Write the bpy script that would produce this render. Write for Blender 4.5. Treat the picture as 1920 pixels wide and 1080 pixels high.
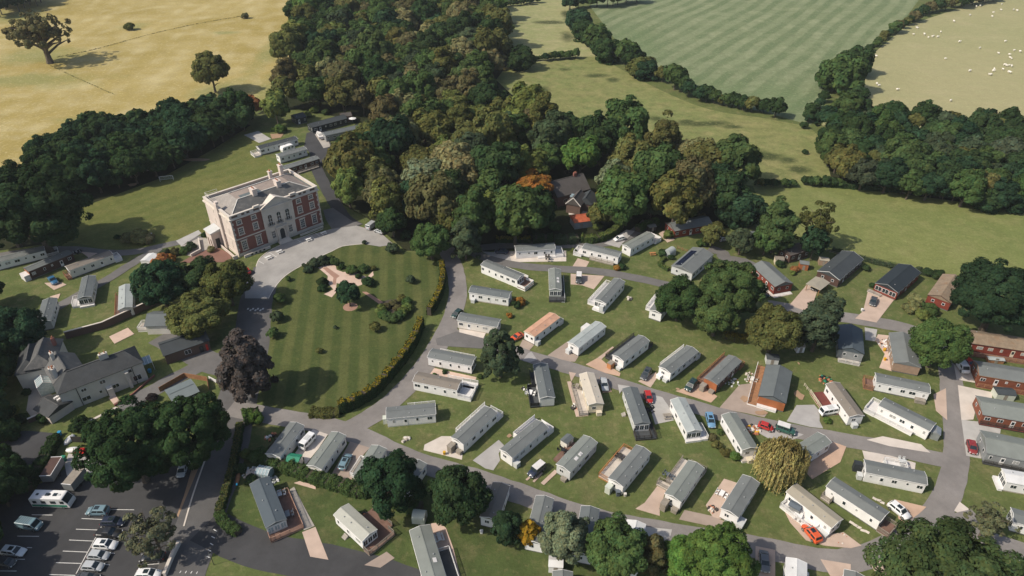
import bpy, math, random
import numpy as np
from mathutils import Vector, Matrix
from mathutils.geometry import tessellate_polygon

for o in list(bpy.data.objects): bpy.data.objects.remove(o, do_unlink=True)
scene = bpy.context.scene
col = scene.collection
R = math.radians
random.seed(7)

# ------------------------------------------------------------------ camera, sky, sun, exposure
CAM_H, CAM_PITCH, CAM_F = 118.0, 34.5, 1300.0      # drone height (m), look-down angle, focal length in photo pixels
cam = bpy.data.cameras.new('camera'); cam_o = bpy.data.objects.new('camera', cam); col.objects.link(cam_o)
cam.sensor_width = 36.0; cam.lens = CAM_F/1920*36.0
cam.clip_start = 1.0; cam.clip_end = 8000.0
cam_o.location = (0, 0, CAM_H); cam_o.rotation_euler = (R(90-CAM_PITCH), 0, 0)
scene.camera = cam_o

SUN_EL, SUN_DIR = 45.0, 20.0                        # elevation; direction the light travels towards, from +X
world = bpy.data.worlds.new('World'); scene.world = world; world.use_nodes = True
wn = world.node_tree.nodes; wl = world.node_tree.links
sky = wn.new('ShaderNodeTexSky'); sky.sky_type = 'NISHITA'; sky.sun_disc = False
sky.sun_elevation = R(SUN_EL); sky.sun_rotation = R(270 - SUN_DIR)
sky.altitude = 100; sky.air_density = 1.0; sky.dust_density = 2.5; sky.ozone_density = 1.0
bg = wn['Background']; wl.new(sky.outputs[0], bg.inputs[0]); bg.inputs[1].default_value = 0.12
sun = bpy.data.lights.new('sun', 'SUN'); sun.energy = 4.2; sun.angle = R(0.6); sun.color = (1.0, 0.91, 0.78)
sun_o = bpy.data.objects.new('sun', sun); col.objects.link(sun_o)
ld = Vector((math.cos(R(SUN_DIR))*math.cos(R(SUN_EL)), math.sin(R(SUN_DIR))*math.cos(R(SUN_EL)), -math.sin(R(SUN_EL))))
sun_o.rotation_euler = ld.to_track_quat('-Z', 'Y').to_euler(); sun_o.location = (-200, -50, 300)
vs = scene.view_settings
vs.view_transform = 'Standard'; vs.look = 'None'; vs.exposure = 0.1; vs.gamma = 1.0; vs.use_curve_mapping = False

# ------------------------------------------------------------------ survey: photo pixel -> place on a level plane of height z
CP, SP = math.cos(R(CAM_PITCH)), math.sin(R(CAM_PITCH))
def P(u, v, z=0.0):
    x = (u-960)/CAM_F; y = (540-v)/CAM_F
    dy, dz = CP+y*SP, -SP+y*CP
    if dz > -0.02: dz = -0.02
    t = (CAM_H-z)/(-dz)
    return Vector((x*t, dy*t, z))
def crop(ox, oy, s): return lambda x, y: (ox+x/s, oy+y/s)
K1=crop(700,680,6); K2=crop(900,780,6); K3=crop(1160,820,6); K4=crop(1440,880,6); K5=crop(860,500,6)
A1=crop(880,420,6); A2=crop(1180,380,6); A3=crop(1120,600,6); A4=crop(1360,640,6); A5=crop(1600,580,6)
A6=crop(1600,740,6); A7=crop(1000,660,6); A8=crop(1420,440,6)
B1=crop(460,760,6); B2=crop(420,880,6); B3=crop(720,860,4.909); B4=crop(1000,900,6); B5=crop(1380,960,6)
B6=crop(1740,860,4.909); B7=crop(0,440,6); B8=crop(0,900,6)
ZA=crop(840,400,3.857); ZL=crop(1220,380,2.743); Z7=crop(700,600,3.6); Z12=crop(1280,800,3); ZH=crop(0,620,6)
ZT=crop(440,180,6); ZO=crop(440,440,3); ZW=crop(0,360,4); Z11=crop(1120,600,3.6); ZG=crop(560,460,6.75); ZF=crop(440,420,7.7125)
Z14=crop(1480,560,3.857); ZC=crop(0,800,3.856); ZB=crop(1020,310,7.7125); ZK=crop(0,780,6.75)
def dist(p): return (Vector((0,0,CAM_H))-p).length

# ------------------------------------------------------------------ materials
MATS = {}
def newmat(name):
    m = bpy.data.materials.new(name); m.use_nodes = True
    nt = m.node_tree; b = nt.nodes['Principled BSDF']; MATS[name] = m
    return m, nt, b
def N(nt, t, **kw):
    n = nt.nodes.new(t)
    for k, v in kw.items(): setattr(n, k, v)
    return n
def noise(nt, scale, detail=3, vec=None, rough=.55):
    n = N(nt, 'ShaderNodeTexNoise'); n.inputs['Scale'].default_value = scale; n.inputs['Detail'].default_value = detail
    n.inputs['Roughness'].default_value = rough
    if vec: nt.links.new(vec, n.inputs['Vector'])
    return n.outputs[0]
def ramp(nt, fac, lo, hi, a=0.0, b=1.0):
    n = N(nt, 'ShaderNodeMapRange'); n.clamp = True
    for i, v in enumerate((lo, hi, a, b)): n.inputs[1+i].default_value = v
    nt.links.new(fac, n.inputs[0]); return n.outputs[0]
def mix(nt, fac, a, b, mode='MIX'):
    n = N(nt, 'ShaderNodeMix', data_type='RGBA', blend_type=mode)
    for s, v in ((0, fac), (6, a), (7, b)):
        if hasattr(v, 'is_linked'): nt.links.new(v, n.inputs[s])
        elif s == 0: n.inputs[0].default_value = v
        else: n.inputs[s].default_value = (*v, 1)
    return n.outputs[2]
def pos(nt): return N(nt, 'ShaderNodeNewGeometry').outputs['Position']
def mapped(nt, rot=0, sc=(1,1,1)):
    m = N(nt, 'ShaderNodeMapping'); nt.links.new(pos(nt), m.inputs[0])
    m.inputs['Rotation'].default_value = (0, 0, rot); m.inputs['Scale'].default_value = sc
    return m.outputs[0]
def mul(c, k): return tuple(min(1, x*k) for x in c)
def mat(name, c, rough=.7, var=.12, scale=1.2, metal=0., spec=.3, bump=0., dirt=None, dirtamt=.35, bscale=None):
    m, nt, b = newmat(name); g = pos(nt)
    o = mix(nt, ramp(nt, noise(nt, scale, 4, g), .3, .7), mul(c, 1-var), mul(c, 1+var))
    o = mix(nt, ramp(nt, noise(nt, scale*6, 2, g), .3, .7), mul((1,1,1), 1-var*.6), (1,1,1), 'MULTIPLY') if False else o
    if dirt:
        o = mix(nt, ramp(nt, noise(nt, scale*.45, 5, g, .65), .48, .75, 0, dirtamt), o, dirt)
    nt.links.new(o, b.inputs['Base Color'])
    b.inputs['Roughness'].default_value = rough; b.inputs['Metallic'].default_value = metal
    b.inputs['Specular IOR Level'].default_value = spec
    if bump:
        bn = N(nt, 'ShaderNodeBump'); bn.inputs['Strength'].default_value = bump; bn.inputs['Distance'].default_value = .08
        nt.links.new(noise(nt, bscale or scale*8, 3, g), bn.inputs['Height']); nt.links.new(bn.outputs[0], b.inputs['Normal'])
    return m
def ribmat(name, c, rot, freq, amt=.25, rough=.6, var=.1, scale=.8, dirt=None, local=True):
    """tiled or ribbed roofing: fine courses as relief plus slight colour change from course to course"""
    m, nt, b = newmat(name)
    tc = N(nt, 'ShaderNodeTexCoord').outputs['Object'] if local else pos(nt)
    mp = N(nt, 'ShaderNodeMapping'); nt.links.new(tc, mp.inputs[0]); mp.inputs['Rotation'].default_value = (0,0,rot)
    w = N(nt, 'ShaderNodeTexWave', wave_type='BANDS', bands_direction='X', wave_profile='SAW'); w.inputs['Scale'].default_value = freq
    w.inputs['Distortion'].default_value = .4; w.inputs['Detail'].default_value = 1; nt.links.new(mp.outputs[0], w.inputs['Vector'])
    o = mix(nt, ramp(nt, noise(nt, scale, 5, tc, .7), .3, .7), mul(c, 1-var), mul(c, 1+var))
    o = mix(nt, ramp(nt, w.outputs['Fac'], 0, 1, 0, amt), o, mul(c, .45))
    if dirt: o = mix(nt, ramp(nt, noise(nt, scale*.8, 5, tc, .7), .5, .72, 0, .7), o, dirt)
    nt.links.new(o, b.inputs['Base Color']); b.inputs['Roughness'].default_value = rough
    bn = N(nt, 'ShaderNodeBump'); bn.inputs['Strength'].default_value = .5; bn.inputs['Distance'].default_value = .05
    nt.links.new(w.outputs['Fac'], bn.inputs['Height']); nt.links.new(bn.outputs[0], b.inputs['Normal'])
    return m
def grass(name, c1, c2, c3, patch=.5, stripe=None, drk=.22, big=.012, wob=0.6, sp=None):
    """mown or grazed grass: broad drifts, dry patches, tufts; stripe=(angle, period, amount, colour) for mowing or ridge lines"""
    m, nt, b = newmat(name); g = pos(nt)
    o = mix(nt, ramp(nt, noise(nt, big, 4, g, .6), .35, .65), c1, c2)
    o = mix(nt, ramp(nt, noise(nt, big*5, 6, g, .68), patch, patch+.2, 0, .75), o, c3)
    if stripe:
        ang, per, amt, sc = stripe
        w = N(nt, 'ShaderNodeTexWave', wave_type='BANDS', bands_direction='X', wave_profile='SIN')
        w.inputs['Scale'].default_value = math.pi*2/per/20*1.0; w.inputs['Distortion'].default_value = wob*6
        w.inputs['Detail'].default_value = 3; w.inputs['Detail Scale'].default_value = .35; w.inputs['Detail Roughness'].default_value = .6
        nt.links.new(mapped(nt, -ang), w.inputs['Vector'])
        k = N(nt, 'ShaderNodeMath', operation='MULTIPLY'); nt.links.new(ramp(nt, w.outputs['Fac'], .3, .75, 0, amt), k.inputs[0])
        nt.links.new(ramp(nt, noise(nt, .05, 4, g, .6), .3, .6, .25, 1.0), k.inputs[1])
        o = mix(nt, k.outputs[0], o, sc)
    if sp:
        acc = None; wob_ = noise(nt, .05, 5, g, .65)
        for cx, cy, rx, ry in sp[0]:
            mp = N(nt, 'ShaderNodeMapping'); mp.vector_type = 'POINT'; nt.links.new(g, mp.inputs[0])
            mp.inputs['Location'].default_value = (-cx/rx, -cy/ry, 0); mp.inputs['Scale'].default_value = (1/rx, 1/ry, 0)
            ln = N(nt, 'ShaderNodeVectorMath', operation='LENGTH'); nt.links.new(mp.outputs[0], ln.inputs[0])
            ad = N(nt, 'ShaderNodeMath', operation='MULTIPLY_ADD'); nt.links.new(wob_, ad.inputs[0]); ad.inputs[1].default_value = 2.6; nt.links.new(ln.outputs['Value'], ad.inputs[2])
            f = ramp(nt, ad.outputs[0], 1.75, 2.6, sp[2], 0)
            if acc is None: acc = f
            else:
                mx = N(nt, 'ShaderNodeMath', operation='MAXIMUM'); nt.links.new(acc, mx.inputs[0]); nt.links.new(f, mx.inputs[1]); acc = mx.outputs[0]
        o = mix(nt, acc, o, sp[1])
    o = mix(nt, ramp(nt, noise(nt, .22, 6, g, .72), .44, .66, 0, drk*1.25), o, mul(c1, .5))
    o = mix(nt, ramp(nt, noise(nt, 1.4, 4, g, .75), .46, .68, 0, .42), o, mul(c1, .5))
    o = mix(nt, ramp(nt, noise(nt, .6, 6, g, .75), .53, .70, 0, .55), o, mul(c3, 1.2))
    nt.links.new(o, b.inputs['Base Color']); b.inputs['Roughness'].default_value = .95; b.inputs['Specular IOR Level'].default_value = .1
    bn = N(nt, 'ShaderNodeBump'); bn.inputs['Strength'].default_value = .6; bn.inputs['Distance'].default_value = .25
    nt.links.new(noise(nt, 1.6, 5, g, .75), bn.inputs['Height']); nt.links.new(bn.outputs[0], b.inputs['Normal'])
    return m
def asphalt(name, c, patchy=.3):
    m, nt, b = newmat(name); g = pos(nt)
    o = mix(nt, ramp(nt, noise(nt, .12, 5, g, .65), .3, .7), mul(c, .78), mul(c, 1.18))
    o = mix(nt, ramp(nt, noise(nt, .5, 5, g, .7), .5, .7, 0, patchy), o, mul(c, .6))
    o = mix(nt, ramp(nt, noise(nt, .9, 6, g, .75), .58, .75, 0, .5), o, (c[0]*1.35, c[1]*1.2, c[2]*1.05))
    o = mix(nt, ramp(nt, noise(nt, 9, 2, g, .7), .35, .7, 0, .3), o, mul(c, .55))
    nt.links.new(o, b.inputs['Base Color']); b.inputs['Roughness'].default_value = .9; b.inputs['Specular IOR Level'].default_value = .2
    return m
def painted(name, rough=.3, spec=.5, coat=.5):
    m, nt, b = newmat(name)
    oi = N(nt, 'ShaderNodeObjectInfo'); g = pos(nt)
    o = mix(nt, ramp(nt, noise(nt, 2, 3, g), .4, .8, 0, .12), oi.outputs['Color'], (.3,.28,.25))
    nt.links.new(o, b.inputs['Base Color']); b.inputs['Roughness'].default_value = rough
    b.inputs['Coat Weight'].default_value = coat; b.inputs['Coat Roughness'].default_value = .08
    return m
def leafmat(name, trans=.22):
    m, nt, b = newmat(name); out = nt.nodes['Material Output']
    oi = N(nt, 'ShaderNodeObjectInfo'); at = N(nt, 'ShaderNodeAttribute'); at.attribute_name = 'tint'
    tc = N(nt, 'ShaderNodeTexCoord').outputs['Object']
    c = mix(nt, 1.0, oi.outputs['Color'], at.outputs['Color'], 'MULTIPLY')
    hs = N(nt, 'ShaderNodeHueSaturation'); nt.links.new(c, hs.inputs['Color'])
    nt.links.new(ramp(nt, noise(nt, 5, 2, tc), .3, .7, .485, .515), hs.inputs['Hue'])
    nt.links.new(ramp(nt, noise(nt, 3, 3, tc), .3, .7, .75, 1.25), hs.inputs['Value'])
    d = N(nt, 'ShaderNodeBsdfDiffuse'); nt.links.new(hs.outputs[0], d.inputs[0])
    t = N(nt, 'ShaderNodeBsdfTranslucent'); nt.links.new(hs.outputs[0], t.inputs[0])
    ms = N(nt, 'ShaderNodeMixShader'); ms.inputs[0].default_value = trans
    nt.links.new(d.outputs[0], ms.inputs[1]); nt.links.new(t.outputs[0], ms.inputs[2])
    nt.links.new(ms.outputs[0], out.inputs['Surface'])
    return m
leafmat('leaf'); painted('paint')
mat('bark', (.10,.08,.06), .9, .3, 2, bump=.6)
mat('birchbark', (.42,.40,.36), .8, .35, 3)
# walls
mat('white', (.74,.73,.71), .55, .05, .7, dirt=(.45,.45,.40), dirtamt=.22)
mat('offwhite', (.66,.63,.57), .6, .06, .7, dirt=(.40,.38,.32), dirtamt=.3)
mat('palegrey', (.52,.53,.52), .6, .06, .7, dirt=(.32,.34,.30), dirtamt=.3)
mat('palegreen', (.50,.53,.46), .6, .06, .7, dirt=(.32,.34,.28), dirtamt=.3)
mat('cream', (.62,.55,.42), .65, .08, .7, dirt=(.4,.34,.25), dirtamt=.3)
mat('grey_wall', (.24,.25,.25), .6, .08, .8, dirt=(.12,.13,.12))
mat('brown_wall', (.085,.048,.038), .7, .15, .9, dirt=(.03,.02,.02))
mat('tan_wall', (.30,.21,.15), .7, .12, .9)
mat('red_wall', (.19,.04,.025), .7, .18, .9, dirt=(.07,.02,.015))
mat('orange_wall', (.33,.115,.045), .7, .15, .9, dirt=(.2,.07,.03)); mat('rust_wall', (.19,.065,.035), .7, .18, .9, dirt=(.10,.04,.025))
mat('dark_wall', (.03,.035,.038), .6, .2, .9)
mat('skirt_dark', (.12,.12,.115), .8, .2, 1)
mat('skirt_stone', (.38,.33,.27), .85, .25, 2, bump=.4)
# roofs
def roofm(n, c, **k): return mat(n, c, .75, .07, .5, dirt=mul(c, .6), dirtamt=.35, **k)
roofm('roof_grey', (.150,.162,.158)); roofm('roof_blue', (.115,.130,.132)); roofm('roof_green', (.185,.202,.185)); roofm('roof_dark', (.05,.058,.062))
roofm('roof_pale', (.33,.36,.35)); roofm('roof_tan', (.32,.29,.23)); roofm('roof_brown', (.20,.175,.145)); roofm('roof_white', (.60,.60,.59))
roofm('roof_black', (.022,.03,.036)); roofm('roof_cream', (.50,.45,.37)); roofm('roof_navy', (.075,.095,.11))
mat('roof_peach', (.52,.30,.20), .8, .12, .8, dirt=(.36,.24,.17), dirtamt=.5)
mat('roof_red', (.40,.10,.045), .8, .2, 1.2, dirt=(.2,.07,.04))
ribmat('roof_moss', (.25,.19,.13), R(90), 1.4, .3, .9, .25, .7, dirt=(.22,.12,.06))
ribmat('roof_slate', (.036,.040,.042), R(90), 1.6, .3, .7, .3, .5, dirt=(.065,.065,.06))
ribmat('roof_slate_pale', (.085,.085,.082), R(90), 1.6, .25, .7, .2, .5, dirt=(.20,.19,.17))
ribmat('roof_hip_pale', (.30,.27,.24), R(90), 1.6, .25, .7, .2, .5, dirt=(.20,.19,.17))
ribmat('roof_tile', (.31,.25,.21), R(90), 1.15, .4, .8, .2, .6, dirt=(.22,.19,.17))
ribmat('roof_house', (.085,.075,.068), R(90), 1.6, .3, .8, .2, .5)
ribmat('roof_rib', (.44,.44,.38), 0, 2.0, .35, .5, .08, .5)
ribmat('roof_metal', (.16,.19,.19), 0, 1.6, .5, .45, .08, .5)
# masonry
def brickmat(name, c, mortar, scale):
    m, nt, b = newmat(name); tc = N(nt, 'ShaderNodeTexCoord').outputs['Object']
    o = mix(nt, ramp(nt, noise(nt, 14, 2, tc, .8), .3, .7), mul(c, .72), mul(c, 1.25))
    o = mix(nt, ramp(nt, noise(nt, .5, 4, tc, .6), .45, .7, 0, .3), o, mul(c, .7))
    o = mix(nt, .18, o, mortar)
    nt.links.new(o, b.inputs['Base Color']); b.inputs['Roughness'].default_value = .85
    return m
brickmat('brick', (.20,.055,.04), (.32,.24,.2), 4); brickmat('brick_dark', (.11,.06,.045), (.2,.17,.14), 4)
mat('stone', (.60,.54,.47), .8, .08, .5, dirt=(.40,.34,.29), dirtamt=.4)
mat('stone_pink', (.60,.52,.46), .8, .07, .4, dirt=(.46,.38,.33), dirtamt=.4)
mat('render', (.55,.52,.46), .85, .06, .4, dirt=(.38,.35,.30), dirtamt=.35)
mat('lead', (.10,.12,.12), .5, .2, .6, dirt=(.2,.2,.19))
mat('terracotta', (.42,.17,.09), .8, .2, 3)
# other
mat('glass', (.02,.03,.035), .12, .3, 2, spec=.6); mat('glass_pale', (.28,.36,.38), .15, .2, 2, spec=.6)
mat('curtain', (.33,.33,.31), .6, .3, 3)
mat('rubber', (.018,.018,.02), .8, .2, 3); mat('alloy', (.38,.39,.40), .35, .1, 3, metal=.7)
mat('black', (.02,.021,.023), .5, .2, 3); mat('chrome', (.5,.5,.5), .25, .1, 3, metal=.9)
mat('lamp_clear', (.7,.72,.72), .15, .1, 3); mat('lamp_red', (.4,.02,.015), .25, .1, 3)
mat('timber', (.30,.15,.075), .8, .2, 1.5, dirt=(.16,.09,.05)); mat('timber_grey', (.26,.23,.19), .85, .18, 1.5, dirt=(.15,.13,.11))
mat('timber_orange', (.42,.19,.075), .75, .2, 1.5); mat('timber_dark', (.045,.04,.035), .8, .2, 1.5)
mat('deck_brown', (.17,.10,.075), .85, .2, .9, dirt=(.10,.07,.06)); mat('deck_red', (.15,.042,.034), .8, .15, .9, dirt=(.09,.03,.03))
mat('deck_pale', (.48,.43,.37), .85, .12, .9, dirt=(.33,.29,.25)); mat('deck_white', (.62,.60,.58), .7, .08, .9, dirt=(.45,.43,.40))
mat('deck_dark', (.06,.065,.068), .8, .2, .9); mat('shed_green', (.02,.19,.11), .6, .15, 1)
mat('plastic_green', (.30,.36,.30), .6, .1, 1); mat('steel', (.35,.37,.38), .4, .1, 1, metal=.5)
mat('solar', (.012,.018,.04), .2, .2, 2, spec=.6); mat('wool', (.72,.68,.60), .95, .1, 3)
mat('kayak_blue', (.03,.25,.45), .4, .1, 2); mat('kayak_red', (.55,.03,.02), .4, .1, 2)
mat('yellow', (.65,.36,.02), .6, .1, 2); mat('canvas_blue', (.10,.12,.14), .8, .1, 1)
mat('line_paint', (.62,.61,.58), .8, .12, 1.5, dirt=(.3,.29,.27), dirtamt=.5)
# ground
def conc(n, c): return mat(n, c, .9, .10, .35, dirt=mul(c, .72), dirtamt=.45, spec=.15)
conc('pink_conc', (.47,.36,.29)); conc('grey_conc', (.40,.385,.36)); conc('pale_conc', (.56,.50,.44)); conc('peach_conc', (.48,.33,.24)); conc('mauve_conc', (.33,.265,.22))
conc('gravel', (.36,.345,.33)); conc('blockpave', (.20,.11,.085)); conc('path_brick', (.33,.20,.15)); conc('path_pink', (.55,.41,.33)); conc('soil', (.33,.22,.14))
conc('dirt_dark', (.07,.06,.045)); conc('paving', (.36,.33,.29))
asphalt('road_pale', (.225,.208,.195)); asphalt('road_mid', (.155,.148,.142)); asphalt('road_drive', (.115,.111,.108)); asphalt('road_dark', (.060,.060,.062)); asphalt('forecourt_tarmac', (.34,.325,.305), .1)

# ------------------------------------------------------------------ mesh helper
class MB:
    def __init__(s): s.v = []; s.f = []
    def quad(s, *p):
        n = len(s.v); s.v += [tuple(q) for q in p]; s.f.append(tuple(range(n, n+len(p)))); return s
    def box(s, x0, x1, y0, y1, z0, z1):
        n = len(s.v)
        s.v += [(x0,y0,z0),(x1,y0,z0),(x1,y1,z0),(x0,y1,z0),(x0,y0,z1),(x1,y0,z1),(x1,y1,z1),(x0,y1,z1)]
        s.f += [(n,n+3,n+2,n+1),(n+4,n+5,n+6,n+7),(n,n+1,n+5,n+4),(n+1,n+2,n+6,n+5),(n+2,n+3,n+7,n+6),(n+3,n,n+4,n+7)]; return s
    def hexa(s, p):                       # eight corners, lower ring then upper ring
        n = len(s.v); s.v += [tuple(q) for q in p]
        s.f += [(n,n+3,n+2,n+1),(n+4,n+5,n+6,n+7),(n,n+1,n+5,n+4),(n+1,n+2,n+6,n+5),(n+2,n+3,n+7,n+6),(n+3,n,n+4,n+7)]; return s
    def bar(s, a, b, w, h=None):          # square bar between two points
        a, b = Vector(a), Vector(b); h = h or w; d = (b-a).normalized()
        u = d.cross(Vector((0,0,1)))
        if u.length < .01: u = Vector((1,0,0))
        u.normalize(); k = u.cross(d)
        q = [(-1,-1),(1,-1),(1,1),(-1,1)]
        return s.hexa([a+u*(i*w/2)+k*(j*h/2) for i, j in q]+[b+u*(i*w/2)+k*(j*h/2) for i, j in q])
    def tube(s, a, b, r0, r1=None, n=8, cap=True):
        a, b = Vector(a), Vector(b); r1 = r0 if r1 is None else r1; d = (b-a).normalized()
        u = d.cross(Vector((0,0,1)))
        if u.length < .01: u = Vector((1,0,0))
        u.normalize(); k = d.cross(u); m = len(s.v)
        for c, r in ((a, r0), (b, r1)):
            for i in range(n):
                t = 2*math.pi*i/n; s.v.append(tuple(c+u*(math.cos(t)*r)+k*(math.sin(t)*r)))
        for i in range(n): s.f.append((m+i, m+(i+1)%n, m+n+(i+1)%n, m+n+i))
        if cap: s.f.append(tuple(m+n+i for i in range(n))); s.f.append(tuple(m+n-1-i for i in range(n)))
        return s
    def loft(s, rings, caps=True):
        m = len(s.v); n = len(rings[0])
        for r in rings: s.v += [tuple(q) for q in r]
        for i in range(len(rings)-1):
            for j in range(n): s.f.append((m+i*n+j, m+i*n+(j+1)%n, m+(i+1)*n+(j+1)%n, m+(i+1)*n+j))
        if caps:
            s.f.append(tuple(m+n-1-i for i in range(n))); e = m+(len(rings)-1)*n; s.f.append(tuple(e+i for i in range(n)))
        return s
    def mesh(s, name):
        me = bpy.data.meshes.new(name); me.from_pydata(s.v, [], s.f); me.update(); return me
    def build(s, name, m=None, parent=None, smooth=False):
        me = s.mesh(name)
        if m: me.materials.append(MATS[m] if isinstance(m, str) else m)
        if smooth: me.shade_smooth()
        return link(name, me, parent)
def link(name, me, parent=None):
    o = bpy.data.objects.new(name, me); col.objects.link(o)
    if parent: o.parent = parent
    return o
def tag(o, label, cat, group=None, kind=None):
    if label: o['label'] = label
    if cat: o['category'] = cat
    if group: o['group'] = group
    if kind: o['kind'] = kind
    return o
def empty(name, loc=(0,0,0), rz=0.0):
    o = bpy.data.objects.new(name, None); o.empty_display_size = .3; col.objects.link(o)
    o.location = loc; o.rotation_euler = (0, 0, rz); return o
def copy_tree(o, parent=None, color=None, only=None):
    c = o.copy(); col.objects.link(c); c.parent = parent
    if color and c.get('tinted'): c.color = (*color, 1)
    for ch in o.children: copy_tree(ch, c, color)
    return c
CACHE = {}
def cached(key, fn):
    if key not in CACHE: CACHE[key] = fn()
    return CACHE[key]
def catmull(pts, step=2.0, closed=False):
    out = []; n = len(pts)
    g = (lambda i: pts[i % n]) if closed else (lambda i: pts[max(0, min(n-1, i))])
    for i in range(n if closed else n-1):
        p0, p1, p2, p3 = g(i-1), g(i), g(i+1), g(i+2)
        k = max(2, int((p2-p1).length/step))
        for j in range(k):
            t = j/k; t2 = t*t; t3 = t2*t
            out.append(.5*((2*p1)+(-p0+p2)*t+(2*p0-5*p1+4*p2-p3)*t2+(-p0+3*p1-3*p2+p3)*t3))
    if not closed: out.append(pts[-1].copy())
    return out
# ------------------------------------------------------------------ ground, fields, roads
GZ = [0.0043]
def nextz(): GZ[0] += 0.004; return GZ[0]
def sheet(name, pts, m, z=None, smooth=False, thick=0.0, parent=None):
    """a level sheet over a ground outline given as photo pixels (or ground points)"""
    w = [p if isinstance(p, Vector) else P(*p) for p in pts]
    w = [Vector((p.x, p.y, 0)) for p in w]
    if smooth: w = catmull(w, 1.5, True)
    z = nextz() if z is None else z
    b = MB(); b.v = [(p.x, p.y, z) for p in w]
    for t in tessellate_polygon([w]):
        a, c, d = (w[i] for i in t)
        b.f.append(tuple(t) if (c-a).cross(d-a).z > 0 else tuple(reversed(t)))
    if thick:
        n = len(w); b.v += [(p.x, p.y, z-thick) for p in w]
        b.f += [(i, (i+1) % n, n+(i+1) % n, n+i) for i in range(n)]
    o = b.build(name, m, parent)
    if not parent: o['kind'] = 'structure'
    return o
def strip(name, pts, width, m, z=None, edge=.25, seed=1):
    """a road along a centre line of photo pixels, with slightly ragged edges"""
    rnd = random.Random(seed); w = catmull([P(*p[:2]) for p in pts], 2.0)
    ws = [p[2] if len(p) > 2 else width for p in pts]
    z = nextz() if z is None else z
    cum = np.cumsum([0]+[(w[i+1]-w[i]).length for i in range(len(w)-1)])
    kn = [P(*p[:2]) for p in pts]; kc = [cum[min(range(len(w)), key=lambda i: (w[i]-k).length)] for k in kn]
    b = MB(); n = len(w)
    for i, p in enumerate(w):
        d = (w[min(i+1, n-1)]-w[max(i-1, 0)]).normalized(); s = Vector((-d.y, d.x, 0)); hw = float(np.interp(cum[i], kc, ws))/2
        for k in (-1, 1): q = p+s*(k*(hw+rnd.uniform(-edge, edge)*.5)); b.v.append((q.x, q.y, z))
    b.f = [(2*i, 2*i+1, 2*i+3, 2*i+2) for i in range(n-1)]
    b.f = [tuple(reversed(f)) for f in b.f]
    o = b.build(name, m); o['kind'] = 'structure'; return o
def gdir(a, b):
    d = P(*b)-P(*a); return math.atan2(d.y, d.x)

def spots(*q):
    """natural patches as ground ellipses, from photo pixels (centre, half width, half height)"""
    out = []
    for u, v, wu, hv in q:
        c = P(u, v); out.append((c.x, c.y, abs(P(u+wu, v).x-c.x), abs(P(u, v-hv).y-c.y)))
    return out
grass('g_park', (.118,.142,.047), (.094,.124,.039), (.185,.168,.078), .48, drk=.40, big=.03)
grass('g_oval', (.062,.085,.026), (.072,.092,.028), (.105,.110,.038), .52, stripe=(gdir(ZO(590,400), ZO(540,950))+R(90), 5.0, .6, (.138,.140,.050)), drk=.25, wob=.10)
grass('g_lawn', (.135,.148,.042), (.105,.128,.037), (.180,.168,.058), .48, stripe=(gdir((150,400),(480,290))+R(90), 6.5, .35, (.18,.175,.06)), wob=.4, drk=.3)
grass('g_gold', (.30,.235,.068), (.44,.355,.15), (.55,.47,.26), .46, stripe=(gdir((60,250),(330,60))+R(90), 14, .35, (.32,.25,.065)), drk=.22, big=.011, wob=2.2,
      sp=(spots((75,104,70,16),(250,50,24,7),(430,172,70,18),(60,150,120,14),(500,170,40,30),(420,62,24,3),(20,30,60,14),(545,60,24,60),(200,225,120,8)), (.22,.235,.085), .75))
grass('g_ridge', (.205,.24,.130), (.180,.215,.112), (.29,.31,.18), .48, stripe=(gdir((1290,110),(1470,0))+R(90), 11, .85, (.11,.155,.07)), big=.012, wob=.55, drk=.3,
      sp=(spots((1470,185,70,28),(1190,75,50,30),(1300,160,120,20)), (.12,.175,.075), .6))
grass('g_beige', (.34,.315,.165), (.30,.295,.145), (.39,.345,.195), .5, stripe=(R(80), 13, .25, (.32,.32,.16)), drk=.15, big=.01, wob=1.0)
grass('g_pasture', (.185,.205,.068), (.155,.185,.060), (.24,.235,.095), .48, drk=.3, big=.02)
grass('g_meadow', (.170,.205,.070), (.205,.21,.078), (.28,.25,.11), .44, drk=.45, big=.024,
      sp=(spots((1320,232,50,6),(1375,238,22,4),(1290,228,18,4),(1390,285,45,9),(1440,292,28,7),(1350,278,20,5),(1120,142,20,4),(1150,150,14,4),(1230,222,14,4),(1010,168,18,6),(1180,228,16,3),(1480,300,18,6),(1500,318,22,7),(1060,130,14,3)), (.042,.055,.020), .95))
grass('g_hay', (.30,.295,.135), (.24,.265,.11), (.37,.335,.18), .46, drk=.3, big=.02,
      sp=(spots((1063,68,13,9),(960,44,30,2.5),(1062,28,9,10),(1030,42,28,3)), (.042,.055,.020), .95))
grass('g_rough', (.075,.09,.033), (.055,.07,.026), (.12,.12,.045), .5, drk=.4, big=.05)
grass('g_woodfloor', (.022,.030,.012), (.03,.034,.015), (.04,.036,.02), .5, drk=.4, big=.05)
grass('g_lush', (.17,.20,.075), (.15,.19,.07), (.26,.24,.11), .5, drk=.3, big=.05)

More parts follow.
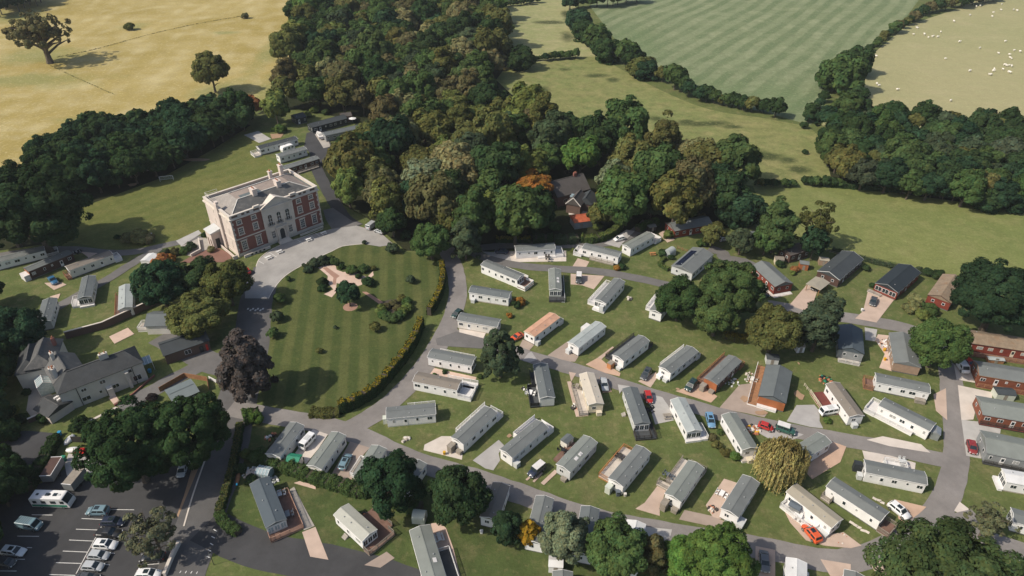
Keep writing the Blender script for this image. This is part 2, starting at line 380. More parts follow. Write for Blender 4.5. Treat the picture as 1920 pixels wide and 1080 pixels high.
g = MB().quad((-3500,-600,0),(3500,-600,0),(3500,6000,0),(-3500,6000,0)).build('ground', 'g_park'); g['kind'] = 'structure'
sheet('golden_field', [(-900,420),(-60,350),(40,330),(60,295),(140,255),(240,240),(340,225),(440,205),(510,190),(545,160),(560,110),(575,60),(575,10),(560,-60),(440,-160),(-500,-160),(-900,60)], 'g_gold', smooth=True)
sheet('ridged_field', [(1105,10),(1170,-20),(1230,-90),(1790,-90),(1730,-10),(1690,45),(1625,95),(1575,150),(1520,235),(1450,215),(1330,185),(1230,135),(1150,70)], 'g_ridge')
sheet('sheep_field', [(1540,235),(1600,150),(1640,98),(1700,48),(1800,15),(1900,-30),(2000,-90),(2500,-90),(2500,330),(1920,300),(1740,260)], 'g_beige')
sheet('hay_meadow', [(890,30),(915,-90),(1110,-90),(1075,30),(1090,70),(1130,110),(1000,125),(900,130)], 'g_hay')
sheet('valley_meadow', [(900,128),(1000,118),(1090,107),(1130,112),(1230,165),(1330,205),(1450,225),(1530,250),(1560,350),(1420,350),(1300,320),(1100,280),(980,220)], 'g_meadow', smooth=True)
sheet('right_pasture', [(1410,345),(1545,345),(1700,362),(1920,392),(2500,430),(2500,640),(1960,560),(1800,522),(1700,497),(1560,465),(1450,440)], 'g_pasture')
sheet('mansion_lawn', [(90,430),(140,385),(300,310),(400,255),(470,235),(500,300),(560,330),(420,440),(366,446),(300,462),(200,468),(110,450)], 'g_lawn')
grass('g_cloud_shade', (.080,.105,.034), (.066,.094,.030), (.130,.122,.055), .5, drk=.4, big=.03)  # park grass darkened: a cloud shadow painted into the lower-left sheet's colour
sheet('cloud_shade_lawn', [(448,800),(560,830),(640,870),(700,905),(800,925),(900,960),(1000,990),(1110,1035),(1180,1085),(1200,1140),(820,1140),(700,1075),(590,1050),(500,1032),(430,1000),(412,970),(430,900)], 'g_cloud_shade', smooth=True)
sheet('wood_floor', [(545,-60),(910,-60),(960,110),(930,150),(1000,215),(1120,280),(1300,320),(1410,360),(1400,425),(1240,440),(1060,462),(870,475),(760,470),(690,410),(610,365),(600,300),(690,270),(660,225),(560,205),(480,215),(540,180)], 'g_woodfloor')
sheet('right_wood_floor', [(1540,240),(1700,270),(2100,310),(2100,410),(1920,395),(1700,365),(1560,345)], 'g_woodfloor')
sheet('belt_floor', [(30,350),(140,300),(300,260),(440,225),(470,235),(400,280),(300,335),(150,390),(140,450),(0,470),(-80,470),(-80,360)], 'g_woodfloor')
# oval lawn and garden
oval = [ZO(*p) for p in ((700,60),(820,65),(960,95),(1080,110),(1150,140),(1175,180),(1165,300),(1120,400),(1080,470),(1060,560),(960,720),(840,860),(700,960),(600,985),(420,1005),(250,1000),(190,980),(150,900),(140,700),(150,560),(170,460),(200,360),(260,270),(350,190),(480,120),(580,75))]
sheet('oval_lawn', oval, 'g_oval', smooth=True); OVZ = GZ[0]
# roads
strip('main_drive', [(505,500),(482,560),(476,600),(470,650),(455,710),(440,770),(428,830),(405,900),(382,960),(355,1030),(330,1100),(310,1160)], 9.5, 'road_drive', seed=2)
strip('entrance_road', [(300,630),(360,662),(420,688),(470,672)], 7, 'road_mid', seed=20)
strip('house_lane', [(466,660),(406,674),(344,702),(281,736),(225,766)], 5.0, 'road_mid', seed=21)
strip('park_road', [(430,765),(500,778),(570,790),(650,808),(740,848),(800,872),(900,900),(1000,935),(1100,969),(1200,990),(1300,1008),(1400,1022),(1490,1040),(1560,1052),(1620,1045),(1680,1020),(1735,982),(1772,935),(1790,880),(1793,830),(1787,760),(1781,700),(1770,665),(1735,632),(1700,616),(1640,604),(1570,593),(1500,582),(1440,572)], 5.2, 'road_pale', seed=3)
strip('hedge_road', [(650,806),(690,785),(740,748),(785,700),(820,650),(846,600),(858,555),(856,520),(848,490),(835,465)], 5.4, 'road_pale', seed=4)
strip('middle_road', [(838,622),(870,634),(930,648),(990,668),(1060,688),(1130,710),(1200,734),(1280,757),(1360,780),(1440,799),(1520,815),(1600,828),(1700,848),(1790,868)], 4.6, 'road_pale', seed=5)
strip('upper_road', [(880,470),(905,482),(950,494),(1000,501),(1060,505),(1120,509),(1180,519),(1240,532),(1300,548)], 3.8, 'road_mid', seed=6)
strip('north_road', [(870,470),(930,462),(1000,459),(1080,460),(1140,456),(1170,447),(1195,432),(1215,415)], 4.0, 'road_mid', seed=7)
strip('bottom_road', [(385,985),(440,1012),(500,1035),(580,1050),(650,1066),(720,1085),(800,1115)], 8.0, 'road_dark', seed=8)
strip('left_road', [(380,446),(320,458),(255,472),(200,474),(140,468),(60,470),(-60,490)], 3.6, 'road_mid', seed=9)
strip('left_lane', [(300,466),(255,490),(205,522),(150,552),(90,585),(40,598),(-20,606)], 3.6, 'road_mid', seed=10)
strip('far_track', [(600,270),(590,300),(600,330),(640,400),(670,425)], 4.5, 'road_dark', seed=11)
strip('lodge_track', [ZL(300,235),ZL(370,260),ZL(380,290),ZL(480,305),ZL(600,380)], 4.5, 'road_mid', seed=12)
strip('exit_road', [(1800,960),(1850,1010),(1900,1030),(1990,1060)], 5.2, 'road_pale', seed=13)
sheet('forecourt', [ZF(*p) for p in ((490,1080),(560,950),(680,800),(820,690),(1000,590),(1200,490),(1400,400),(1560,325),(1851,290),(2100,330),(2300,300),(2100,120),(1740,20),(1560,50),(1400,75),(1000,190),(760,270),(560,360),(430,450),(350,520),(310,620),(290,720),(180,830),(150,950),(150,1080))], 'forecourt_tarmac')
sheet('side_yard', [ZF(*p) for p in ((1400,70),(1320,-60),(1280,-200),(1420,-230),(1700,-40),(1851,0),(1740,30),(1560,55))], 'road_mid')
sheet('block_paving', [crop(340,440,9)(*p) for p in ((160,375),(480,240),(640,230),(830,330),(860,470),(600,470),(100,480),(-60,500))], 'blockpave')
sheet('terrace', [crop(340,440,9)(*p) for p in ((-10,200),(300,60),(420,60),(560,220),(480,235),(160,370),(20,330))], 'paving')
sheet('side_path', [(330,452),(372,432),(378,438),(340,462)], 'grey_conc')
# mansion-side kerb of the forecourt and the oval's edge kerb
def kerb(name, pts, m='stone', w=.22, h=.12, label=None):
    pts = catmull([P(*p) for p in pts], 1.2); b = MB()
    for i in range(len(pts)-1): b.bar((pts[i].x, pts[i].y, h/2), (pts[i+1].x, pts[i+1].y, h/2), w, h)
    o = b.build(name, m); o['kind'] = 'structure'; return o
kerb('lawn_kerb', [ZF(*p) for p in ((490,1080),(560,950),(680,800),(820,690),(1000,590),(1200,490),(1400,400),(1560,325),(1851,290))])
kerb('forecourt_kerb', [ZF(*p) for p in ((1280,70),(1000,185),(760,265),(560,355),(430,440),(350,515),(310,615))])
for a, b in (((350,540),(425,585)), ((420,470),(480,510)), ((505,415),(610,485)), ((900,230),(985,285)), ((1000,205),(1040,235)), ((1110,180),(1165,225)), ((1170,140),(1240,185))):
    pa, pb = P(*ZF(*a)), P(*ZF(*b)); z = nextz()
    d = (pb-pa).normalized(); s = Vector((-d.y, d.x, 0))*.09
    sheet('bay_line', [pa-s, pb-s, pb+s, pa+s], 'line_paint', z)
# driveways and hard standings
PADS = [
 ('driveway','pale_conc',[K1(565,985),(796,834),(828,818),K1(880,830),K1(1010,930),K1(1000,1070),(866,862)]),
 ('driveway','gravel',[K2(-80,500),K2(210,270),K2(270,330),K2(210,420),K2(225,500),K2(150,612),K2(60,590)]),
 ('patio','path_pink',[K1(470,140),K1(540,30),K1(1160,165),K1(1150,195),K1(820,170),K1(510,110)]),
 ('driveway','pink_conc',[A1(1140,560),A1(1520,585),A1(1400,735),A1(1270,690),A1(1140,680)]),
 ('driveway','pink_conc',[A1(1150,495),A1(1220,385),A1(1350,425),A1(1300,508)]),
 ('driveway','gravel',[A1(140,310),A1(300,320),A1(450,330),A1(480,420),A1(260,370)]),
 ('patio','pale_conc',[A1(430,310),A1(1090,300),A1(1090,420),A1(480,430)]),
 ('driveway','mauve_conc',[K5(670,930),K5(720,820),K5(860,870),K5(780,960)]),
 ('driveway','mauve_conc',[K5(1000,1000),K5(1230,840),K5(1380,960),K5(1310,1070),K5(1180,1070)]),
 ('driveway','peach_conc',[A3(-130,500),A3(0,430),A3(40,440),A3(110,500),A3(260,600),A3(250,635),A3(60,590)]),
 ('path','pink_conc',[A3(0,430),A3(170,300),A3(190,310),A3(50,440)]),
 ('driveway','pink_conc',[A3(460,690),A3(660,590),A3(680,640),A3(600,760)]),
 ('driveway','peach_conc',[A3(880,800),A3(980,770),A3(1130,720),A3(1260,800),A3(1350,860),A3(1280,930)]),
 ('driveway','mauve_conc',[A4(-60,740),A4(160,490),A4(330,470),A4(350,560),A4(300,700),A4(480,800),A4(440,855),A4(240,810),A4(-60,755)]),
 ('driveway','gravel',[A4(690,900),A4(800,720),A4(1000,715),A4(1060,790),A4(1060,900),A4(1100,980),A4(960,965)]),
 ('driveway','grey_conc',[A7(1330,480),A7(1450,510),A7(1540,640),A7(1580,770),A7(1370,815),A7(1290,560)]),
 ('patio','pink_conc',[A7(380,335),A7(430,330),A7(480,240),A7(400,225),A7(500,640),A7(620,720),A7(480,730)]),
 ('driveway','gravel',[A4(390,1040),A4(330,960),A4(560,960),A4(880,1050),A4(760,1110),A4(480,1090)]),
 ('driveway','peach_conc',[Z11(1590,825),Z11(1680,855),Z11(1640,960),Z11(1450,1075),Z11(1390,1010)]),
 ('driveway','pale_conc',[A6(150,510),A6(330,470),A6(760,560),A6(865,655),A6(400,580)]),
 ('driveway','pink_conc',[A6(900,0),A6(1040,-70),A6(1055,290),A6(930,180)]),
 ('driveway','pale_conc',[A6(100,630),A6(420,690),A6(700,770),A6(690,850),A6(380,780),A6(130,735)]),
 ('driveway','pale_conc',[A5(1175,855),A5(1560,935),A5(1560,1000),A5(1400,1010),A6(1350,280),A6(1215,290)]),
 ('driveway','grey_conc',[A6(1215,285),A6(1400,305),A6(1660,370),A6(1650,440),A6(1490,410),A6(1440,720),A6(1270,690)]),
 ('driveway','pale_conc',[A5(1130,620),A5(1280,600),A5(1380,640),A5(1390,830),A5(1160,790)]),
 ('driveway','pink_conc',[A8(360,795),A8(560,560),A8(680,620),A8(600,850),A8(540,860)]),
 ('driveway','pink_conc',[A8(1100,945),A8(1190,860),A8(1240,650),A8(1380,670),A8(1540,730),A8(1340,990)]),
 ('driveway','pink_conc',[K3(190,805),K3(290,740),K3(450,530),K3(545,560),K3(500,690),K3(460,780),K3(462,885)]),
 ('driveway','mauve_conc',[K3(680,925),K3(740,820),K3(1060,890),K3(1330,1010),K3(1370,1075)]),
 ('patio','pink_conc',[K3(980,765),K3(1185,468),K3(1330,515),K3(1180,800),K3(1150,920),K3(1060,900)]),
 ('driveway','pink_conc',[K4(150,400),K4(200,340),K4(420,560),K4(640,740),K4(850,710),K4(1050,860),K4(930,890),K4(640,860),K4(430,800),K4(250,600)]),
 ('driveway','peach_conc',[K4(1420,340),K4(1780,425),K4(1700,500),K4(1550,610),K4(1470,560)]),
 ('driveway','pink_conc',[B5(220,385),B5(440,430),B5(440,720),B5(380,800),B5(215,700)]),
 ('driveway','pink_conc',[B5(950,535),B5(1290,590),B5(1290,660),B5(1210,740),B5(1060,720)]),
 ('driveway','pink_conc',[B5(1500,585),B5(1700,490),B5(1800,560),B5(1750,760),B5(1620,740)]),
 ('driveway','pale_conc',[B6(240,480),B6(290,400),B6(500,560),B6(450,580)]),
 ('driveway','grey_conc',[B4(1260,530),B4(1560,560),B4(1540,650),B4(1380,720),B4(1250,690)]),
 ('driveway','pale_conc',[B1(560,540),B1(760,270),B1(930,330),B1(830,480),B1(670,680),B1(660,590)]),
 ('driveway','mauve_conc',[B1(960,800),B1(1180,410),B1(1400,480),B1(1200,700),B1(1200,880)]),
 ('driveway','pink_conc',[B2(880,710),B2(1030,650),B2(1175,1020),B2(970,985)]),
 ('path','paving',[B2(740,230),B2(790,200),B2(900,420),B2(1020,640),B2(900,690),B2(800,400)]),
 ('driveway','mauve_conc',[B2(1580,1080),B2(1830,930),B2(1920,1000),B2(1760,1110)]),
 ('patio','path_pink',[B3(430,600),B3(510,590),B3(570,640),B3(640,830),B3(700,1080),B3(720,1150),B3(600,1150),B3(500,860)]),
 ('driveway','pink_conc',[B7(500,545),B7(700,540),B7(750,565),B7(610,625)]),
 ('patio','path_pink',[B7(910,195),B7(1100,210),B7(1000,260)]),
 ('path','path_pink',[B7(560,700),B7(680,665),B7(660,720)]),
 ('courtyard','road_dark',[(575,250),(610,238),(625,285),(600,310),(570,275)]),
 ('patio','grey_conc',[ZT(105,440),ZT(265,395),ZT(410,485),ZT(275,530)]),
 ('patio','soil',[ZT(400,430),ZT(560,420),ZT(520,470),ZT(420,485)]),
 ('driveway','paving',[ZT(900,430),ZT(1030,440),ZT(1080,570),ZT(1000,590)]),
 ('patio','grey_conc',[Z14(545,210),Z14(635,225),Z14(620,310),Z14(550,300)]),
 ('patio','path_pink',[Z14(620,300),Z14(640,260),Z14(730,270),Z14(760,470),Z14(740,525),Z14(650,500),Z14(690,400)]),
 ('patio','pale_conc',[A8(0,600),A8(100,590),A8(400,670),A8(190,715)]),
 ('patio','pale_conc',[ZB(350,650),ZB(680,570),ZB(700,680),ZB(360,720)]),
 ('patio','pink_conc',[A2(330,350),A2(400,310),A2(510,420),A2(430,450)]),
 ('driveway','gravel',[ZA(1130,220),ZA(1290,120),ZA(1350,130),ZA(1260,220),ZA(1240,250)]),
 ('house_terrace','paving',[ZH(170,420),ZH(330,500),ZH(450,640),ZH(700,800),ZH(560,960),ZH(380,1010),ZH(300,900),ZH(330,700),ZH(220,560)]),
 ('patio','path_pink',[ZH(1230,70),ZH(1440,-30),ZH(1510,40),ZH(1290,150)]),
 ('path','pale_conc',[ZH(950,1040),ZH(1300,860),ZH(1330,870),ZH(970,1050)]),
 ('path','path_pink',[ZH(1225,760),ZH(1300,730),ZH(1345,790),ZH(1280,830)]),
 ('service_yard','grey_conc',[ZK(870,480),ZK(1200,540),ZK(1220,680),ZK(1090,780),ZK(980,900),ZK(850,760),ZK(820,620)]),
 ('patio','pale_conc',[Z7(580,60),Z7(760,90),Z7(740,130),Z7(580,95)]),
 ('driveway','road_mid',[Z7(420,130),Z7(560,80),Z7(760,130),Z7(740,195),Z7(520,180),Z7(430,170)]),
 ('driveway','gravel',[A7(-60,20),A7(-20,0),A7(40,90),A7(-40,120),A7(-120,100)]),
 ('driveway','grey_conc',[A7(950,370),A7(1090,390),A7(1000,430),A7(970,470)]),
 ('driveway','peach_conc',[A7(740,290),A7(830,300),A7(880,450),A7(780,460)]),
]
z0 = .055
for i, (nm, m, pts) in enumerate(PADS):
    sheet(nm, pts, m, z0+.0015*i, thick=.2)
sheet('car_park', [ZC(*p) for p in ((-60,420),(180,430),(300,410),(480,300),(540,200),(700,210),(900,290),(1280,200),(1450,210),(1400,420),(1310,620),(1200,900),(1130,1180),(-120,1180))], 'road_dark', .03)  # dark asphalt tone also stands in for cloud shadow over the car park
sheet('approach_road', [ZK(-100,190),ZK(390,190),ZK(720,220),ZK(620,350),ZK(330,800),ZK(150,960),ZK(-100,960)], 'road_dark', .034)
kerb('car_park_kerb', [ZC(*p) for p in ((1480,250),(1400,480),(1330,720))], 'stone', .3, .12)
sheet('gravel_verge', [ZC(*p) for p in ((1330,500),(1400,260),(1470,260),(1420,480),(1330,740),(1280,640))], 'soil', .038)
cp = scene.objects['car_park']
for a, b in (((590,665),(925,680)),((550,742),(715,748)),((500,820),(675,828)),((455,900),(635,908)),((405,984),(590,990)),((355,1070),(545,1076)),((800,600),(970,602)),
             ((800,600),(550,1065)),((230,638),(380,640)),((125,792),(283,794)),((195,875),(232,876)),((105,958),(180,960)),((0,1044),(120,1045)),((760,997),(795,1000)),((1050,1000),(1170,990)),((800,915),(830,917)),((1270,360),(1300,300)),((1110,270),(1140,220)),((1195,275),(1215,240)),((1010,275),(1035,235))):
    pa, pb = P(*ZC(*a)), P(*ZC(*b)); d = (pb-pa).normalized(); s = Vector((-d.y, d.x, 0))*.07
    sheet('bay_line', [pa-s, pb-s, pb+s, pa+s], 'line_paint', .045+.0004*len(cp.children), parent=cp)
# give-way dashes and ramp marks on the drive
for a, b in (((1545,745),(1570,760)),((1530,795),(1555,808)),((1520,845),(1542,858)),((1505,892),(1528,903)),((1495,940),(1520,950)),((1300,1060),(1310,1045)),((1340,1062),(1350,1045)),((1380,1064),(1390,1047)),((1420,1066),(1430,1050))):
    pa, pb = P(*ZC(*a)), P(*ZC(*b)); d = (pb-pa).normalized(); s = Vector((-d.y, d.x, 0))*.08
    sheet('road_dash', [pa-s, pb-s, pb+s, pa+s], 'line_paint', .11)
for i in range(7):
    q = ZO(75+i*14, 420+(i % 2)*8); p = P(*q)
    sheet('ramp_mark', [p+Vector((-.25,-.3,0)), p+Vector((.25,-.3,0)), p+Vector((.25,.5,0)), p+Vector((-.25,.5,0))], 'line_paint', .12)
# garden paths and beds in the oval lawn
sheet('garden_path', [ZG(*p) for p in ((240,280),(360,240),(470,260),(480,310),(560,340),(700,330),(800,380),(870,400),(940,330),(950,380),(900,420),(820,420),(800,500),(740,520),(600,500),(480,480),(470,600),(420,660),(320,620),(440,560),(360,470),(370,390),(300,330))], 'path_pink', OVZ+.012)
sheet('brick_path', [ZG(*p) for p in ((300,285),(360,280),(520,390),(480,420),(470,500),(430,500),(440,410))], 'path_brick', OVZ+.016+.0007*random.random())
sheet('brick_path', [ZG(*p) for p in ((800,590),(860,590),(1070,720),(1020,745))], 'path_brick', OVZ+.016+.0007*random.random())
sheet('gate_path', [ZG(*p) for p in ((300,140),(340,120),(410,230),(360,240))], 'path_brick', OVZ+.02)
c = P(*ZG(655,780)); sheet('tree_ring', [c+Vector((2.1*math.cos(t*.3142), 2.1*math.sin(t*.3142), 0)) for t in range(20)], 'path_brick', OVZ+.012)
c = P(*ZG(1200,800)); sheet('shrub_bed', [c+Vector((5.2*math.cos(t*.3142), 4.6*math.sin(t*.3142), 0)) for t in range(20)], 'dirt_dark', OVZ+.008)
for u, v, w, h in ((1395,748,14,7),(1498,742,14,10),(1497,682,3,3),(955,818,8,4),(250,347,14,5),(370,300,45,5),(1200,765,12,5),(1270,730,6,3),(1430,775,20,5)):
    c = P(u, v); k = dist(c)/CAM_F
    sheet('bare_patch', [c+Vector((w*k*.6*math.cos(t*.628)*random.uniform(.6,1.2), h*k*1.2*math.sin(t*.628)*random.uniform(.6,1.2), 0)) for t in range(10)], 'soil', nextz() if GZ[0] < .2 else .2, smooth=True)
mat('vent_grey', (.3,.31,.31), .6, .1, 1); mat('timber_pink', (.36,.22,.16), .8, .2, 1.5)
# ------------------------------------------------------------------ gabled buildings: caravans, lodges, sheds, houses
def frame(a, b, z, L=None, anchor='a'):
    pa, pb = P(*a, z), P(*b, z); pa.z = pb.z = 0
    d = pb-pa; l = d.length; d.normalize()
    if L:
        if anchor == 'a': pb = pa+d*L
        else: pa = pb-d*L
        l = L
    return pa, l, math.atan2(d.y, d.x)
def window_mesh(w, h, fm):
    def f():
        b = MB(); t = .07
        b.box(-w/2, w/2, -.035, 0, -h/2, h/2)
        me = b.mesh('window'); me.materials.append(MATS[fm]); return me
    return cached(('win', round(w,2), round(h,2), fm), f)
def pane_mesh(w, h, gm):
    def f():
        b = MB(); t = .08; n = 2 if w > .95 else 1; pw = (w-t*(n+1))/n
        for i in range(n):
            x = -w/2+t+i*(pw+t); b.box(x, x+pw, -.05, -.036, -h/2+t, h/2-t)
        me = b.mesh('pane'); me.materials.append(MATS[gm]); return me
    return cached(('pane', round(w,2), round(h,2), gm), f)
def window(par, x, y, z, w, h, rz, fm='white', gm='glass', name='window'):
    o = link(name, window_mesh(w, h, fm), par); o.location = (x, y, z); o.rotation_euler = (0, 0, rz)
    link('pane', pane_mesh(w, h, gm), o); return o
def door(par, x, y, z0, w, h, rz, m='white', gm='glass'):
    def f():
        me = MB().box(-w/2, w/2, -.05, 0, 0, h).mesh('door'); me.materials.append(MATS[m]); return me
    o = link('door', cached(('door', w, h, m), f), par); o.location = (x, y, z0); o.rotation_euler = (0, 0, rz)
    def k():
        me = MB().box(-w*.32, w*.32, -.062, -.051, h*.45, h*.88).mesh('pane'); me.materials.append(MATS[gm]); return me
    link('pane', cached(('dpane', w, h, gm), k), o); return o
def gable_shell(b, x0, x1, y0, y1, z0, ze, rise):
    ym = (y0+y1)/2; n = len(b.v)
    for x in (x0, x1): b.v += [(x,y0,z0),(x,y1,z0),(x,y1,ze),(x,ym,ze+rise),(x,y0,ze)]
    b.f += [(n,n+4,n+3,n+2,n+1),(n+5,n+6,n+7,n+8,n+9),(n,n+5,n+9,n+4),(n+1,n+2,n+7,n+6),(n+4,n+9,n+8,n+3),(n+3,n+8,n+7,n+2),(n,n+1,n+6,n+5)]
    return b
def gable_roof(b, x0, x1, y0, y1, ze, rise, t=.1, hip0=0, hip1=0):
    """two slopes with thickness; hip0/hip1 pull the ridge in from either end"""
    ym = (y0+y1)/2; top = ze+rise
    lo = [(x0,y0,ze),(x1,y0,ze),(x1,y1,ze),(x0,y1,ze)]; r0, r1 = (x0+hip0, ym, top), (x1-hip1, ym, top)
    up = lambda p: (p[0], p[1], p[2]+t)
    L = [up(p) for p in lo]; U0, U1 = up(r0), up(r1)
    for q in ((L[0], L[1], U1, U0), (L[2], L[3], U0, U1), (L[1], L[2], U1), (L[3], L[0], U0)): b.quad(*q)
    for i in range(4): b.quad(lo[i], lo[(i+1) % 4], L[(i+1) % 4], L[i])
    for q in ((lo[1], lo[0], r0, r1), (lo[3], lo[2], r1, r0)): b.quad(*q)
    return b
def railing(par, pts, z, m, h=1.0, solid=False, name='railing'):
    b = MB()
    for i in range(len(pts)-1):
        p, q = Vector((*pts[i], 0)), Vector((*pts[i+1], 0)); l = (q-p).length; d = (q-p)/max(l, .01)
        b.bar((p.x, p.y, z+h), (q.x, q.y, z+h), .09, .06); b.bar((p.x, p.y, z+.16), (q.x, q.y, z+.16), .05, .05)
        n = max(1, int(l/1.6))
        for k in range(n+1):
            c = p+d*(l*k/n); b.box(c.x-.055, c.x+.055, c.y-.055, c.y+.055, z, z+h+.08)
        if solid: b.bar((p.x, p.y, z+h*.55), (q.x, q.y, z+h*.55), .03, h*.7)
        else:
            n = max(1, int(l/.19))
            for k in range(1, n):
                c = p+d*(l*k/n); b.bar((c.x, c.y, z+.17), (c.x, c.y, z+h-.02), .07, .03)
    return b.build(name, m, par)
def deck(par, x0, x1, y0, y1, z, floor, rail, sides='nsew', skirt=None, solid=False):
    d = MB().box(x0, x1, y0, y1, z-.12, z).build('deck', floor, par)
    b = MB(); e = .03
    b.box(x0+e, x1-e, y0+e, y0+e+.04, 0, z-.121); b.box(x0+e, x1-e, y1-e-.04, y1-e, 0, z-.121)
    b.box(x0+e, x0+e+.04, y0+e+.041, y1-e-.041, 0, z-.121); b.box(x1-e-.04, x1-e, y0+e+.041, y1-e-.041, 0, z-.121)
    b.build('deck_skirt', skirt or rail or floor, d)
    if rail:
        i = .07; c = {'w': ((x0+i,y0+i),(x0+i,y1-i)), 'e': ((x1-i,y0+i),(x1-i,y1-i)), 's': ((x0+i,y0+i),(x1-i,y0+i)), 'n': ((x0+i,y1-i),(x1-i,y1-i))}
        for s in sides: railing(d, c[s], z, rail, solid=solid)
    return d
CARAVANS = []
def caravan(a, b, label, w=3.75, wall='white', roof='roof_grey', skirt='skirt_dark', ze=2.95, rise=.5, name='static_caravan', cat='caravan', L=None, anchor='a',
            decks=(), trim='white', gable=None, frames='white', vents=3, group='static caravans and lodges on the park', seed=None, box=None, ends='ww', bay=None, lit=0, zs=.32, pane='glass', steps=None, skylight=0, sidewin=True):
    pa, l, rz = frame(a, b, ze, L, anchor)
    rnd = random.Random(seed if seed is not None else len(CARAVANS)+11)
    root = empty(name, pa, rz); tag(root, label, cat, group); CARAVANS.append((root, l, w))
    ov = .14; y0, y1 = -w/2+ov, w/2-ov; x0, x1 = .12, l-.12
    MB().box(x0+.06, x1-.06, y0+.06, y1-.06, 0, zs).build('skirting', skirt, root)
    gable_shell(MB(), x0, x1, y0, y1, zs, ze, rise*(y1-y0)/w).build('wall', wall, root)
    if gable:      # differently coloured end walls
        for xx, s in ((x0, -1), (x1, 1)):
            g_ = MB(); q = [(xx+s*.02,y0,zs),(xx+s*.02,y1,zs),(xx+s*.02,y1,ze),(xx+s*.02,0,ze+rise*(y1-y0)/w-.02),(xx+s*.02,y0,ze)]
            g_.quad(*(reversed(q) if s < 0 else q)); g_.build('end_panel', gable, root)
    rf = gable_roof(MB(), 0, l, -w/2, w/2, ze-.02, rise).build('roof', roof, root)
    t = MB(); t.bar((0,0,ze+rise+.1),(l,0,ze+rise+.1), .18, .05); t.build('ridge_cap', roof, rf)
    t = MB()       # gutters and barge boards
    for s in (-1, 1):
        t.box(0, l, s*w/2-.04, s*w/2+.04, ze-.12, ze+.02)
        for xx in (-.03, l+.03): t.bar((xx, s*(w/2+.02), ze-.0), (xx, 0, ze+rise+.02), .06, .17)
    t.build('trim', trim, root)
    for i in range(vents):
        def f():
            q = MB().tube((0,0,0),(0,0,.2),.09,.09,8); q.tube((0,0,.2),(0,0,.26),.15,.09,8); me = q.mesh('roof_vent'); me.materials.append(MATS['vent_grey']); return me
        o = link('roof_vent', cached('vent', f), rf); s = rnd.choice((-1,1)); yy = s*rnd.uniform(.15,.3)*w
        o.location = (l*(.18+.6*i/max(1,vents-1)+rnd.uniform(-.05,.05)), yy, ze+rise*(1-abs(yy)/(w/2))+.04)
    for i in range(skylight):
        k = math.atan2(rise, w/2); xx = l*(.35+.3*i/max(1, skylight)); yy = -w*.22
        s_ = MB().box(-.5,.5,-.35,.35,0,.07).build('skylight', 'deck_white', rf); s_.location = (xx, yy, ze+rise*(1-abs(yy)/(w/2))+.09); s_.rotation_euler = (k, 0, 0)
    zc = zs+(ze-zs)*.56; hgt = .95
    for s, yy in ((-1, y0), (1, y1)):
        if not sidewin: break
        n = max(2, int(l/2.3)); kd = rnd.randrange(1, n-1) if n > 2 else 0
        for i in range(n):
            x = l*(i+.55)/n+rnd.uniform(-.25,.25)
            if i == kd: door(root, x, yy, zs+.02, .85, 1.95, 0 if s < 0 else math.pi, frames if wall not in ('white','offwhite') else 'white'); continue
            ww = rnd.choice((1.2, .6, 1.05, .55, 1.5)); hh = hgt if ww > .56 else .65
            window(root, x, yy, zc+(hgt-hh)/2, ww, hh, 0 if s < 0 else math.pi, frames, pane if rnd.random() > .25 else 'curtain')
    for e, xx, s in ((ends[0], x0, -1), (ends[1], x1, 1)):
        r_ = -math.pi/2 if s < 0 else math.pi/2
        if e == 'w':
            for yy in (-w*.22, w*.22): window(root, xx, yy, zc, .8, .85, r_, frames, pane)
        elif e == 'o': window(root, xx, w*.12, zc, 1.0, .85, r_, frames, pane)
        elif e == 'b':
            for yy in (-w*.3, 0, w*.3): window(root, xx, yy, zc-.1, w*.27, 1.45, r_, frames, pane)
    ny, dy = math.cos(rz), math.sin(rz)      # how far the left side and the far end face away from the lane
    for d in decks:
        d = list(d)
        if d[2] > 0: d[3] += 1.5*max(0, ny)*(1 if d[6] else .4)
        elif d[3] < 0: d[2] -= 1.5*max(0, -ny)*(1 if d[6] else .4)
        if d[1] > l+.5: d[1] += 1.2*max(0, dy)
        deck(root, *d)
    if box:        # meter or gas-bottle housing against an end wall
        for (xx, yy, bw, bh, m) in box:
            q = MB(); q.box(xx-bw/2, xx+bw/2, yy-.6, yy+.6, 0, bh); k = q.build('locker', m, root)
            MB().box(xx-bw/2-.05, xx+bw/2+.05, yy-.66, yy+.66, bh+.001, bh+.08).build('lid', 'timber_grey' if m.startswith('timber') else m, k)
    if steps:
        for (xx, yy, rz_) in steps:
            s_ = empty('steps'); s_.parent = root; s_.location = (xx, yy, 0); s_.rotation_euler = (0,0,rz_)
            for i in range(3): MB().box(-.55,.55,-.3*(3-i),-.3*(2-i), 0, .18*(i+1)).build('tread', 'paving', s_)
    return root
def deckL(l0, l1, wd, w=3.75, z=.55, floor='deck_white', rail='white', sides='nw', solid=False): return (l0, l1, w/2-.1, w/2-.1+wd, z, floor, rail, sides, None, solid)
def deckR(l0, l1, wd, w=3.75, z=.55, floor='deck_white', rail='white', sides='se', solid=False): return (l0, l1, -w/2+.1-wd, -w/2+.1, z, floor, rail, sides, None, solid)
def deckA(dep, w=3.75, z=.55, floor='deck_white', rail='white', sides='nsw', e0=0, e1=0, solid=False): return (-dep, .1, -w/2-e0, w/2+e1, z, floor, rail, sides, None, solid)
def deckB(l, dep, w=3.75, z=.55, floor='deck_white', rail='white', sides='nse', e0=0, e1=0, solid=False): return (l-.1, l+dep, -w/2-e0, w/2+e1, z, floor, rail, sides, None, solid)
def clen(a, b, z=2.95): return frame(a, b, z)[1]
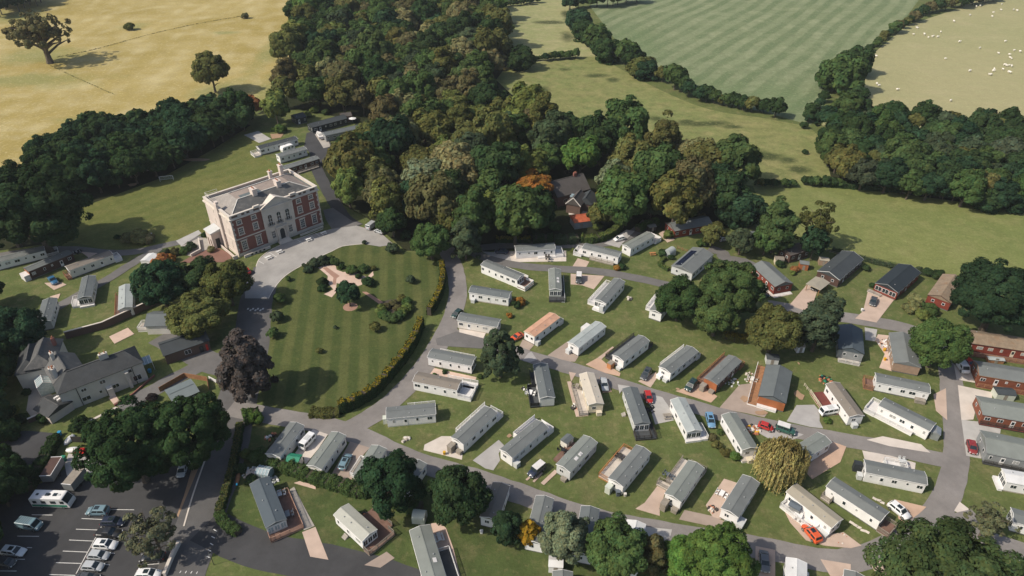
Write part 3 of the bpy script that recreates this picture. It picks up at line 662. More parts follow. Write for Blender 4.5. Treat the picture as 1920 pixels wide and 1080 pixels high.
def C(a, b, label, dk=None, **kw):
    l = kw.get('L') or clen(a, b, kw.get('ze', 2.95))
    if dk: kw['decks'] = dk(l)
    return caravan(a, b, label, **kw)

C(K1(942,882), K1(1325,528), 'white caravan with white rail round its far end and grey shed on pale concrete', lambda l: [deckL(l*.3, l+1.3, 1.1, sides='nw'), deckB(l, 1.3, sides='se')], box=[(-.9,1.0,1.6,1.9,'timber_grey'),(-.5,-.9,.8,.9,'timber_grey')], ends='oo', skirt='white')
C(K2(292,425), K2(700,85), 'white caravan with tall white panelled balcony at one end and grey gravel drive', lambda l: [deckL(l*.55, l+1.2, 1.3, solid=True), deckB(l, 1.2, sides='se', solid=True)], box=[(.9,-2.3,1.2,1.3,'palegrey')], ends='oo', skirt='white')
C(K2(935,590), K2(1243,258), 'pale caravan with grey-green roof, small grey shed and dark patio furniture beside it', lambda l: [deckL(l*.25, l*.9, 2.2, floor='deck_brown', rail=None)], roof='roof_green', wall='palegrey', ends='oo', skylight=2, box=[(-.5,-.6,.8,.7,'timber_grey')])
C(K2(1525,750), K2(1840,370), 'white caravan with long deck edged by an orange timber rail', lambda l: [deckL(1.2, l, 2.1, floor='deck_pale', rail='timber_orange', sides='new')], ends='ow', box=[(-.7,1.0,1.4,1.9,'palegreen')])
C(K3(610,683), K3(875,303), 'caravan wrapped by a weathered grey timber rail with a small fenced deck bay', lambda l: [deckL(l*.42, l+1.0, 1.2, floor='deck_pale', rail='timber_grey'), (l*.28,l*.42,1.8,4.2,.55,'deck_pale','timber_grey','nwe'), deckB(l, 1.0, floor='deck_pale', rail='timber_grey', sides='se')], roof='roof_green', ends='ow', box=[(-1.1,1.1,1.8,2.0,'timber_grey'),(-.6,-1.0,1.0,.9,'timber_grey')])
C(K3(1248,853), K3(1490,468), 'caravan beside a broad pink patio with white garden furniture', roof='roof_grey', ends='oo', box=[(-.5,-.3,.8,1.0,'palegrey'),(1.0,-2.4,2.2,1.2,'palegrey')])
C(K4(782,612), K4(268,208), 'caravan with tan roof and white terrace where an orange car is parked', lambda l: [deckL(l*.22, l*.95, 2.0, floor='deck_white', rail='white', sides='new')], roof='roof_tan', wall='white', ends='ww', box=[(1.2,2.0,2.2,.9,'mauve' if False else 'palegrey')])
C(K4(1315,535), K4(705,140), 'white caravan with mid-grey roof and brown timber deck at the road end', lambda l: [deckA(2.3, floor='deck_brown', rail='timber_grey'), deckL(l*.82, l*1.0, 1.2, floor='deck_pale', rail='timber_grey', sides='nwe')], ends='bo')
C(A6(815,940), A6(130,800), 'long white caravan with square white-railed deck behind it and dark end shed', lambda l: [deckR(l*.2, l*.58, 2.2, sides='sew')], roof='roof_grey', ends='bo', box=[(clen(A6(815,940),A6(130,800))+.9,-1.2,1.6,2.2,'dark_wall'),(clen(A6(815,940),A6(130,800))+.6,1.0,1.0,1.2,'palegrey')], skirt='white')
C(K5(793,760), K5(1080,545), 'white caravan with a peach coloured roof, red sports car at its end', lambda l: [deckB(l, .9, floor='deck_pale', rail='white'), deckL(l*.2, l*.75, 1.2, floor='deck_pale', rail=None)], roof='roof_peach', trim='cream', ends='wo', box=[(.9,-2.2,1.2,1.3,'palegrey')], skylight=0)
C(K5(1288,885), K5(1598,645), 'caravan with pale grey roof and white flat-roofed side porch', lambda l: [deckL(l*.3, l*.7, 1.2, floor='deck_dark', rail=None), (l*.68,l*.9,1.78,3.4,2.2,'deck_white',None,'')], roof='roof_pale', ends='oo', box=[(-.5,1.1,1.0,1.2,'palegrey')])
C(A1(1470,875), A1(1690,630), 'white caravan with glazed porch and white-railed deck beside a pink drive', lambda l: [deckL(.8, l, 1.7, sides='new'), deckA(1.0, sides='')], roof='roof_grey', ends='bo', skirt='white', box=[(-.55,-.9,.9,2.2,'palegrey')])
C(A1(970,742), A1(960,510), 'caravan standing end-on with pale green roof, dark veranda and orange-red base', lambda l: [deckA(2.2, z=.6, floor='deck_dark', rail='timber_dark', sides='w', e0=.8), deckR(-2.2, l*.9, 1.0, floor='deck_dark', rail='palegrey', sides='s')], roof='roof_green', wall='palegreen', ends='bo', skirt='orange_wall', skylight=2)
C(A1(580,600), A1(168,432), 'white caravan with brown-floored terrace boxed in by white boards at its end', lambda l: [deckA(2.9, floor='deck_brown', e0=.9, e1=0, solid=True), deckR(0, l*.6, .9, floor='deck_brown', sides='s', solid=True)], roof='roof_green' if False else 'roof_grey', ends='bo', skirt='white')
C(A1(462,800), A1(15,728), 'white caravan with low rounded dark roof beside a golden shrub', roof='roof_blue', rise=.7, ends='oo', box=[(clen(A1(462,800),A1(15,728))*.88,2.3,1.1,1.0,'palegrey')], skirt='skirt_stone')
C(A1(515,275), A1(960,245), 'white caravan lying along the upper lane with white-railed deck at one end', lambda l: [deckB(l, 2.4, e0=.8), deckR(l*.55, l, 1.0, sides='')], ends='oo', skirt='white')
C(A1(1700,345), A1(1290,245), 'white caravan with white terrace at its left end and orange shrub at the other', lambda l: [deckB(l, 2.2, e1=.5), deckL(l*.1, l*.75, 1.0, floor='deck_pale', rail='timber_grey', sides='n')], roof='roof_grey', ends='oo')
C(ZA(1290,243), ZA(1465,148), 'white caravan with white boarded terrace next to a parked white car by the hedge', lambda l: [deckB(l, 2.2, e0=.6, solid=True)], roof='roof_green', ends='oo', skirt='white')
C(ZA(1500,715), ZA(1610,570), 'white caravan half hidden under broad trees with white side terrace', lambda l: [deckL(l*.3, l, 1.6, sides='new')], ends='oo')
C(A3(1180,0), A3(1420,-170), 'white caravan end showing below the dense trees', ends='oo')
C((861,593), (936,606), 'white caravan beside the hedge road with dark green hatchback at its end', roof='roof_pale' if False else 'roof_grey', wall='offwhite', ends='oo', skirt='skirt_stone')
C(Z7(382,222), Z7(680,280), 'white caravan between the hedge road and the brown-roofed caravan', lambda l: [deckL(l*.1, l*.9, .8, sides='n')], roof='roof_grey', ends='ob')
C(K1(472,155), K1(972,255), 'brown-roofed white caravan with bright white balcony terrace on posts at its right end', lambda l: [deckB(l, 3.4, sides='nse', e1=.6, z=.9), deckL(l*.6, l+3.4, .8, sides='n', z=.9)], roof='roof_brown', ends='ob', skirt='white')
C(K1(146,567), K1(700,515), 'white caravan in the fork of the two roads with slim white rail behind it', lambda l: [deckL(l*.42, l, .9, sides='n')], roof='roof_grey', ends='oo', skirt='white', box=[(-.5,0,.9,1.6,'palegreen')])
LODGE = dict(name='lodge', cat='lodge', vents=1, ze=2.9, zs=.35)
C(A2(455,275), A2(885,195), 'dark red timber lodge with grey porch roof near the wood', w=6.3, wall='red_wall', roof='roof_grey', rise=1.2, trim='brown_wall', **LODGE)
r_ = C(A2(590,755), A2(830,543), 'wide grey-roofed lodge carrying a strip of solar panels', w=7.2, wall='palegrey', roof='roof_grey', rise=1.0, trim='grey_wall', **LODGE)
l_ = clen(A2(590,755), A2(830,543), 2.9); k_ = math.atan2(1.0, 3.6)
for i in range(8):
    for j in range(2):
        s_ = MB().box(-.62,.62,-.48,.48,0,.06).build('solar_panel', 'solar', r_); yy = 1.35+j*1.02
        s_.location = (l_*.08+1.34*i+.4, yy, 2.9+1.0*(1-yy/3.6)+.11); s_.rotation_euler = (-k_, 0, 0)
MB().tube((l_*.6,.2,3.7),(l_*.6,.2,5.0),.1,.1,8).build('flue', 'black', r_)
C(A2(1742,932), A2(1475,690), 'red timber lodge with grey roof and white paved apron', lambda l: [(-.9,.1,-2.8,2.8,.2,'deck_white',None,'')], w=6.3, wall='red_wall', roof='roof_grey', rise=1.2, trim='brown_wall', frames='white', **LODGE)
C(A8(798,460), A8(1072,230), 'dark lodge with long dark grey roof and a carport at its foot', w=7.0, wall='brown_wall', roof='roof_dark', rise=1.3, trim='palegrey', **LODGE)
C(A8(1452,600), A8(1712,378), 'red-fronted lodge with near-black roof above a pink drive', lambda l: [(-1.6,.1,.5,3.2,.3,'deck_pale','timber_grey','w')], w=6.8, wall='red_wall', roof='roof_black', rise=1.2, trim='grey_wall', ends='bw', **LODGE)
C(ZL(1484,497), ZL(1560,387), 'dark red lodge with mossy brown roof beside the huge dark tree', w=6.3, wall='red_wall', roof='roof_moss', rise=1.2, trim='brown_wall', **LODGE)
C(A5(1220,292), A5(1960,400), 'long dark red lodge with rust-mottled mossy roof', lambda l: [(1,l,-5.0,-3.05,.3,'deck_brown','timber','s')], w=6.3, wall='red_wall', roof='roof_moss', rise=1.3, trim='brown_wall', pane='curtain', frames='cream', **LODGE)
C(A5(1380,658), A5(1920,745), 'orange-red boarded lodge with plain grey roof by the red and white vehicles', lambda l: [(0,l,-4.2,-3.0,.4,'deck_red','timber','s')], w=6.0, L=13, wall='rust_wall', roof='roof_grey', rise=1.1, trim='timber', **LODGE)
C(A6(1415,115), A6(1920,202), 'orange boarded lodge with ribbed grey roof and tiny green shed behind it', lambda l: [(0,l,-3.9,-3.0,.4,'deck_red','timber_dark','s')], w=6.6, L=13, wall='rust_wall', roof='roof_green', rise=1.1, trim='grey_wall', **LODGE)
C(A6(1462,525), A6(1920,620), 'grey boarded lodge with broad grey-green roof beside a dark red car', lambda l: [(0,l,-4.2,-3.2,.3,'deck_dark','timber_dark','s')], w=7.2, L=14, wall='grey_wall', roof='roof_green', rise=1.2, trim='grey_wall', **LODGE)
C(A6(1695,905), A6(1920,945), 'white caravan with bright white roof and trim standing on a pink base', lambda l: [deckA(.8, sides=''), deckR(l*.45, l*.95, 1.6, sides='sew')], L=11, roof='roof_white', ends='bo', skirt='skirt_stone')
C(B6(775,515), B6(884,545), 'white caravan with bowed white end and pale blue-grey roof behind the loose shrub', L=11, roof='roof_grey', ends='bo')
C(A5(250,765), A5(855,890), 'white caravan with square brown timber-fenced deck at its end', lambda l: [deckA(2.2, floor='deck_brown', rail='timber')], ends='oo', box=[(clen(A5(250,765),A5(855,890))-1.6,-2.4,2.2,.9,'timber_grey')])
C(A6(320,77), A6(897,367), 'long white caravan with white-railed side terrace and metal shed at the end', lambda l: [deckA(2.4, e0=1.2), deckR(0, l*.75, 1.2, sides='s')], roof='roof_brown' if False else 'roof_grey', ends='bo', skirt='white')
C(A5(610,630), A5(545,292), 'wide grey-roofed lodge with tan end wall and a cluttered paved yard', w=6.3, wall='tan_wall', roof='roof_grey', rise=1.1, trim='grey_wall', ends='  ', **LODGE)
C(Z14(448,385), Z14(437,208), 'dark grey lodge with blue-black roof and small porch under the tall poplar', lambda l: [(-1.6,.1,-2.6,2.6,.3,'deck_pale','palegrey','w')], w=6.3, wall='grey_wall', roof='roof_navy', rise=1.2, trim='dark_wall', ends='ww', **LODGE)
C(A4(525,660), A4(605,305), 'lodge with bright orange end wall, slate-grey roof and white-railed side deck', lambda l: [(-.8,l+1.0,3.0,4.6,.6,'timber',  'white','n'), (-.9,.1,-1.5,3.0,.6,'deck_white','white','')], w=6.4, wall='tan_wall', gable='orange_wall', roof='roof_blue', rise=1.1, trim='dark_wall', ends='  ', **LODGE)
C(A4(1480,845), A4(1210,475), 'white caravan beside a dark red boarded terrace and parked camper van', lambda l: [deckL(l*.32, l*1.02, 3.4, floor='deck_red', rail='cream', sides='n', z=.3)], roof='roof_brown', ends='oo', box=[(-.5,.2,1.0,1.0,'palegrey')])
C(A3(232,430), A3(525,203), 'white caravan with black-railed deck round two sides and orange shed at its foot', lambda l: [deckL(l*.05, l+.9, 1.5, floor='deck_dark', rail='timber_dark'), deckB(l, .9, floor='deck_dark', rail='timber_dark', sides='se')], ends='oo', box=[(-1.3,1.1,1.6,1.7,'timber_orange'),(-.5,-.9,.9,.7,'palegrey')])
C(A3(758,565), A3(1068,322), 'white caravan with slim white rail round its far end, black car parked beside it', lambda l: [deckL(l*.25, l+.7, .6), deckB(l, .7, sides='se')], roof='roof_grey', ends='oo', box=[(-.5,1.0,1.0,1.0,'white'),(-.4,-.8,.8,.8,'palegrey')])
C(A3(1275,690), A3(1550,430), 'dark brown caravan with orange end and flower boxes round its deck', lambda l: [deckL(.5, l+1.2, 1.1, floor='deck_brown', rail='timber'), deckB(l, 1.4, floor='deck_brown', rail='timber', sides='se')], wall='brown_wall', gable='orange_wall', roof='roof_grey', trim='grey_wall', ends='  ', box=[(-1.0,1.2,1.5,1.8,'timber_grey'),(-.5,-.9,.9,.8,'timber_grey')])
C(Z7(1175,527), Z7(1128,300), 'grey caravan with black-fenced terrace and clutter along its left side', lambda l: [deckL(0, l*.55, 2.3, floor='deck_dark', rail='black', sides='nwe', solid=True), deckL(l*.6, l, 1.0, floor='deck_dark', rail='black', sides='n', solid=True)], wall='palegrey', roof='roof_blue', ends='  ')
C(A7(708,590), A7(600,245), 'cream caravan with beige roof and long pale side deck, silver car alongside', lambda l: [deckL(-.5, l*.85, 2.3, floor='deck_pale', rail='timber_grey', sides='nw')], wall='cream', roof='roof_cream', trim='offwhite', ends='oo', box=[(-.5,-.7,.9,1.0,'cream')])
C(A7(1228,808), A7(1088,408), 'caravan with slate-grey roof and open black veranda at its lower end', lambda l: [deckA(2.4, floor='deck_dark', rail='timber_dark'), deckR(-2.4, l*.6, 1.0, floor='deck_dark', rail='timber_dark', sides='s')], wall='palegrey', roof='roof_blue', ends='bo', trim='grey_wall', steps=[(6.0,2.3,math.pi)])
C(A7(1815,895), A7(1625,530), 'caravan with very pale roof and bay of white windows, blue estate car beside it', lambda l: [deckR(-.5, l*.35, 1.4), deckA(.6, sides='')], roof='roof_pale', wall='white', ends='bo', skirt='white')
C(Z11(1032,872), Z11(888,635), 'white caravan with grey-green roof and grassy planted bank on its left', lambda l: [deckA(1.1, floor='deck_pale', rail='white', sides='')], roof='roof_green', ends='oo', box=[(-.9,0,1.1,.9,'cream')])
C(Z12(670,140), Z12(798,60), 'grey-roofed caravan half hidden behind the golden weeping willow', roof='roof_green', ends='oo')
C(B1(308,567), B1(582,210), 'pale caravan with white minibus camper parked on its right', lambda l: [(-.2,2.4,1.8,3.6,.5,'deck_white',None,''), deckL(l*.3, l*.8, 1.2, floor='deck_brown', rail='timber_dark', sides='n')], wall='offwhite', roof='roof_grey', ends='  ')
C(B1(775,700), B1(1050,320), 'pale caravan with green-grey roof between camper van and blue-grey car', lambda l: [deckL(.5, l*.55, 1.4, floor='deck_white', rail=None)], wall='offwhite', roof='roof_green', ends='o ')
C(B1(1290,815), B1(1505,470), 'caravan with white planter terrace at its side and dark fir at its foot', lambda l: [deckL(1.6, l*.75, 1.4, floor='deck_pale', rail='white', sides='new', solid=True)], wall='offwhite', roof='roof_green', ends='o ')
C(B3(240,150), B3(325,25), 'short pale caravan tucked behind the dark fir by the road', L=9, anchor='b', wall='offwhite', roof='roof_grey', ends='oo')
C(B2(588,612), B2(400,125), 'navy-roofed caravan with glazed end and red-brown timber deck on two sides', lambda l: [deckR(-1.6, l*.72, 1.9, w=4.1, floor='deck_brown', rail='timber_pink', sides='se'), (-1.6,.1,-1.95,2.0,.55,'deck_brown','timber_pink','nw')], w=4.1, wall='palegrey', roof='roof_navy', ends='b ', trim='grey_wall', pane='glass_pale')
C(B2(1640,745), B2(1318,450), 'short white caravan with ribbed pale roof and brown timber deck round its end', lambda l: [deckA(1.8, floor='deck_brown', rail='timber_grey', e0=2.6), deckR(.1, l*.7, 2.6, floor='deck_brown', rail='timber_grey', sides='s')], roof='roof_rib', wall='white', ends='bo', steps=[(5.2,2.0,math.pi)])
C(B3(460,1080), B3(330,635), 'large grey caravan with white-edged black terrace and a white picnic table alongside', lambda l: [deckR(l*.02, l*.62, 2.0, w=4.2, floor='deck_dark', rail='white', sides='se')], w=4.2, L=12.5, anchor='b', wall='white', roof='roof_green', ends='  ', skylight=1)
C(B3(965,555), B3(1080,235), 'white caravan with khaki-grey roof beside the round dark tree', wall='white', roof='roof_brown', ends='oo')
C(B4(40,560), B4(130,195), 'blue-grey roofed caravan behind the gold-leaved tree', L=11, anchor='b', roof='roof_grey', ends='oo')
C(B4(575,720), B4(642,312), 'blue-grey roofed caravan behind the silvery tree', L=11, anchor='b', roof='roof_blue', ends='oo')
C(B4(1090,850), B4(1160,475), 'caravan with ribbed white roof poking out above the roadside trees', L=11, anchor='b', roof='roof_white', ends='oo')
C(B5(675,800), B5(680,545), 'white-roofed caravan with white-railed strip beside the grey saloon', lambda l: [deckR(2, l, 1.0, sides='')], L=10, anchor='b', roof='roof_white', ends='oo')
C(B5(1320,960), B5(1340,690), 'grey-roofed caravan by the lower bend cut by the frame', L=10, anchor='b', roof='roof_grey', ends='oo')
C(B4(330,1250), B4(330,1030), 'grey-roofed caravan at the bottom with a white shed behind it', L=10, anchor='b', roof='roof_grey', ends='oo')
C(B7(-300,350), B7(500,150), 'long white caravan with dark white-railed terrace at its end below the dark trees', lambda l: [deckB(l, 2.6, floor='deck_dark')], L=14, anchor='b', roof='roof_grey', ends='oo')
C(B7(288,398), B7(790,192), 'dark brown caravan with white windows and pale lean-to at its end', lambda l: [(-1.6,.1,-1.6,1.6,1.9,'deck_white',None,'')], wall='brown_wall', gable='orange_wall', roof='roof_brown' if False else 'roof_grey', trim='brown_wall', ends='o ')
C(B7(752,382), B7(1250,203), 'cream caravan with swept white gable edge between two lanes', lambda l: [deckB(l, 1.2, rail='white'), deckA(1.2, floor='deck_brown', rail='timber')], wall='offwhite', roof='roof_brown', ends='bo')
C(B7(485,985), B7(560,728), 'pale grey caravan with blue-grey roof at the end of the lane', wall='palegrey', roof='roof_blue', ends='  ', decks=[(1.5,3.0,1.75,2.6,.5,'deck_white',None,'')])
C(B7(950,712), B7(1000,475), 'caravan with white end bay and small white terrace on its left', lambda l: [deckL(.2, l*.4, 2.2, sides='nwe'), deckA(.7, sides='')], wall='offwhite', roof='roof_blue', ends='bo')
C(ZW(940,875), ZW(945,702), 'pale caravan with timber-fenced brown yard on its left beside the dark evergreens', lambda l: [deckL(-.2, l, 1.6, floor='deck_brown', rail='timber', sides='nwe', z=.3)], wall='offwhite', roof='roof_pale', ends='wo')
C(ZT(258,582), ZT(690,468), 'white caravan with almost black roof and white-railed end deck behind the mansion', lambda l: [deckA(2.8, floor='deck_pale', e0=.6)], roof='roof_dark', ends='bo')
C(ZT(482,672), ZT(792,585), 'small white caravan in front of a touring caravan behind the mansion', roof='roof_grey', ends='oo')
C(ZT(540,812), ZT(930,690), 'brown-walled caravan next to the mansion roof', lambda l: [deckR(l*.3, l*.9, 1.6, floor='deck_pale', rail='timber_grey', sides='s')], wall='brown_wall', roof='roof_grey', trim='grey_wall', ends='oo')
C(ZT(660,240), ZT(775,212), 'small black lodge at the edge of the wood', w=6, wall='dark_wall', roof='roof_dark', rise=1.2, trim='dark_wall', **LODGE)
C(ZT(842,338), ZT(1235,235), 'long black lodge with dark grey roof at the wood edge', w=5.5, wall='dark_wall', roof='roof_dark', rise=1.1, trim='dark_wall', **LODGE)
C(ZT(1000,430), ZT(1425,338), 'grey-roofed lodge in front of the long black one', w=4.6, wall='grey_wall', roof='roof_blue', rise=.8, trim='grey_wall', **LODGE)
C(ZT(1190,222), ZT(1310,205), 'little brown-roofed cabin deep in the trees', w=4.5, wall='brown_wall', roof='roof_house', rise=1.1, trim='brown_wall', **LODGE)
C(ZL(455,165), ZL(575,170), 'grey-roofed lodge showing between the lodge-side trees', w=5.5, wall='brown_wall', roof='roof_grey', rise=1.0, trim='brown_wall', **LODGE)
C(ZL(690,255), ZL(790,225), 'brown-walled cabin glimpsed between two tall trees', w=5.0, wall='brown_wall', roof='roof_house', rise=1.0, trim='brown_wall', **LODGE)

# ------------------------------------------------------------------ sheds and small outbuildings
def shed(u, v, label, l=2.6, w=2.0, h=1.9, rise=.45, rz=0., wall='timber_grey', roof='roof_grey', name='shed', cat='shed', curved=False):
    root = empty(name, P(u, v), rz); tag(root, label, cat, 'garden sheds')
    x, y = l/2, w/2
    if curved:
        rings = []
        for xx in (-x, x):
            rings.append([(xx, -y*math.cos(t), max(0, h*.55+math.sin(t)*h*.55) if 0 <= t <= math.pi else 0) for t in [math.pi*i/10 for i in range(11)]]+[(xx, y, 0), (xx, -y, 0)])
        MB().loft(rings).build('shell', roof, root)
        MB().box(x+.005, x+.04, -.4, .4, 0, 1.6).build('door', wall, root)
        return root
    gable_shell(MB(), -x, x, -y, y, 0, h, rise).build('wall', wall, root)
    gable_roof(MB(), -x-.1, x+.1, -y-.12, y+.12, h-.04, rise+.05, .07).build('roof', roof, root)
    MB().box(-.38, .38, -y-.03, -y-.002, .05, 1.7).build('door', 'timber_grey' if wall != 'timber_grey' else 'timber_dark', root)
    return root
shed(*B1(565,660), 'small shed with bright green roof under the clipped hedge', 2.8, 2.2, rz=R(-10), wall='offwhite', roof='shed_green')
shed(*B3(330,560), 'round-topped grey garden shed at the head of the grey caravan', 2.6, 2.4, 2.2, rz=R(-8), wall='timber_grey', roof='palegreen', curved=True)
shed(*A2(450,590), 'barrel-roofed shed beside the round clipped bush', 3.4, 2.6, 2.3, rz=R(45), wall='palegrey', roof='roof_pale', curved=True)
shed(*A5(1670,985), 'dark green shed behind the orange lodge', 4.2, 2.6, 1.9, rz=R(-8), wall='palegreen', roof='roof_dark')
shed(*K2(975,320), 'small grey-roofed shed on the caravan deck', 2.4, 1.8, 1.8, rz=R(48), wall='offwhite', roof='roof_blue')
shed(*A6(900,470), 'ribbed metal shed at the caravan end', 2.4, 1.8, 1.9, rz=R(60), wall='steel', roof='steel')
shed(*A3(1770,235), 'pale green shed under the spreading trees', 2.6, 2.2, 2.2, rz=R(5), wall='palegreen', roof='roof_white')
shed(*A4(825,105), 'tiny white shed with pinkish roof under the trees', 2.0, 1.8, 1.9, rz=R(5), wall='white', roof='roof_tan')
shed(*A4(515,235), 'grey shed behind the orange-ended lodge', 3.0, 2.2, 1.9, rz=R(-10), wall='palegrey', roof='roof_dark')
shed(*A8(510,380), 'red-brown shed with pale roof by the lodge garden', 2.6, 2.2, 2.2, rz=R(-15), wall='orange_wall', roof='roof_grey')
shed(*A8(235,320), 'pale summerhouse on the lodge lawn', 2.6, 2.2, 1.9, rz=R(-10), wall='cream', roof='roof_brown')
shed(*A8(735,330), 'tan-roofed shed by the dark lodge', 2.8, 2.2, 1.9, rz=R(-15), wall='tan_wall', roof='roof_tan')
shed(*A2(245,310), 'little grey hut by the clipped hedge and red lodge', 2.6, 2.0, 1.7, rz=R(20), wall='timber_dark', roof='roof_grey')
shed(*B4(250,990), 'white shed behind the bottom caravan', 2.6, 2.2, 2.0, rz=R(-5), wall='white', roof='roof_white')
shed(*ZW(1140,545), 'white boarded hut with white roof beside the bronze shrub', 4.2, 3.6, 2.6, rz=R(80), wall='white', roof='roof_white')
shed(*A5(1585,590), 'grey tarpaulin-topped log store behind the orange-red lodge', 3.8, 1.4, 1.1, .2, rz=R(-8), wall='timber', roof='roof_pale')
# carport in front of the dark lodge
q = empty('carport', P(*A8(660,620)), R(42)); tag(q, 'open-sided carport with pinkish roof in front of the dark lodge', 'carport')
for xx in (-2.6, 2.6):
    for yy in (-1.9, 1.9): MB().box(xx-.08, xx+.08, yy-.08, yy+.08, 0, 2.3).build('post', 'timber', q)
gable_roof(MB(), -3, 3, -2.3, 2.3, 2.3, .4, .08).build('roof', 'roof_tan', q)
# greenhouse at the head of the navy-roofed caravan
q = empty('greenhouse', P(*B1(225,790)), R(-12)); tag(q, 'glass-roofed lean-to greenhouse above the navy-roofed caravan', 'greenhouse')
gable_shell(MB(), -1.5, 1.5, -1.2, 1.2, 0, 1.7, .5).build('glazing', 'glass_pale', q)
b = MB()
for i in range(5):
    x = -1.5+.75*i
    for s in (-1, 1): b.bar((x,s*1.22,0),(x,s*1.22,1.72),.06); b.bar((x,s*1.22,1.74),(x,0,2.26),.06)
b.bar((-1.5,0,2.26),(1.5,0,2.26),.07); b.build('frame', 'white', q)
# ------------------------------------------------------------------ the mansion
FL, FR = P(449,482), P(606,421)
md = FR-FL; MW = md.length; MD, MH = 18.6, 14.6
man = empty('mansion', FL, math.atan2(md.y, md.x))
tag(man, 'red brick mansion with white stone centrepiece, pediment and parapet above the forecourt', 'mansion')
cx0, cx1 = MW*.335, MW*.672          # white central bay
def mb(name, m, fn, par=man):
    b = MB(); fn(b); return b.build(name, m, par)
mb('plinth', 'stone', lambda b: b.box(-.12, MW+.12, -.12, MD+.12, 0, 1.05))
mb('side_wall', 'stone_pink', lambda b: b.box(0, MW, .12, MD, 1.051, MH-1.5))
for n_, xa, xb in (('left', .02, cx0), ('right', cx1, MW-.02)):
    mb('brick_wall', 'brick', lambda b: b.box(xa, xb, 0, .119, 1.051, MH-1.5))
mb('centre_wall', 'stone', lambda b: b.box(cx0, cx1, -.55, .118, 1.052, MH-1.5))
mb('string_course', 'stone', lambda b: (b.box(-.1, cx0-.01, -.14, -.001, 5.85, 6.25), b.box(cx1+.01, MW+.1, -.14, -.001, 5.85, 6.25), b.box(cx0-.1, cx1+.1, -.68, -.551, 5.85, 6.25), b.box(-.13, -.001, 0, MD, 5.85, 6.2)))
mb('cornice', 'stone', lambda b: (b.box(-.45, MW+.45, -.45, MD+.45, MH-1.5, MH-1.1), b.box(cx0-.3, cx1+.3, -1.0, -.451, MH-1.5, MH-1.1)))
def parapet(b):
    t = .4
    b.box(-.1, MW+.1, -.1, t, MH-1.099, MH); b.box(-.1, MW+.1, MD-t, MD+.1, MH-1.099, MH)
    b.box(-.1, t, t+.001, MD-t-.001, MH-1.099, MH); b.box(MW-t, MW+.1, t+.001, MD-t-.001, MH-1.099, MH)
pp = mb('parapet', 'stone', parapet)
def coping(b):
    b.box(-.2, MW+.2, -.2, .55, MH+.001, MH+.16); b.box(-.2, MW+.2, MD-.55, MD+.2, MH+.001, MH+.16)
    b.box(-.2, .55, .56, MD-.56, MH+.001, MH+.16); b.box(MW-.55, MW+.2, .56, MD-.56, MH+.001, MH+.16)
mb('coping', 'stone', coping, pp)
for x, w in ((1.6,1.9),(4.4,1.0),(6.1,1.0),(8.9,1.9),(21.9,1.9),(24.5,1.0),(26.2,1.0),(29.1,1.8)):
    x = x*MW/30.9; mb('balustrade_opening', 'brick_dark', lambda b: b.box(x-w/2, x+w/2, -.125, -.101, MH-.85, MH-.2), pp)
# quoins at the corners
def quoins(b, x, s):
    for i in range(13):
        w = .75 if i % 2 else .45; z = 1.1+i*.92
        b.box(min(x, x+s*w), max(x, x+s*w), -.06, -.001, z, z+.8)
for x, s in ((0, 1), (MW, -1)): mb('quoins', 'stone', lambda b: quoins(b, x, s))
for x in (cx0+.1, cx1-.1): mb('pilaster', 'stone', lambda b: b.box(x-.35, x+.35, -.7, -.551, 6.3, MH-1.52))
# pediment
def pedi(b):
    y = -.6; xm = (cx0+cx1)/2
    n = len(b.v); b.v += [(cx0-.3,y,MH-1.08),(cx1+.3,y,MH-1.08),(xm,y,MH+1.7),(cx0-.3,.6,MH-1.08),(cx1+.3,.6,MH-1.08),(xm,2.6,MH+1.7)]
    b.f += [(n,n+1,n+2),(n+1,n+4,n+5,n+2),(n+3,n,n+2,n+5)]
pd = mb('pediment', 'stone', pedi)
mb('raking_cornice', 'stone', lambda b: (b.bar((cx0-.5,-.75,MH-.95),((cx0+cx1)/2,-.75,MH+1.85),.5,.3), b.bar((cx1+.5,-.75,MH-.95),((cx0+cx1)/2,-.75,MH+1.85),.5,.3)), pd)
mb('blocking_course', 'stone', lambda b: (b.box(cx0-2.2, cx0-.2, -.1, .6, MH+.17, MH+.6), b.box(cx1+.2, cx1+2.2, -.1, .6, MH+.17, MH+.6)), pd)
# windows: sash frame, surround, glazing bars
def mwin(x, z, w, h, y=0., blind=False, head=True):
    o = mb('window', 'stone', lambda b: (b.box(x-w/2-.3, x-w/2, y-.1, y-.002, z-h/2-.1, z+h/2), b.box(x+w/2, x+w/2+.3, y-.1, y-.002, z-h/2-.1, z+h/2),
        b.box(x-w/2-.3, x+w/2+.3, y-.12, y-.002, z+h/2+.001, z+h/2+.32), b.box(x-w/2-.38, x+w/2+.38, y-.22, y-.002, z-h/2-.36, z-h/2-.101)))
    if head: mb('hood', 'stone', lambda b: b.box(x-w/2-.5, x+w/2+.5, y-.35, y-.002, z+h/2+.33, z+h/2+.5), o)
    mb('pane', 'glass', lambda b: b.box(x-w/2, x+w/2, y-.03, y-.004, z-h/2, z+h/2), o)
    def bars(b):
        for i in (1, 2): b.box(x-w/2+w*i/3-.035, x-w/2+w*i/3+.035, y-.06, y-.031, z-h/2, z+h/2)
        n = max(2, int(round(h/.75)))
        for i in range(1, n): b.box(x-w/2, x+w/2, y-.065, y-.032, z-h/2+h*i/n-.035, z-h/2+h*i/n+.035)
    mb('glazing_bars', 'white', bars, o)
for fx in (.085, .245, .762, .908):
    x = MW*fx
    mwin(x, 3.45, 1.35, 2.9); mwin(x, 8.6, 1.3, 2.1, head=False); mwin(x, 11.75, 1.2, 1.05, head=False)
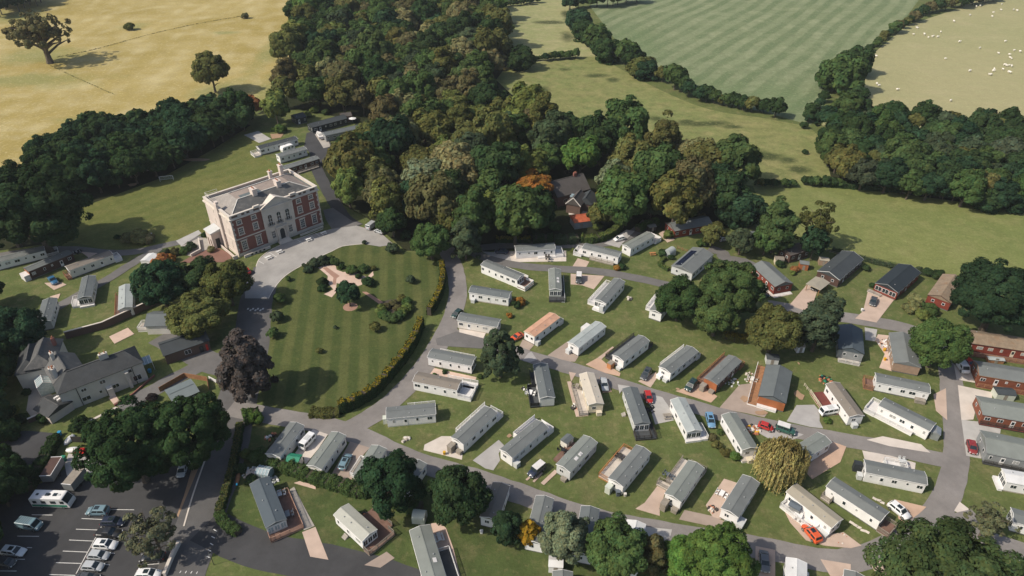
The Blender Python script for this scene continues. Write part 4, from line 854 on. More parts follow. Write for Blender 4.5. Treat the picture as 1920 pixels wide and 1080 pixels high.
for fx in (.408, .606): mwin(MW*fx, 3.6, 1.2, 2.5, y=-.55, head=False)
def arch(b, x, z0, w, h, y, d):
    r = w/2; pts = [(x-r, z0), (x+r, z0), (x+r, z0+h-r)]+[(x+r*math.cos(t), z0+h-r+r*math.sin(t)) for t in [math.pi*i/8 for i in range(1, 8)]]+[(x-r, z0+h-r)]
    b.loft([[(p[0], y-d, p[1]) for p in pts], [(p[0], y, p[1]) for p in pts]])
for fx in (.405, .505, .605):
    x = MW*fx
    o = mb('arched_window', 'stone', lambda b: arch(b, x, 7.0, 1.85, 4.1, -.552, .05))
    mb('pane', 'glass', lambda b: arch(b, x, 7.15, 1.3, 3.7, -.603, .02), o)
    mb('glazing_bars', 'white', lambda b: (b.box(x-.04, x+.04, -.65, -.624, 7.15, 10.7), b.box(x-.64, x+.64, -.655, -.625, 8.3, 8.38), b.box(x-.64, x+.64, -.656, -.626, 9.5, 9.58)), o)
    bl = mb('balcony', 'stone', lambda b: b.loft([[(x+1.15*math.cos(t), -.56-.75*math.sin(t), z) for t in [math.pi*i/10 for i in range(11)]] for z in (6.75, 6.95)]))
    mb('balcony_rail', 'black', lambda b: [b.tube((x+1.1*math.cos(t), -.58-.7*math.sin(t), 6.95), (x+1.1*math.cos(t), -.58-.7*math.sin(t), 7.8), .03, .03, 4) for t in [math.pi*i/10 for i in range(11)]] and [b.bar((x+1.1*math.cos(math.pi*i/10), -.58-.7*math.sin(math.pi*i/10), 7.8), (x+1.1*math.cos(math.pi*(i+1)/10), -.58-.7*math.sin(math.pi*(i+1)/10), 7.8), .06) for i in range(10)], bl)
x = MW*.506
o = mb('doorway', 'stone', lambda b: arch(b, x, 1.05, 2.6, 4.3, -.552, .12))
mb('door', 'dark_wall', lambda b: arch(b, x, 1.06, 1.6, 3.7, -.673, .02), o)
mb('columns', 'stone', lambda b: [b.tube((x+s*1.6, -.95, 1.06), (x+s*1.6, -.95, 5.5), .24, .2, 10) for s in (-1, 1)], o)
mb('entablature', 'stone', lambda b: b.box(x-2.0, x+2.0, -1.25, -.683, 5.5, 5.84), o)
st = empty('front_steps'); st.parent = man
for i in range(5): mb('step', 'stone', lambda b: b.box(x-2.2+.12*i, x+2.2-.12*i, -2.4+.34*i, -.56, .21*i+.001*i, .21*(i+1)), st)
mb('front_wall', 'stone', lambda b: (b.box(1, cx0-.3, -1.9, -1.6, 0, .9), b.box(cx1+.3, MW-1, -1.9, -1.6, 0, .7)))
for xx in (3.2, 4.6, 6.0, 7.4):
    mb('basement_opening', 'black', lambda b: b.box(xx, xx+.7, -1.93, -1.901, .15, .7))
# left flank: chimney breast, porch, blind windows
mb('chimney_breast', 'stone_pink', lambda b: (b.box(-.65, -.001, 7.2, 9.0, 0, MH+1.6), b.box(-.5, .4, 7.4, 8.8, MH+1.6, MH+2.3)))
for yy, zz, w, h in ((3.4,11.7,1.0,1.0),(3.4,8.3,1.1,2.0),(3.4,3.6,1.1,2.4),(13.0,11.7,1.0,1.0),(13.0,8.3,1.1,2.0)):
    mb('blind_window', 'stone', lambda b: b.box(-.08, -.002, yy-w/2, yy+w/2, zz-h/2, zz+h/2))
pr = empty('side_porch'); pr.parent = man
mb('porch_wall', 'stone_pink', lambda b: b.box(-3.6, -.14, 10.2, 14.6, 0, 5.6), pr)
mb('porch_roof', 'palegrey', lambda b: b.hexa([(-3.9,9.9,5.6),(-.14,9.9,5.6),(-.14,14.9,5.6),(-3.9,14.9,5.6),(-3.9,9.9,5.8),(-.14,9.9,6.6),(-.14,14.9,6.6),(-3.9,14.9,5.8)]), pr)
for yy in (11.4, 13.4): mb('porch_arch', 'brick_dark', lambda b: [b.box(-3.64, -3.601, yy-.45, yy+.45, .3, 3.2)], pr)
mb('porch_door', 'dark_wall', lambda b: b.box(-2.6, -1.2, 10.16, 10.199, 0, 3.4), pr)
mb('ramp_wall', 'stone_pink', lambda b: (b.box(-1.6, -1.35, 0, 10, 0, 1.1), b.box(-2.2, -.6, -.5, -.2, 0, 1.2)))
# roof behind the parapet: hipped ranges round a lead flat, chimneys
def hip(b, x0, x1, y0, y1, z, rise, run):
    lo = [(x0,y0,z),(x1,y0,z),(x1,y1,z),(x0,y1,z)]; up = [(x0+run,y0+run,z+rise),(x1-run,y0+run,z+rise),(x1-run,y1-run,z+rise),(x0+run,y1-run,z+rise)]
    for i in range(4): b.quad(lo[i], lo[(i+1) % 4], up[(i+1) % 4], up[i])
zr = MH-.75
mb('gutter', 'lead', lambda b: b.box(.4, MW-.4, .4, MD-.4, zr-.3, zr-.02))
def roof_side(k):
    lo = [(1.1,1.1),(MW-1.1,1.1),(MW-1.1,MD-1.1),(1.1,MD-1.1)]; r = 5.0
    up = [(1.1+r,1.1+r),(MW-1.1-r,1.1+r),(MW-1.1-r,MD-1.1-r),(1.1+r,MD-1.1-r)]
    j = (k+1) % 4
    return [(*lo[k], zr), (*lo[j], zr), (*up[j], zr+2.3), (*up[k], zr+2.3)]
for k, m_ in enumerate(('roof_slate_pale','roof_tile','roof_tile','roof_hip_pale')):
    mb('roof_slope', m_, lambda b: b.quad(*roof_side(k)))
mb('roof_flat', 'roof_tile', lambda b: b.box(6.1, MW-6.1, 6.1, MD-6.1, zr+1.9, zr+2.25))
mb('lead_well', 'lead', lambda b: b.box(7.5, 14.5, 6.6, 8.6, zr+2.251, zr+2.3))
mb('roof_rails', 'offwhite', lambda b: (b.bar((6.2,6.2,zr+2.4),(MW-6.2,6.2,zr+2.4),.25,.2), b.bar((6.2,MD-6.2,zr+2.4),(MW-6.2,MD-6.2,zr+2.4),.25,.2), b.bar((6.1,6.1,zr+2.35),(1.2,1.2,zr+.1),.2,.15), b.bar((MW-6.1,6.1,zr+2.35),(MW-1.2,1.2,zr+.1),.2,.15), b.bar((6.1,MD-6.1,zr+2.35),(1.2,MD-1.2,zr+.1),.2,.15), b.bar((MW-6.1,MD-6.1,zr+2.35),(MW-1.2,MD-1.2,zr+.1),.2,.15)))
for xx, yy, w, d in ((11.8,6.4,1.5,2.3),(20.4,6.6,1.5,2.3),(22.0,14.5,1.1,1.1),(27.0,16.8,1.1,1.6)):
    ch = mb('chimney', 'stone_pink', lambda b: (b.box(xx-w/2, xx+w/2, yy-d/2, yy+d/2, zr, MH+3.2), b.box(xx-w/2-.15, xx+w/2+.15, yy-d/2-.15, yy+d/2+.15, MH+3.2, MH+3.5)))
    mb('chimney_pots', 'terracotta', lambda b: [b.tube((xx, yy+(i-1)*d*.3, MH+3.5), (xx, yy+(i-1)*d*.3, MH+4.0), .16, .13, 8) for i in range(3)], ch)
mb('roof_rail_cage', 'offwhite', lambda b: [b.bar((a_[0],a_[1],a_[2]), (c_[0],c_[1],c_[2]), .08) for a_, c_ in (((.6,15,MH+.2),(.6,15,MH+1.6)),((.6,18,MH+.2),(.6,18,MH+1.6)),((4.6,18,MH+.2),(4.6,18,MH+1.6)),((.6,15,MH+1.6),(.6,18,MH+1.6)),((.6,18,MH+1.6),(4.6,18,MH+1.6)),((.6,15,MH+.9),(.6,18,MH+.9)),((.6,18,MH+.9),(4.6,18,MH+.9)))])

# ------------------------------------------------------------------ gabled and hipped houses from ridge lines
def block(par, a, b, w, ze, zr_, wall, roof, hip0=0, hip1=0, ov=.3, L=None, name='', z0=0):
    """one range under a ridge seen at a and b (photo pixels at ridge height zr_)"""
    pa, l, rz = frame(a, b, zr_, L)
    e = empty(name or 'range', pa-par.location, rz); e.parent = par
    if hip0: e.location -= Vector((math.cos(rz), math.sin(rz), 0))*hip0; l += hip0
    l += hip1
    if hip0 or hip1: MB().box(0, l, -w/2, w/2, z0, ze).build('wall', wall, e)
    else: gable_shell(MB(), 0, l, -w/2, w/2, z0, ze, zr_-ze-.15).build('wall', wall, e)
    rf = gable_roof(MB(), -ov, l+ov, -w/2-ov, w/2+ov, ze+.001, zr_-ze, .12, hip0+ov if hip0 else 0, hip1+ov if hip1 else 0).build('roof', roof, e)
    MB().bar((hip0,0,zr_+.14),(l-hip1,0,zr_+.14),.28,.12).build('ridge_tiles', 'roof_slate_pale' if 'slate' in roof else roof, rf)
    return e, l
def stack(par, x, y, z0, z1, w=.9, d=.7, m='render'):
    c = MB().box(x-w/2, x+w/2, y-d/2, y+d/2, z0, z1).build('chimney', m, par)
    b = MB(); [b.tube((x+dx, y, z1), (x+dx, y, z1+.5), .15, .12, 8) for dx in (-w*.25, w*.25)]; b.build('chimney_pots', 'terracotta', c)
hs = empty('country_house', P(*ZH(1000,700))); tag(hs, 'rambling white rendered country house with slate roofs by the dark trees', 'house')
e, l = block(hs, ZH(745,465), ZH(1390,225), 7.6, 5.6, 8.2, 'render', 'roof_slate', hip0=3.2, hip1=2.6)
for x, z, w, h in ((5.2,4.2,1.2,.9),(5.0,1.6,1.9,1.2),(9.6,4.4,1.3,1.1),(12.0,1.9,1.5,1.1),(8.4,1.9,.7,.9),(10.1,2.3,.6,.7),(16.2,4.5,.9,1.0),(17.2,1.8,1.9,1.6)):
    window(e, x*l/19.5, -3.8, z, w, h, 0)
door(e, l*.52, -3.8, .1, 1.1, 2.1, 0, 'dark_wall')
MB().box(l*.5, l*.57, -5.2, -3.81, 0, 2.6).build('porch', 'render', e)
MB().box(l*.76, l*.80, -4.6, -3.81, 0, 4.8).build('chimney_breast', 'render', e)
b = MB(); b.tube((l*.195,-3.9,0),(l*.195,-3.9,5.6),.07,.07,6); b.tube((l*.86,-3.9,0),(l*.86,-3.9,5.6),.07,.07,6); b.build('drainpipe', 'black', e)
stack(e, l*.62, 0, 7.5, 9.6, 2.0, .8); stack(e, l*.04, 2.2, 5.0, 9.4, 1.4, .9)
e2, l2 = block(hs, ZH(620,240), ZH(740,430), 6.8, 5.7, 8.4, 'render', 'roof_slate_pale', L=8.5)
stack(e2, 1.5, -1.0, 7.0, 9.6, 1.2, .8); stack(e2, l2-1.0, -2.4, 6.0, 9.3, 1.3, .8)
e3, l3 = block(hs, ZH(490,80), ZH(420,270), 6.2, 6.0, 8.6, 'render', 'roof_slate_pale', hip0=1.5, hip1=2.0)
stack(e3, l3*.3, 2.4, 7.0, 9.2, .9, .7, 'brick')
e4, l4 = block(hs, ZH(330,150), ZH(290,330), 5.2, 5.4, 7.6, 'render', 'roof_slate', hip0=1.8, hip1=2.2)
e5, l5 = block(hs, ZH(500,760), ZH(610,820), 5.6, 2.4, 3.6, 'stone_pink', 'roof_slate', L=5.2)
for i in range(2): MB().box(l5*.35+i*1.2, l5*.35+i*1.2+.5, 1.0, 2.9, 3.2, 3.7).build('skylight', 'deck_white', e5)
cs = empty('conservatory', Vector((*P(*ZH(465,520), 3.6).xy, 0))-hs.location, R(-52)); cs.parent = hs
gable_shell(MB(), -3.0, 3.0, -1.6, 1.6, 0, 3.0, 1.0).build('glazing', 'glass_pale', cs)
b = MB()
for i in range(9):
    x = -3.0+.75*i
    for s in (-1, 1): b.bar((x,s*1.62,0),(x,s*1.62,3.0),.09); b.bar((x,s*1.62,3.02),(x,0,4.06),.09)
b.bar((-3,0,4.08),(3,0,4.08),.1); [b.bar((-3,s*1.63,3.0),(3,s*1.63,3.0),.12) for s in (-1,1)]; b.build('frame', 'white', cs)
vr = empty('glass_veranda', Vector((*P(*ZH(1580,350), 2.8).xy, 0))-hs.location, R(35)); vr.parent = hs
MB().hexa([(-2.4,-1.4,2.4),(2.4,-1.4,2.4),(2.4,1.4,2.9),(-2.4,1.4,2.9),(-2.4,-1.4,2.45),(2.4,-1.4,2.45),(2.4,1.4,2.95),(-2.4,1.4,2.95)]).build('glazing', 'glass_pale', vr)
b = MB(); [b.bar((-2.4+.8*i,-1.45,2.5),(-2.4+.8*i,1.45,3.0),.1) for i in range(7)]; [b.box(x-.06,x+.06,-1.45,-1.33,0,2.4) for x in (-2.4,0,2.4)]; b.build('frame', 'white', vr)
# stables-like range with dark roof
ob = empty('outbuilding', P(*crop(0,560,4)(1400,440))); tag(ob, 'long low brick outbuilding with dark slate roof under the purple tree', 'outbuilding')
ZX = crop(0,560,4)
e, l = block(ob, ZX(1200,345), ZX(1530,235), 6.0, 3.0, 4.6, 'brick_dark', 'roof_dark')
window(e, l*.5, -3.0, 1.7, 1.6, 1.3, 0); door(e, l*.8, -3.0, .1, 1.0, 2.0, 0, 'black'); MB().box(l*.9,l*.95,-3.08,-3.01,.1,2.1).build('red_door', 'kayak_red', e)
for s in (-1.4, 1.2): window(e, 0, s, 1.5, .9, 1.1, -math.pi/2)
an = empty('annexe', P(*ZX(1150,210))); tag(an, 'white gabled annexe with slate roof and tiny balcony behind the walled garden', 'annexe')
e, l = block(an, ZX(1110,115), ZX(1290,110), 6.5, 2.9, 4.6, 'offwhite', 'roof_blue')
for s in (-1.5, 1.5): window(e, 0, s, 1.6, 1.1, 1.2, -math.pi/2)
deck(e, -3.2, -.05, -2.0, 1.4, .6, 'deck_pale', 'white', 'nsw')
cb = empty('metal_cabin', P(*ZX(1400,740))); tag(cb, 'low cabin with ribbed grey metal roof behind the big dark tree', 'cabin')
e, l = block(cb, ZX(1270,720), ZX(1450,640), 5.5, 2.5, 3.1, 'timber_dark', 'roof_metal')
for s in (-1.4, 1.4): window(e, l*.5+s, -2.75, 1.4, .9, 1.0, 0)
door(e, l*.15, -2.75, .05, .85, 1.9, 0, 'timber_grey')
# brick house in the wood and its red-roofed garage
wh = empty('woodland_house', P(*ZB(450,520))); tag(wh, 'brick house with steep brown tiled roof and dark garage wing among the trees', 'house')
e, l = block(wh, ZB(100,240), ZB(560,120), 9.5, 4.0, 8.2, 'brick_dark', 'roof_house')
stack(e, l*.75, 0, 7.6, 9.4, 1.3, .8, 'brick')
for x in (.25, .45, .8): window(e, l*x, -4.75, 2.0, 1.4, 1.3, 0, 'cream')
e2, l2 = block(wh, ZB(430,470), ZB(520,360), 5.2, 3.6, 6.4, 'brick_dark', 'roof_house', L=7)
for s in (-.7, .7): MB().box(l2*.5+s-.4, l2*.5+s+.4, 1.3, 2.3, 5.25, 5.5).build('skylight', 'glass_pale', e2)
b = MB(); [b.bar((-.34, s*2.9, 3.6), (-.34, 0, 6.5), .12, .3) for s in (-1, 1)]; b.build('barge_board', 'offwhite', e2)
e3, l3 = block(wh, ZB(600,470), ZB(660,380), 6.0, 3.0, 5.4, 'brick_dark', 'roof_dark', L=6.5)
gr = empty('red_roofed_garage', P(*ZB(590,830))); tag(gr, 'garage with bright orange-red tiled roof where kayaks hang', 'garage')
e, l = block(gr, ZB(415,730), ZB(720,690), 5.0, 2.6, 4.0, 'grey_wall', 'roof_red')
b = MB(); b.box(l*.25, l*.4, -2.53, -2.505, .1, 2.0); b.build('garage_door', 'timber_grey', e)
for (px, py), m_, lb in ((ZB(645,822), 'kayak_blue', 'blue kayak'), (ZB(645,858), 'kayak_red', 'red kayak')):
    p = P(px, py, .8 if 'blue' in lb else .3)
    rings = []
    for i in range(13):
        t = i/12*2-1; r = .36*(1-abs(t)**2.6)+.015; zc = .10*t*t
        rings.append([(t*2.1, r*math.cos(a), zc+r*.55*math.sin(a)) for a in [2*math.pi*k/10 for k in range(10)]])
    k = empty('kayak', p, R(12)); tag(k, f'{lb} stored against the red-roofed garage wall', 'kayak', 'kayaks at the garage')
    MB().loft(rings).build('hull', m_, k, True); MB().loft([[(.45*math.cos(a), .22*math.sin(a), z) for a in [2*math.pi*i/12 for i in range(12)]] for z in (.17, .22)]).build('cockpit', 'black', k)
    for s in (-1, 1): MB().box(s*1.2-.05, s*1.2+.05, -.05, .5, -p.z, -.18).build('rack_post', 'timber', k)
# garden walls and fences
def wall_line(name, label, pts, h, m, w=.3, cap=None, cat='wall'):
    root = empty(name, P(*pts[0])); tag(root, label, cat); o_ = root.location
    for i in range(len(pts)-1):
        p, q = P(*pts[i])-o_, P(*pts[i+1])-o_
        MB().bar((p.x, p.y, h/2), (q.x, q.y, h/2), w, h).build('wall_run', m, root)
        if cap: MB().bar((p.x, p.y, h+.06), (q.x, q.y, h+.06), w+.1, .12).build('coping', cap, root)
    return root
wall_line('garden_wall', 'dark brick garden wall running up behind the country house', [ZX(500,300), ZX(780,225), ZX(1040,105), ZX(1330,-30)], 2.2, 'brick_dark', .4, 'stone')
wall_line('terrace_wall', 'low dark wall below the country house terrace', [ZH(330,1040), ZH(560,940), ZH(760,860)], 1.3, 'brick_dark', .35, 'stone')
wall_line('lane_wall', 'low kerb-like brick wall along the country house lane', [ZH(1290,850), ZH(1500,720), ZH(1740,510)], .5, 'brick', .3)
wall_line('car_park_wall', 'pale stone wall between car park and main drive', [ZC(1195,1085), ZC(1250,950), ZC(1300,850)], 1.0, 'stone', .5, 'stone')
wall_line('terrace_balustrade', 'white stone balustrade beside the mansion porch', [crop(340,440,9)(170,375), crop(340,440,9)(330,290), crop(340,440,9)(300,100)], 1.0, 'stone', .3, 'stone')
wall_line('yard_fence', 'dark boarded fence beside the red play frame', [ZK(920,330), ZK(1230,340)], 1.8, 'timber_dark', .08, cat='fence')
wall_line('cabin_fence', 'close-boarded fence round the metal cabin', [ZX(1200,700), ZX(1390,590), ZX(1560,620), ZX(1570,690)], 1.5, 'timber', .08, cat='fence')
wall_line('white_gate', 'white barred gate at the cabin lane', [ZX(1570,605), ZX(1640,640)], 1.1, 'white', .08, cat='gate')
# ------------------------------------------------------------------ vehicles
def ring(x, hw, z0, z1, r=.12, nx=0):
    r = min(r, (z1-z0)*.45, hw*.45)
    p = [(hw-r, z0), (hw, z0+r), (hw, z1-r), (hw-r, z1), (-hw+r, z1), (-hw, z1-r), (-hw, z0+r), (-hw+r, z0)]
    return [(x, y, z) for y, z in p]
def make_car(kind):
    S = {  # length, width, height, belt, [bonnet start, screen base, roof front, roof rear, tail base], tail height
     'hatch': (4.0,1.74,1.48,.92,(.95,1.15,.35,-1.45,-1.9)), 'saloon': (4.6,1.8,1.44,.90,(1.2,1.2,.4,-1.0,-1.65)), 'suv': (4.5,1.86,1.70,1.05,(1.2,1.25,.55,-1.75,-2.1)),
     'estate': (4.65,1.8,1.5,.93,(1.15,1.25,.45,-1.85,-2.2)), 'mini': (3.5,1.62,1.5,.95,(.95,1.05,.4,-1.2,-1.6)), 'sports': (4.2,1.84,1.22,.82,(1.2,.95,.1,-.85,-1.75)), 'van': (4.9,1.95,1.98,1.12,(1.6,2.0,1.35,-2.25,-2.4)),
     'camper': (4.4,1.75,1.98,1.1,(1.95,2.1,1.8,-2.0,-2.12)), 'pickup': (5.0,1.85,1.75,1.05,(1.3,1.2,.55,-.7,-.95)), 'jeep': (4.4,1.8,2.0,1.2,(1.0,1.0,.75,-2.05,-2.15))}[kind]
    L, W, H, zb, (xb, xs, xf, xr, xt) = S; hw = W/2; h = L/2
    root = empty('car')
    body = MB(); nose = zb*.78 if kind not in ('van','camper') else zb*.95
    st = [(-h, hw*.8, .38, zb*.88), (-h+.08, hw*.93, .24, zb*.97), (-h+.55, hw, .2, zb), (xt*.5, hw, .18, zb), (xs, hw, .18, zb), (xb+(h-xb)*.4, hw*.99, .2, zb*.97), (h-.35, hw*.94, .22, nose+.05), (h-.1, hw*.85, .26, nose-.04), (h, hw*.7, .36, nose-.18)]
    st = sorted(st, key=lambda q: q[0])
    body.loft([ring(*q) for q in st])
    o = body.build('body', 'paint', root, True); o['tinted'] = 1
    # cabin: painted frame with panes set a little proud
    tw = hw*.80 if kind not in ('van','camper','jeep') else hw*.93
    lo = [(xs, -hw*.96), (xs, hw*.96), (xt, hw*.96), (xt, -hw*.96)]; up = [(xf, -tw), (xf, tw), (xr, tw), (xr, -tw)]
    zt = H-.06; cabin = MB()
    def lerp(i, t): return (lo[i][0]+(up[i][0]-lo[i][0])*t, lo[i][1]+(up[i][1]-lo[i][1])*t, zb-.02+(zt-zb+.02)*t)
    cabin.loft([[lerp(i, 0) for i in range(4)], [lerp(i, 1) for i in range(4)], [(p[0]*.97+(xf+xr)/2*.03, p[1]*.9, H) for p in up]])
    o = cabin.build('cabin', 'paint', root); o['tinted'] = 1
    def pane(name, i, j, a0, a1, t0, t1, off):
        A, B, C_, D = (Vector(lerp(i, t0)), Vector(lerp(j, t0)), Vector(lerp(j, t1)), Vector(lerp(i, t1)))
        q = [A+(B-A)*a0, A+(B-A)*a1, D+(C_-D)*a1, D+(C_-D)*a0]
        n = (q[1]-q[0]).cross(q[3]-q[0]).normalized()
        if n.dot(Vector(((q[0]+q[2])/2)-Vector(((xs+xt)/2, 0, zb)))) < 0: n = -n
        b = MB(); b.hexa([p-n*.02 for p in q]+[p+n*off for p in q]); return b.build(name, 'glass', root)
    pane('windscreen', 0, 1, .06, .94, .08, .95, .012); pane('rear_window', 2, 3, .08, .92, .25 if kind != 'van' else .4, .92, .012)
    for i, j in ((1, 2), (3, 0)):
        f = (lambda a: a) if i == 1 else (lambda a: 1-a)
        seg = ((.1,.45),(.49,.9)) if kind not in ('van','pickup') else ((.06,.3),)
        if kind == 'camper': seg = ((.06,.3),(.36,.62),(.68,.94))
        for a0, a1 in seg:
            u0, u1 = sorted((f(a0), f(a1))); pane('side_window', i, j, u0, u1, .12, .86, .012)
    b = MB(); b.box(xf-1.15, xf-.2, -tw*.6, tw*.6, H+.002, H+.015)
    if kind in ('suv','estate'): b.build('sunroof', 'glass', root)
    for s in (-1, 1):
        MB().box(xs-.25, xs-.1, s*(hw+.02)-.09, s*(hw+.02)+.09, zb-.02, zb+.13).build('mirror', 'black', root)
        MB().box(h-.28, h-.04, s*hw*.72-.16, s*hw*.72+.16, nose-.22, nose-.08).build('headlight', 'lamp_clear', root)
        MB().box(-h-.005, -h+.1, s*hw*.74-.14, s*hw*.74+.14, zb*.68, zb*.88).build('tail_light', 'lamp_red', root)
    MB().box(h-.02, h+.012, -.26, .26, .42, .54).build('number_plate', 'white', root)
    MB().box(h-.12, h-.0, -hw*.55, hw*.55, .30, .40).build('grille', 'black', root)
    r = .33 if kind not in ('suv','van','jeep','pickup') else .38
    for x in (h*.62, -h*.6):
        for s in (-1, 1):
            w = empty('wheel'); w.parent = root; w.location = (x, s*(hw-.09), r)
            MB().tube((0,-.11,0),(0,.11,0), r, r, 14).build('tyre', 'rubber', w); MB().tube((0,-.118,0),(0,.118,0), r*.62, r*.62, 10).build('rim', 'alloy', w)
    if kind == 'jeep':
        o = MB().box(xr+.05, xf-.02, -tw*.93, tw*.93, H-.02, H+.06).build('hard_top', 'deck_white', root)
        MB().tube((-h-.14,0,.95),(-h,0,.95),.36,.36,14).build('spare_wheel', 'rubber', root)
    if kind == 'pickup': MB().box(-h+.12, xt-.05, -hw*.85, hw*.85, zb+.002, zb+.03).build('load_cover', 'black', root)
    if kind == 'camper':
        MB().box(-.9,.6,-.5,.5,H+.001,H+.07).build('roof_hatch', 'palegrey', root)
    if kind == 'van':
        for i in range(6): MB().box(-1.9+.45*i, -1.84+.45*i, -.8, .8, H+.06, H+.1).build('roof_bar', 'steel', root)
    return root
PROTO = {}
COL = dict(white=(.75,.75,.74), silver=(.42,.44,.45), grey=(.12,.13,.14), dgrey=(.045,.05,.055), black=(.012,.013,.015), navy=(.012,.02,.045), blue=(.03,.13,.25), sky=(.13,.27,.42), red=(.42,.02,.015),
           orange=(.62,.09,.02), green=(.01,.035,.03), teal=(.15,.24,.28), dred=(.22,.02,.02), lgreen=(.02,.09,.07))
def car(kind, c, a, b, label, z=.16, g='cars parked around the park', name='car', cat='car'):
    """a = photo pixel of the centre on the ground, b = a pixel the nose points at"""
    if kind not in PROTO: PROTO[kind] = (make_car(kind), [0])
    pr, used = PROTO[kind]
    rt = pr if not used[0] else copy_tree(pr)
    used[0] = 1
    def paint(o):
        if o.get('tinted'): o.color = (*COL[c], 1)
        for ch in o.children: paint(ch)
    paint(rt); rt.name = name
    p, q = P(*a), P(*b); rt.location = (p.x, p.y, z); rt.rotation_euler = (0, 0, math.atan2(q.y-p.y, q.x-p.x))
    tag(rt, label, cat, g); return rt
def off(c, dx, dy): return (c[0]+dx, c[1]+dy)
car('hatch','green', (857,592),(848,600), 'dark green hatchback at the end of the caravan beside the hedge road')
car('sports','orange', K5(655,810), K5(600,840), 'red sports car beside the peach-roofed caravan')
car('saloon','navy', A1(365,330), A1(290,325), 'navy saloon on grey gravel by the upper lane')
car('hatch','white', A1(1685,185), A1(1625,200), 'white hatchback by the clipped curved hedge')
car('jeep','dgrey', A1(1230,640), A1(1225,720), 'black four-by-four on the pink drive by the upper road')
car('saloon','silver', A7(795,385), A7(810,460), 'silver car beside the cream caravan')
car('hatch','red', A3(570,890), A3(590,970), 'black-roofed red hatchback beside the slate-roofed caravan')
car('estate','dgrey', A3(545,630), A3(510,690), 'black estate parked on grass beside the slim-railed caravan')
car('suv','green', A3(1050,760), A3(1000,820), 'dark green car on the peach drive')
car('estate','sky', (1331,792),(1336,812), 'light blue estate beside the very pale-roofed caravan')
car('mini','red', A4(450,985), A4(520,1010), 'small red car with black roof by the middle road')
car('jeep','lgreen', A4(670,1020), A4(760,1050), 'green off-roader with white hard top by the middle road')
car('camper','white', A4(1150,815), A4(1040,835), 'white camper van by the dark red terrace')
car('suv','orange', K4(480,745), K4(410,660), 'bright orange car with black roof on the pink drive')
car('suv','white', K4(1460,490), K4(1560,570), 'white car with glass roof on the pink drive by the bend')
car('saloon','grey', B5(312,580), B5(320,670), 'dark grey saloon on the brown drive below the road')
car('jeep','navy', K2(635,640), K2(575,690), 'navy off-roader on two concrete tracks by the road')
car('camper','white', B1(705,440), B1(650,500), 'white minibus camper between two pale caravans')
car('estate','teal', B1(1130,660), B1(1180,560), 'blue-grey estate with glass roof between caravans')
car('van','white', A5(1210,670), A5(1260,740), 'white van beside the orange-red lodge')
car('hatch','red', A5(1290,625), A5(1350,680), 'red hatchback tucked between the white van and the lodge')
car('hatch','dred', A6(1320,615), A6(1340,690), 'dark red hatchback beside the grey boarded lodge')
car('saloon','dgrey', A8(1298,770), A8(1285,810), 'dark car on the pink drive of the near-black roofed lodge')
car('saloon','black', A8(645,600), A8(625,630), 'black car under the carport')
car('saloon','green', A8(40,690), A8(90,695), 'dark green car beside the red lodge apron')
car('pickup','blue', B7(605,535), B7(650,590), 'blue pickup on a pink pad by the left lane')
car('mini','red', (464,512),(458,505), 'red car half hidden by shrubs at the forecourt edge')
car('van','silver', (697,427),(710,417), 'silver van in the tree shade beyond the forecourt', name='van', cat='van')
car('hatch','silver', (712,437),(700,432), 'silver hatchback under the trees beyond the forecourt')
car('hatch','white', ZL(375,195), ZL(395,190), 'white car parked behind the small olive tree')
CPG = 'cars in the car park'
car('hatch','silver', ZC(1325,325), ZC(1310,370), 'silver hatchback alone under the big dark tree in the car park', z=.05, g=CPG)
car('suv','teal', ZC(715,625), ZC(640,625), 'grey-green people carrier first in the car park row', z=.05, g=CPG)
car('suv','navy', ZC(825,705), ZC(910,705), 'navy car in the car park row beside a black pickup', z=.05, g=CPG)
car('pickup','black', ZC(795,785), ZC(890,790), 'black pickup in the car park row', z=.05, g=CPG)
car('suv','white', ZC(770,870), ZC(870,875), 'white four-by-four in the car park row', z=.05, g=CPG)
car('hatch','silver', ZC(722,945), ZC(800,950), 'silver hatchback next to the white four-by-four in the car park row', z=.05, g=CPG)
car('hatch','silver', ZC(680,1025), ZC(760,1030), 'silver hatchback at the lower end of the car park row', z=.05, g=CPG)
car('saloon','dgrey', ZC(635,1110), ZC(715,1115), 'dark saloon at the cut-off end of the car park row', z=.05, g=CPG)
car('estate','white', ZC(108,915), ZC(190,925), 'white estate on the left side of the car park', z=.05, g=CPG)
car('mini','dgrey', ZC(55,995), ZC(110,1005), 'small dark roofless-looking car beside the white estate', z=.05, g=CPG)
car('van','teal', ZC(225,725), ZC(320,740), 'white-roofed van with roof bars in the car park', z=.05, g=CPG, name='van', cat='van')
car('suv','black', ZC(1110,960), ZC(1040,965), 'black car beneath the loose-crowned car park tree', z=.05, g=CPG)
car('estate','white', ZC(1080,1080), ZC(1170,1080), 'white car beside the pale stone wall', z=.05, g=CPG)
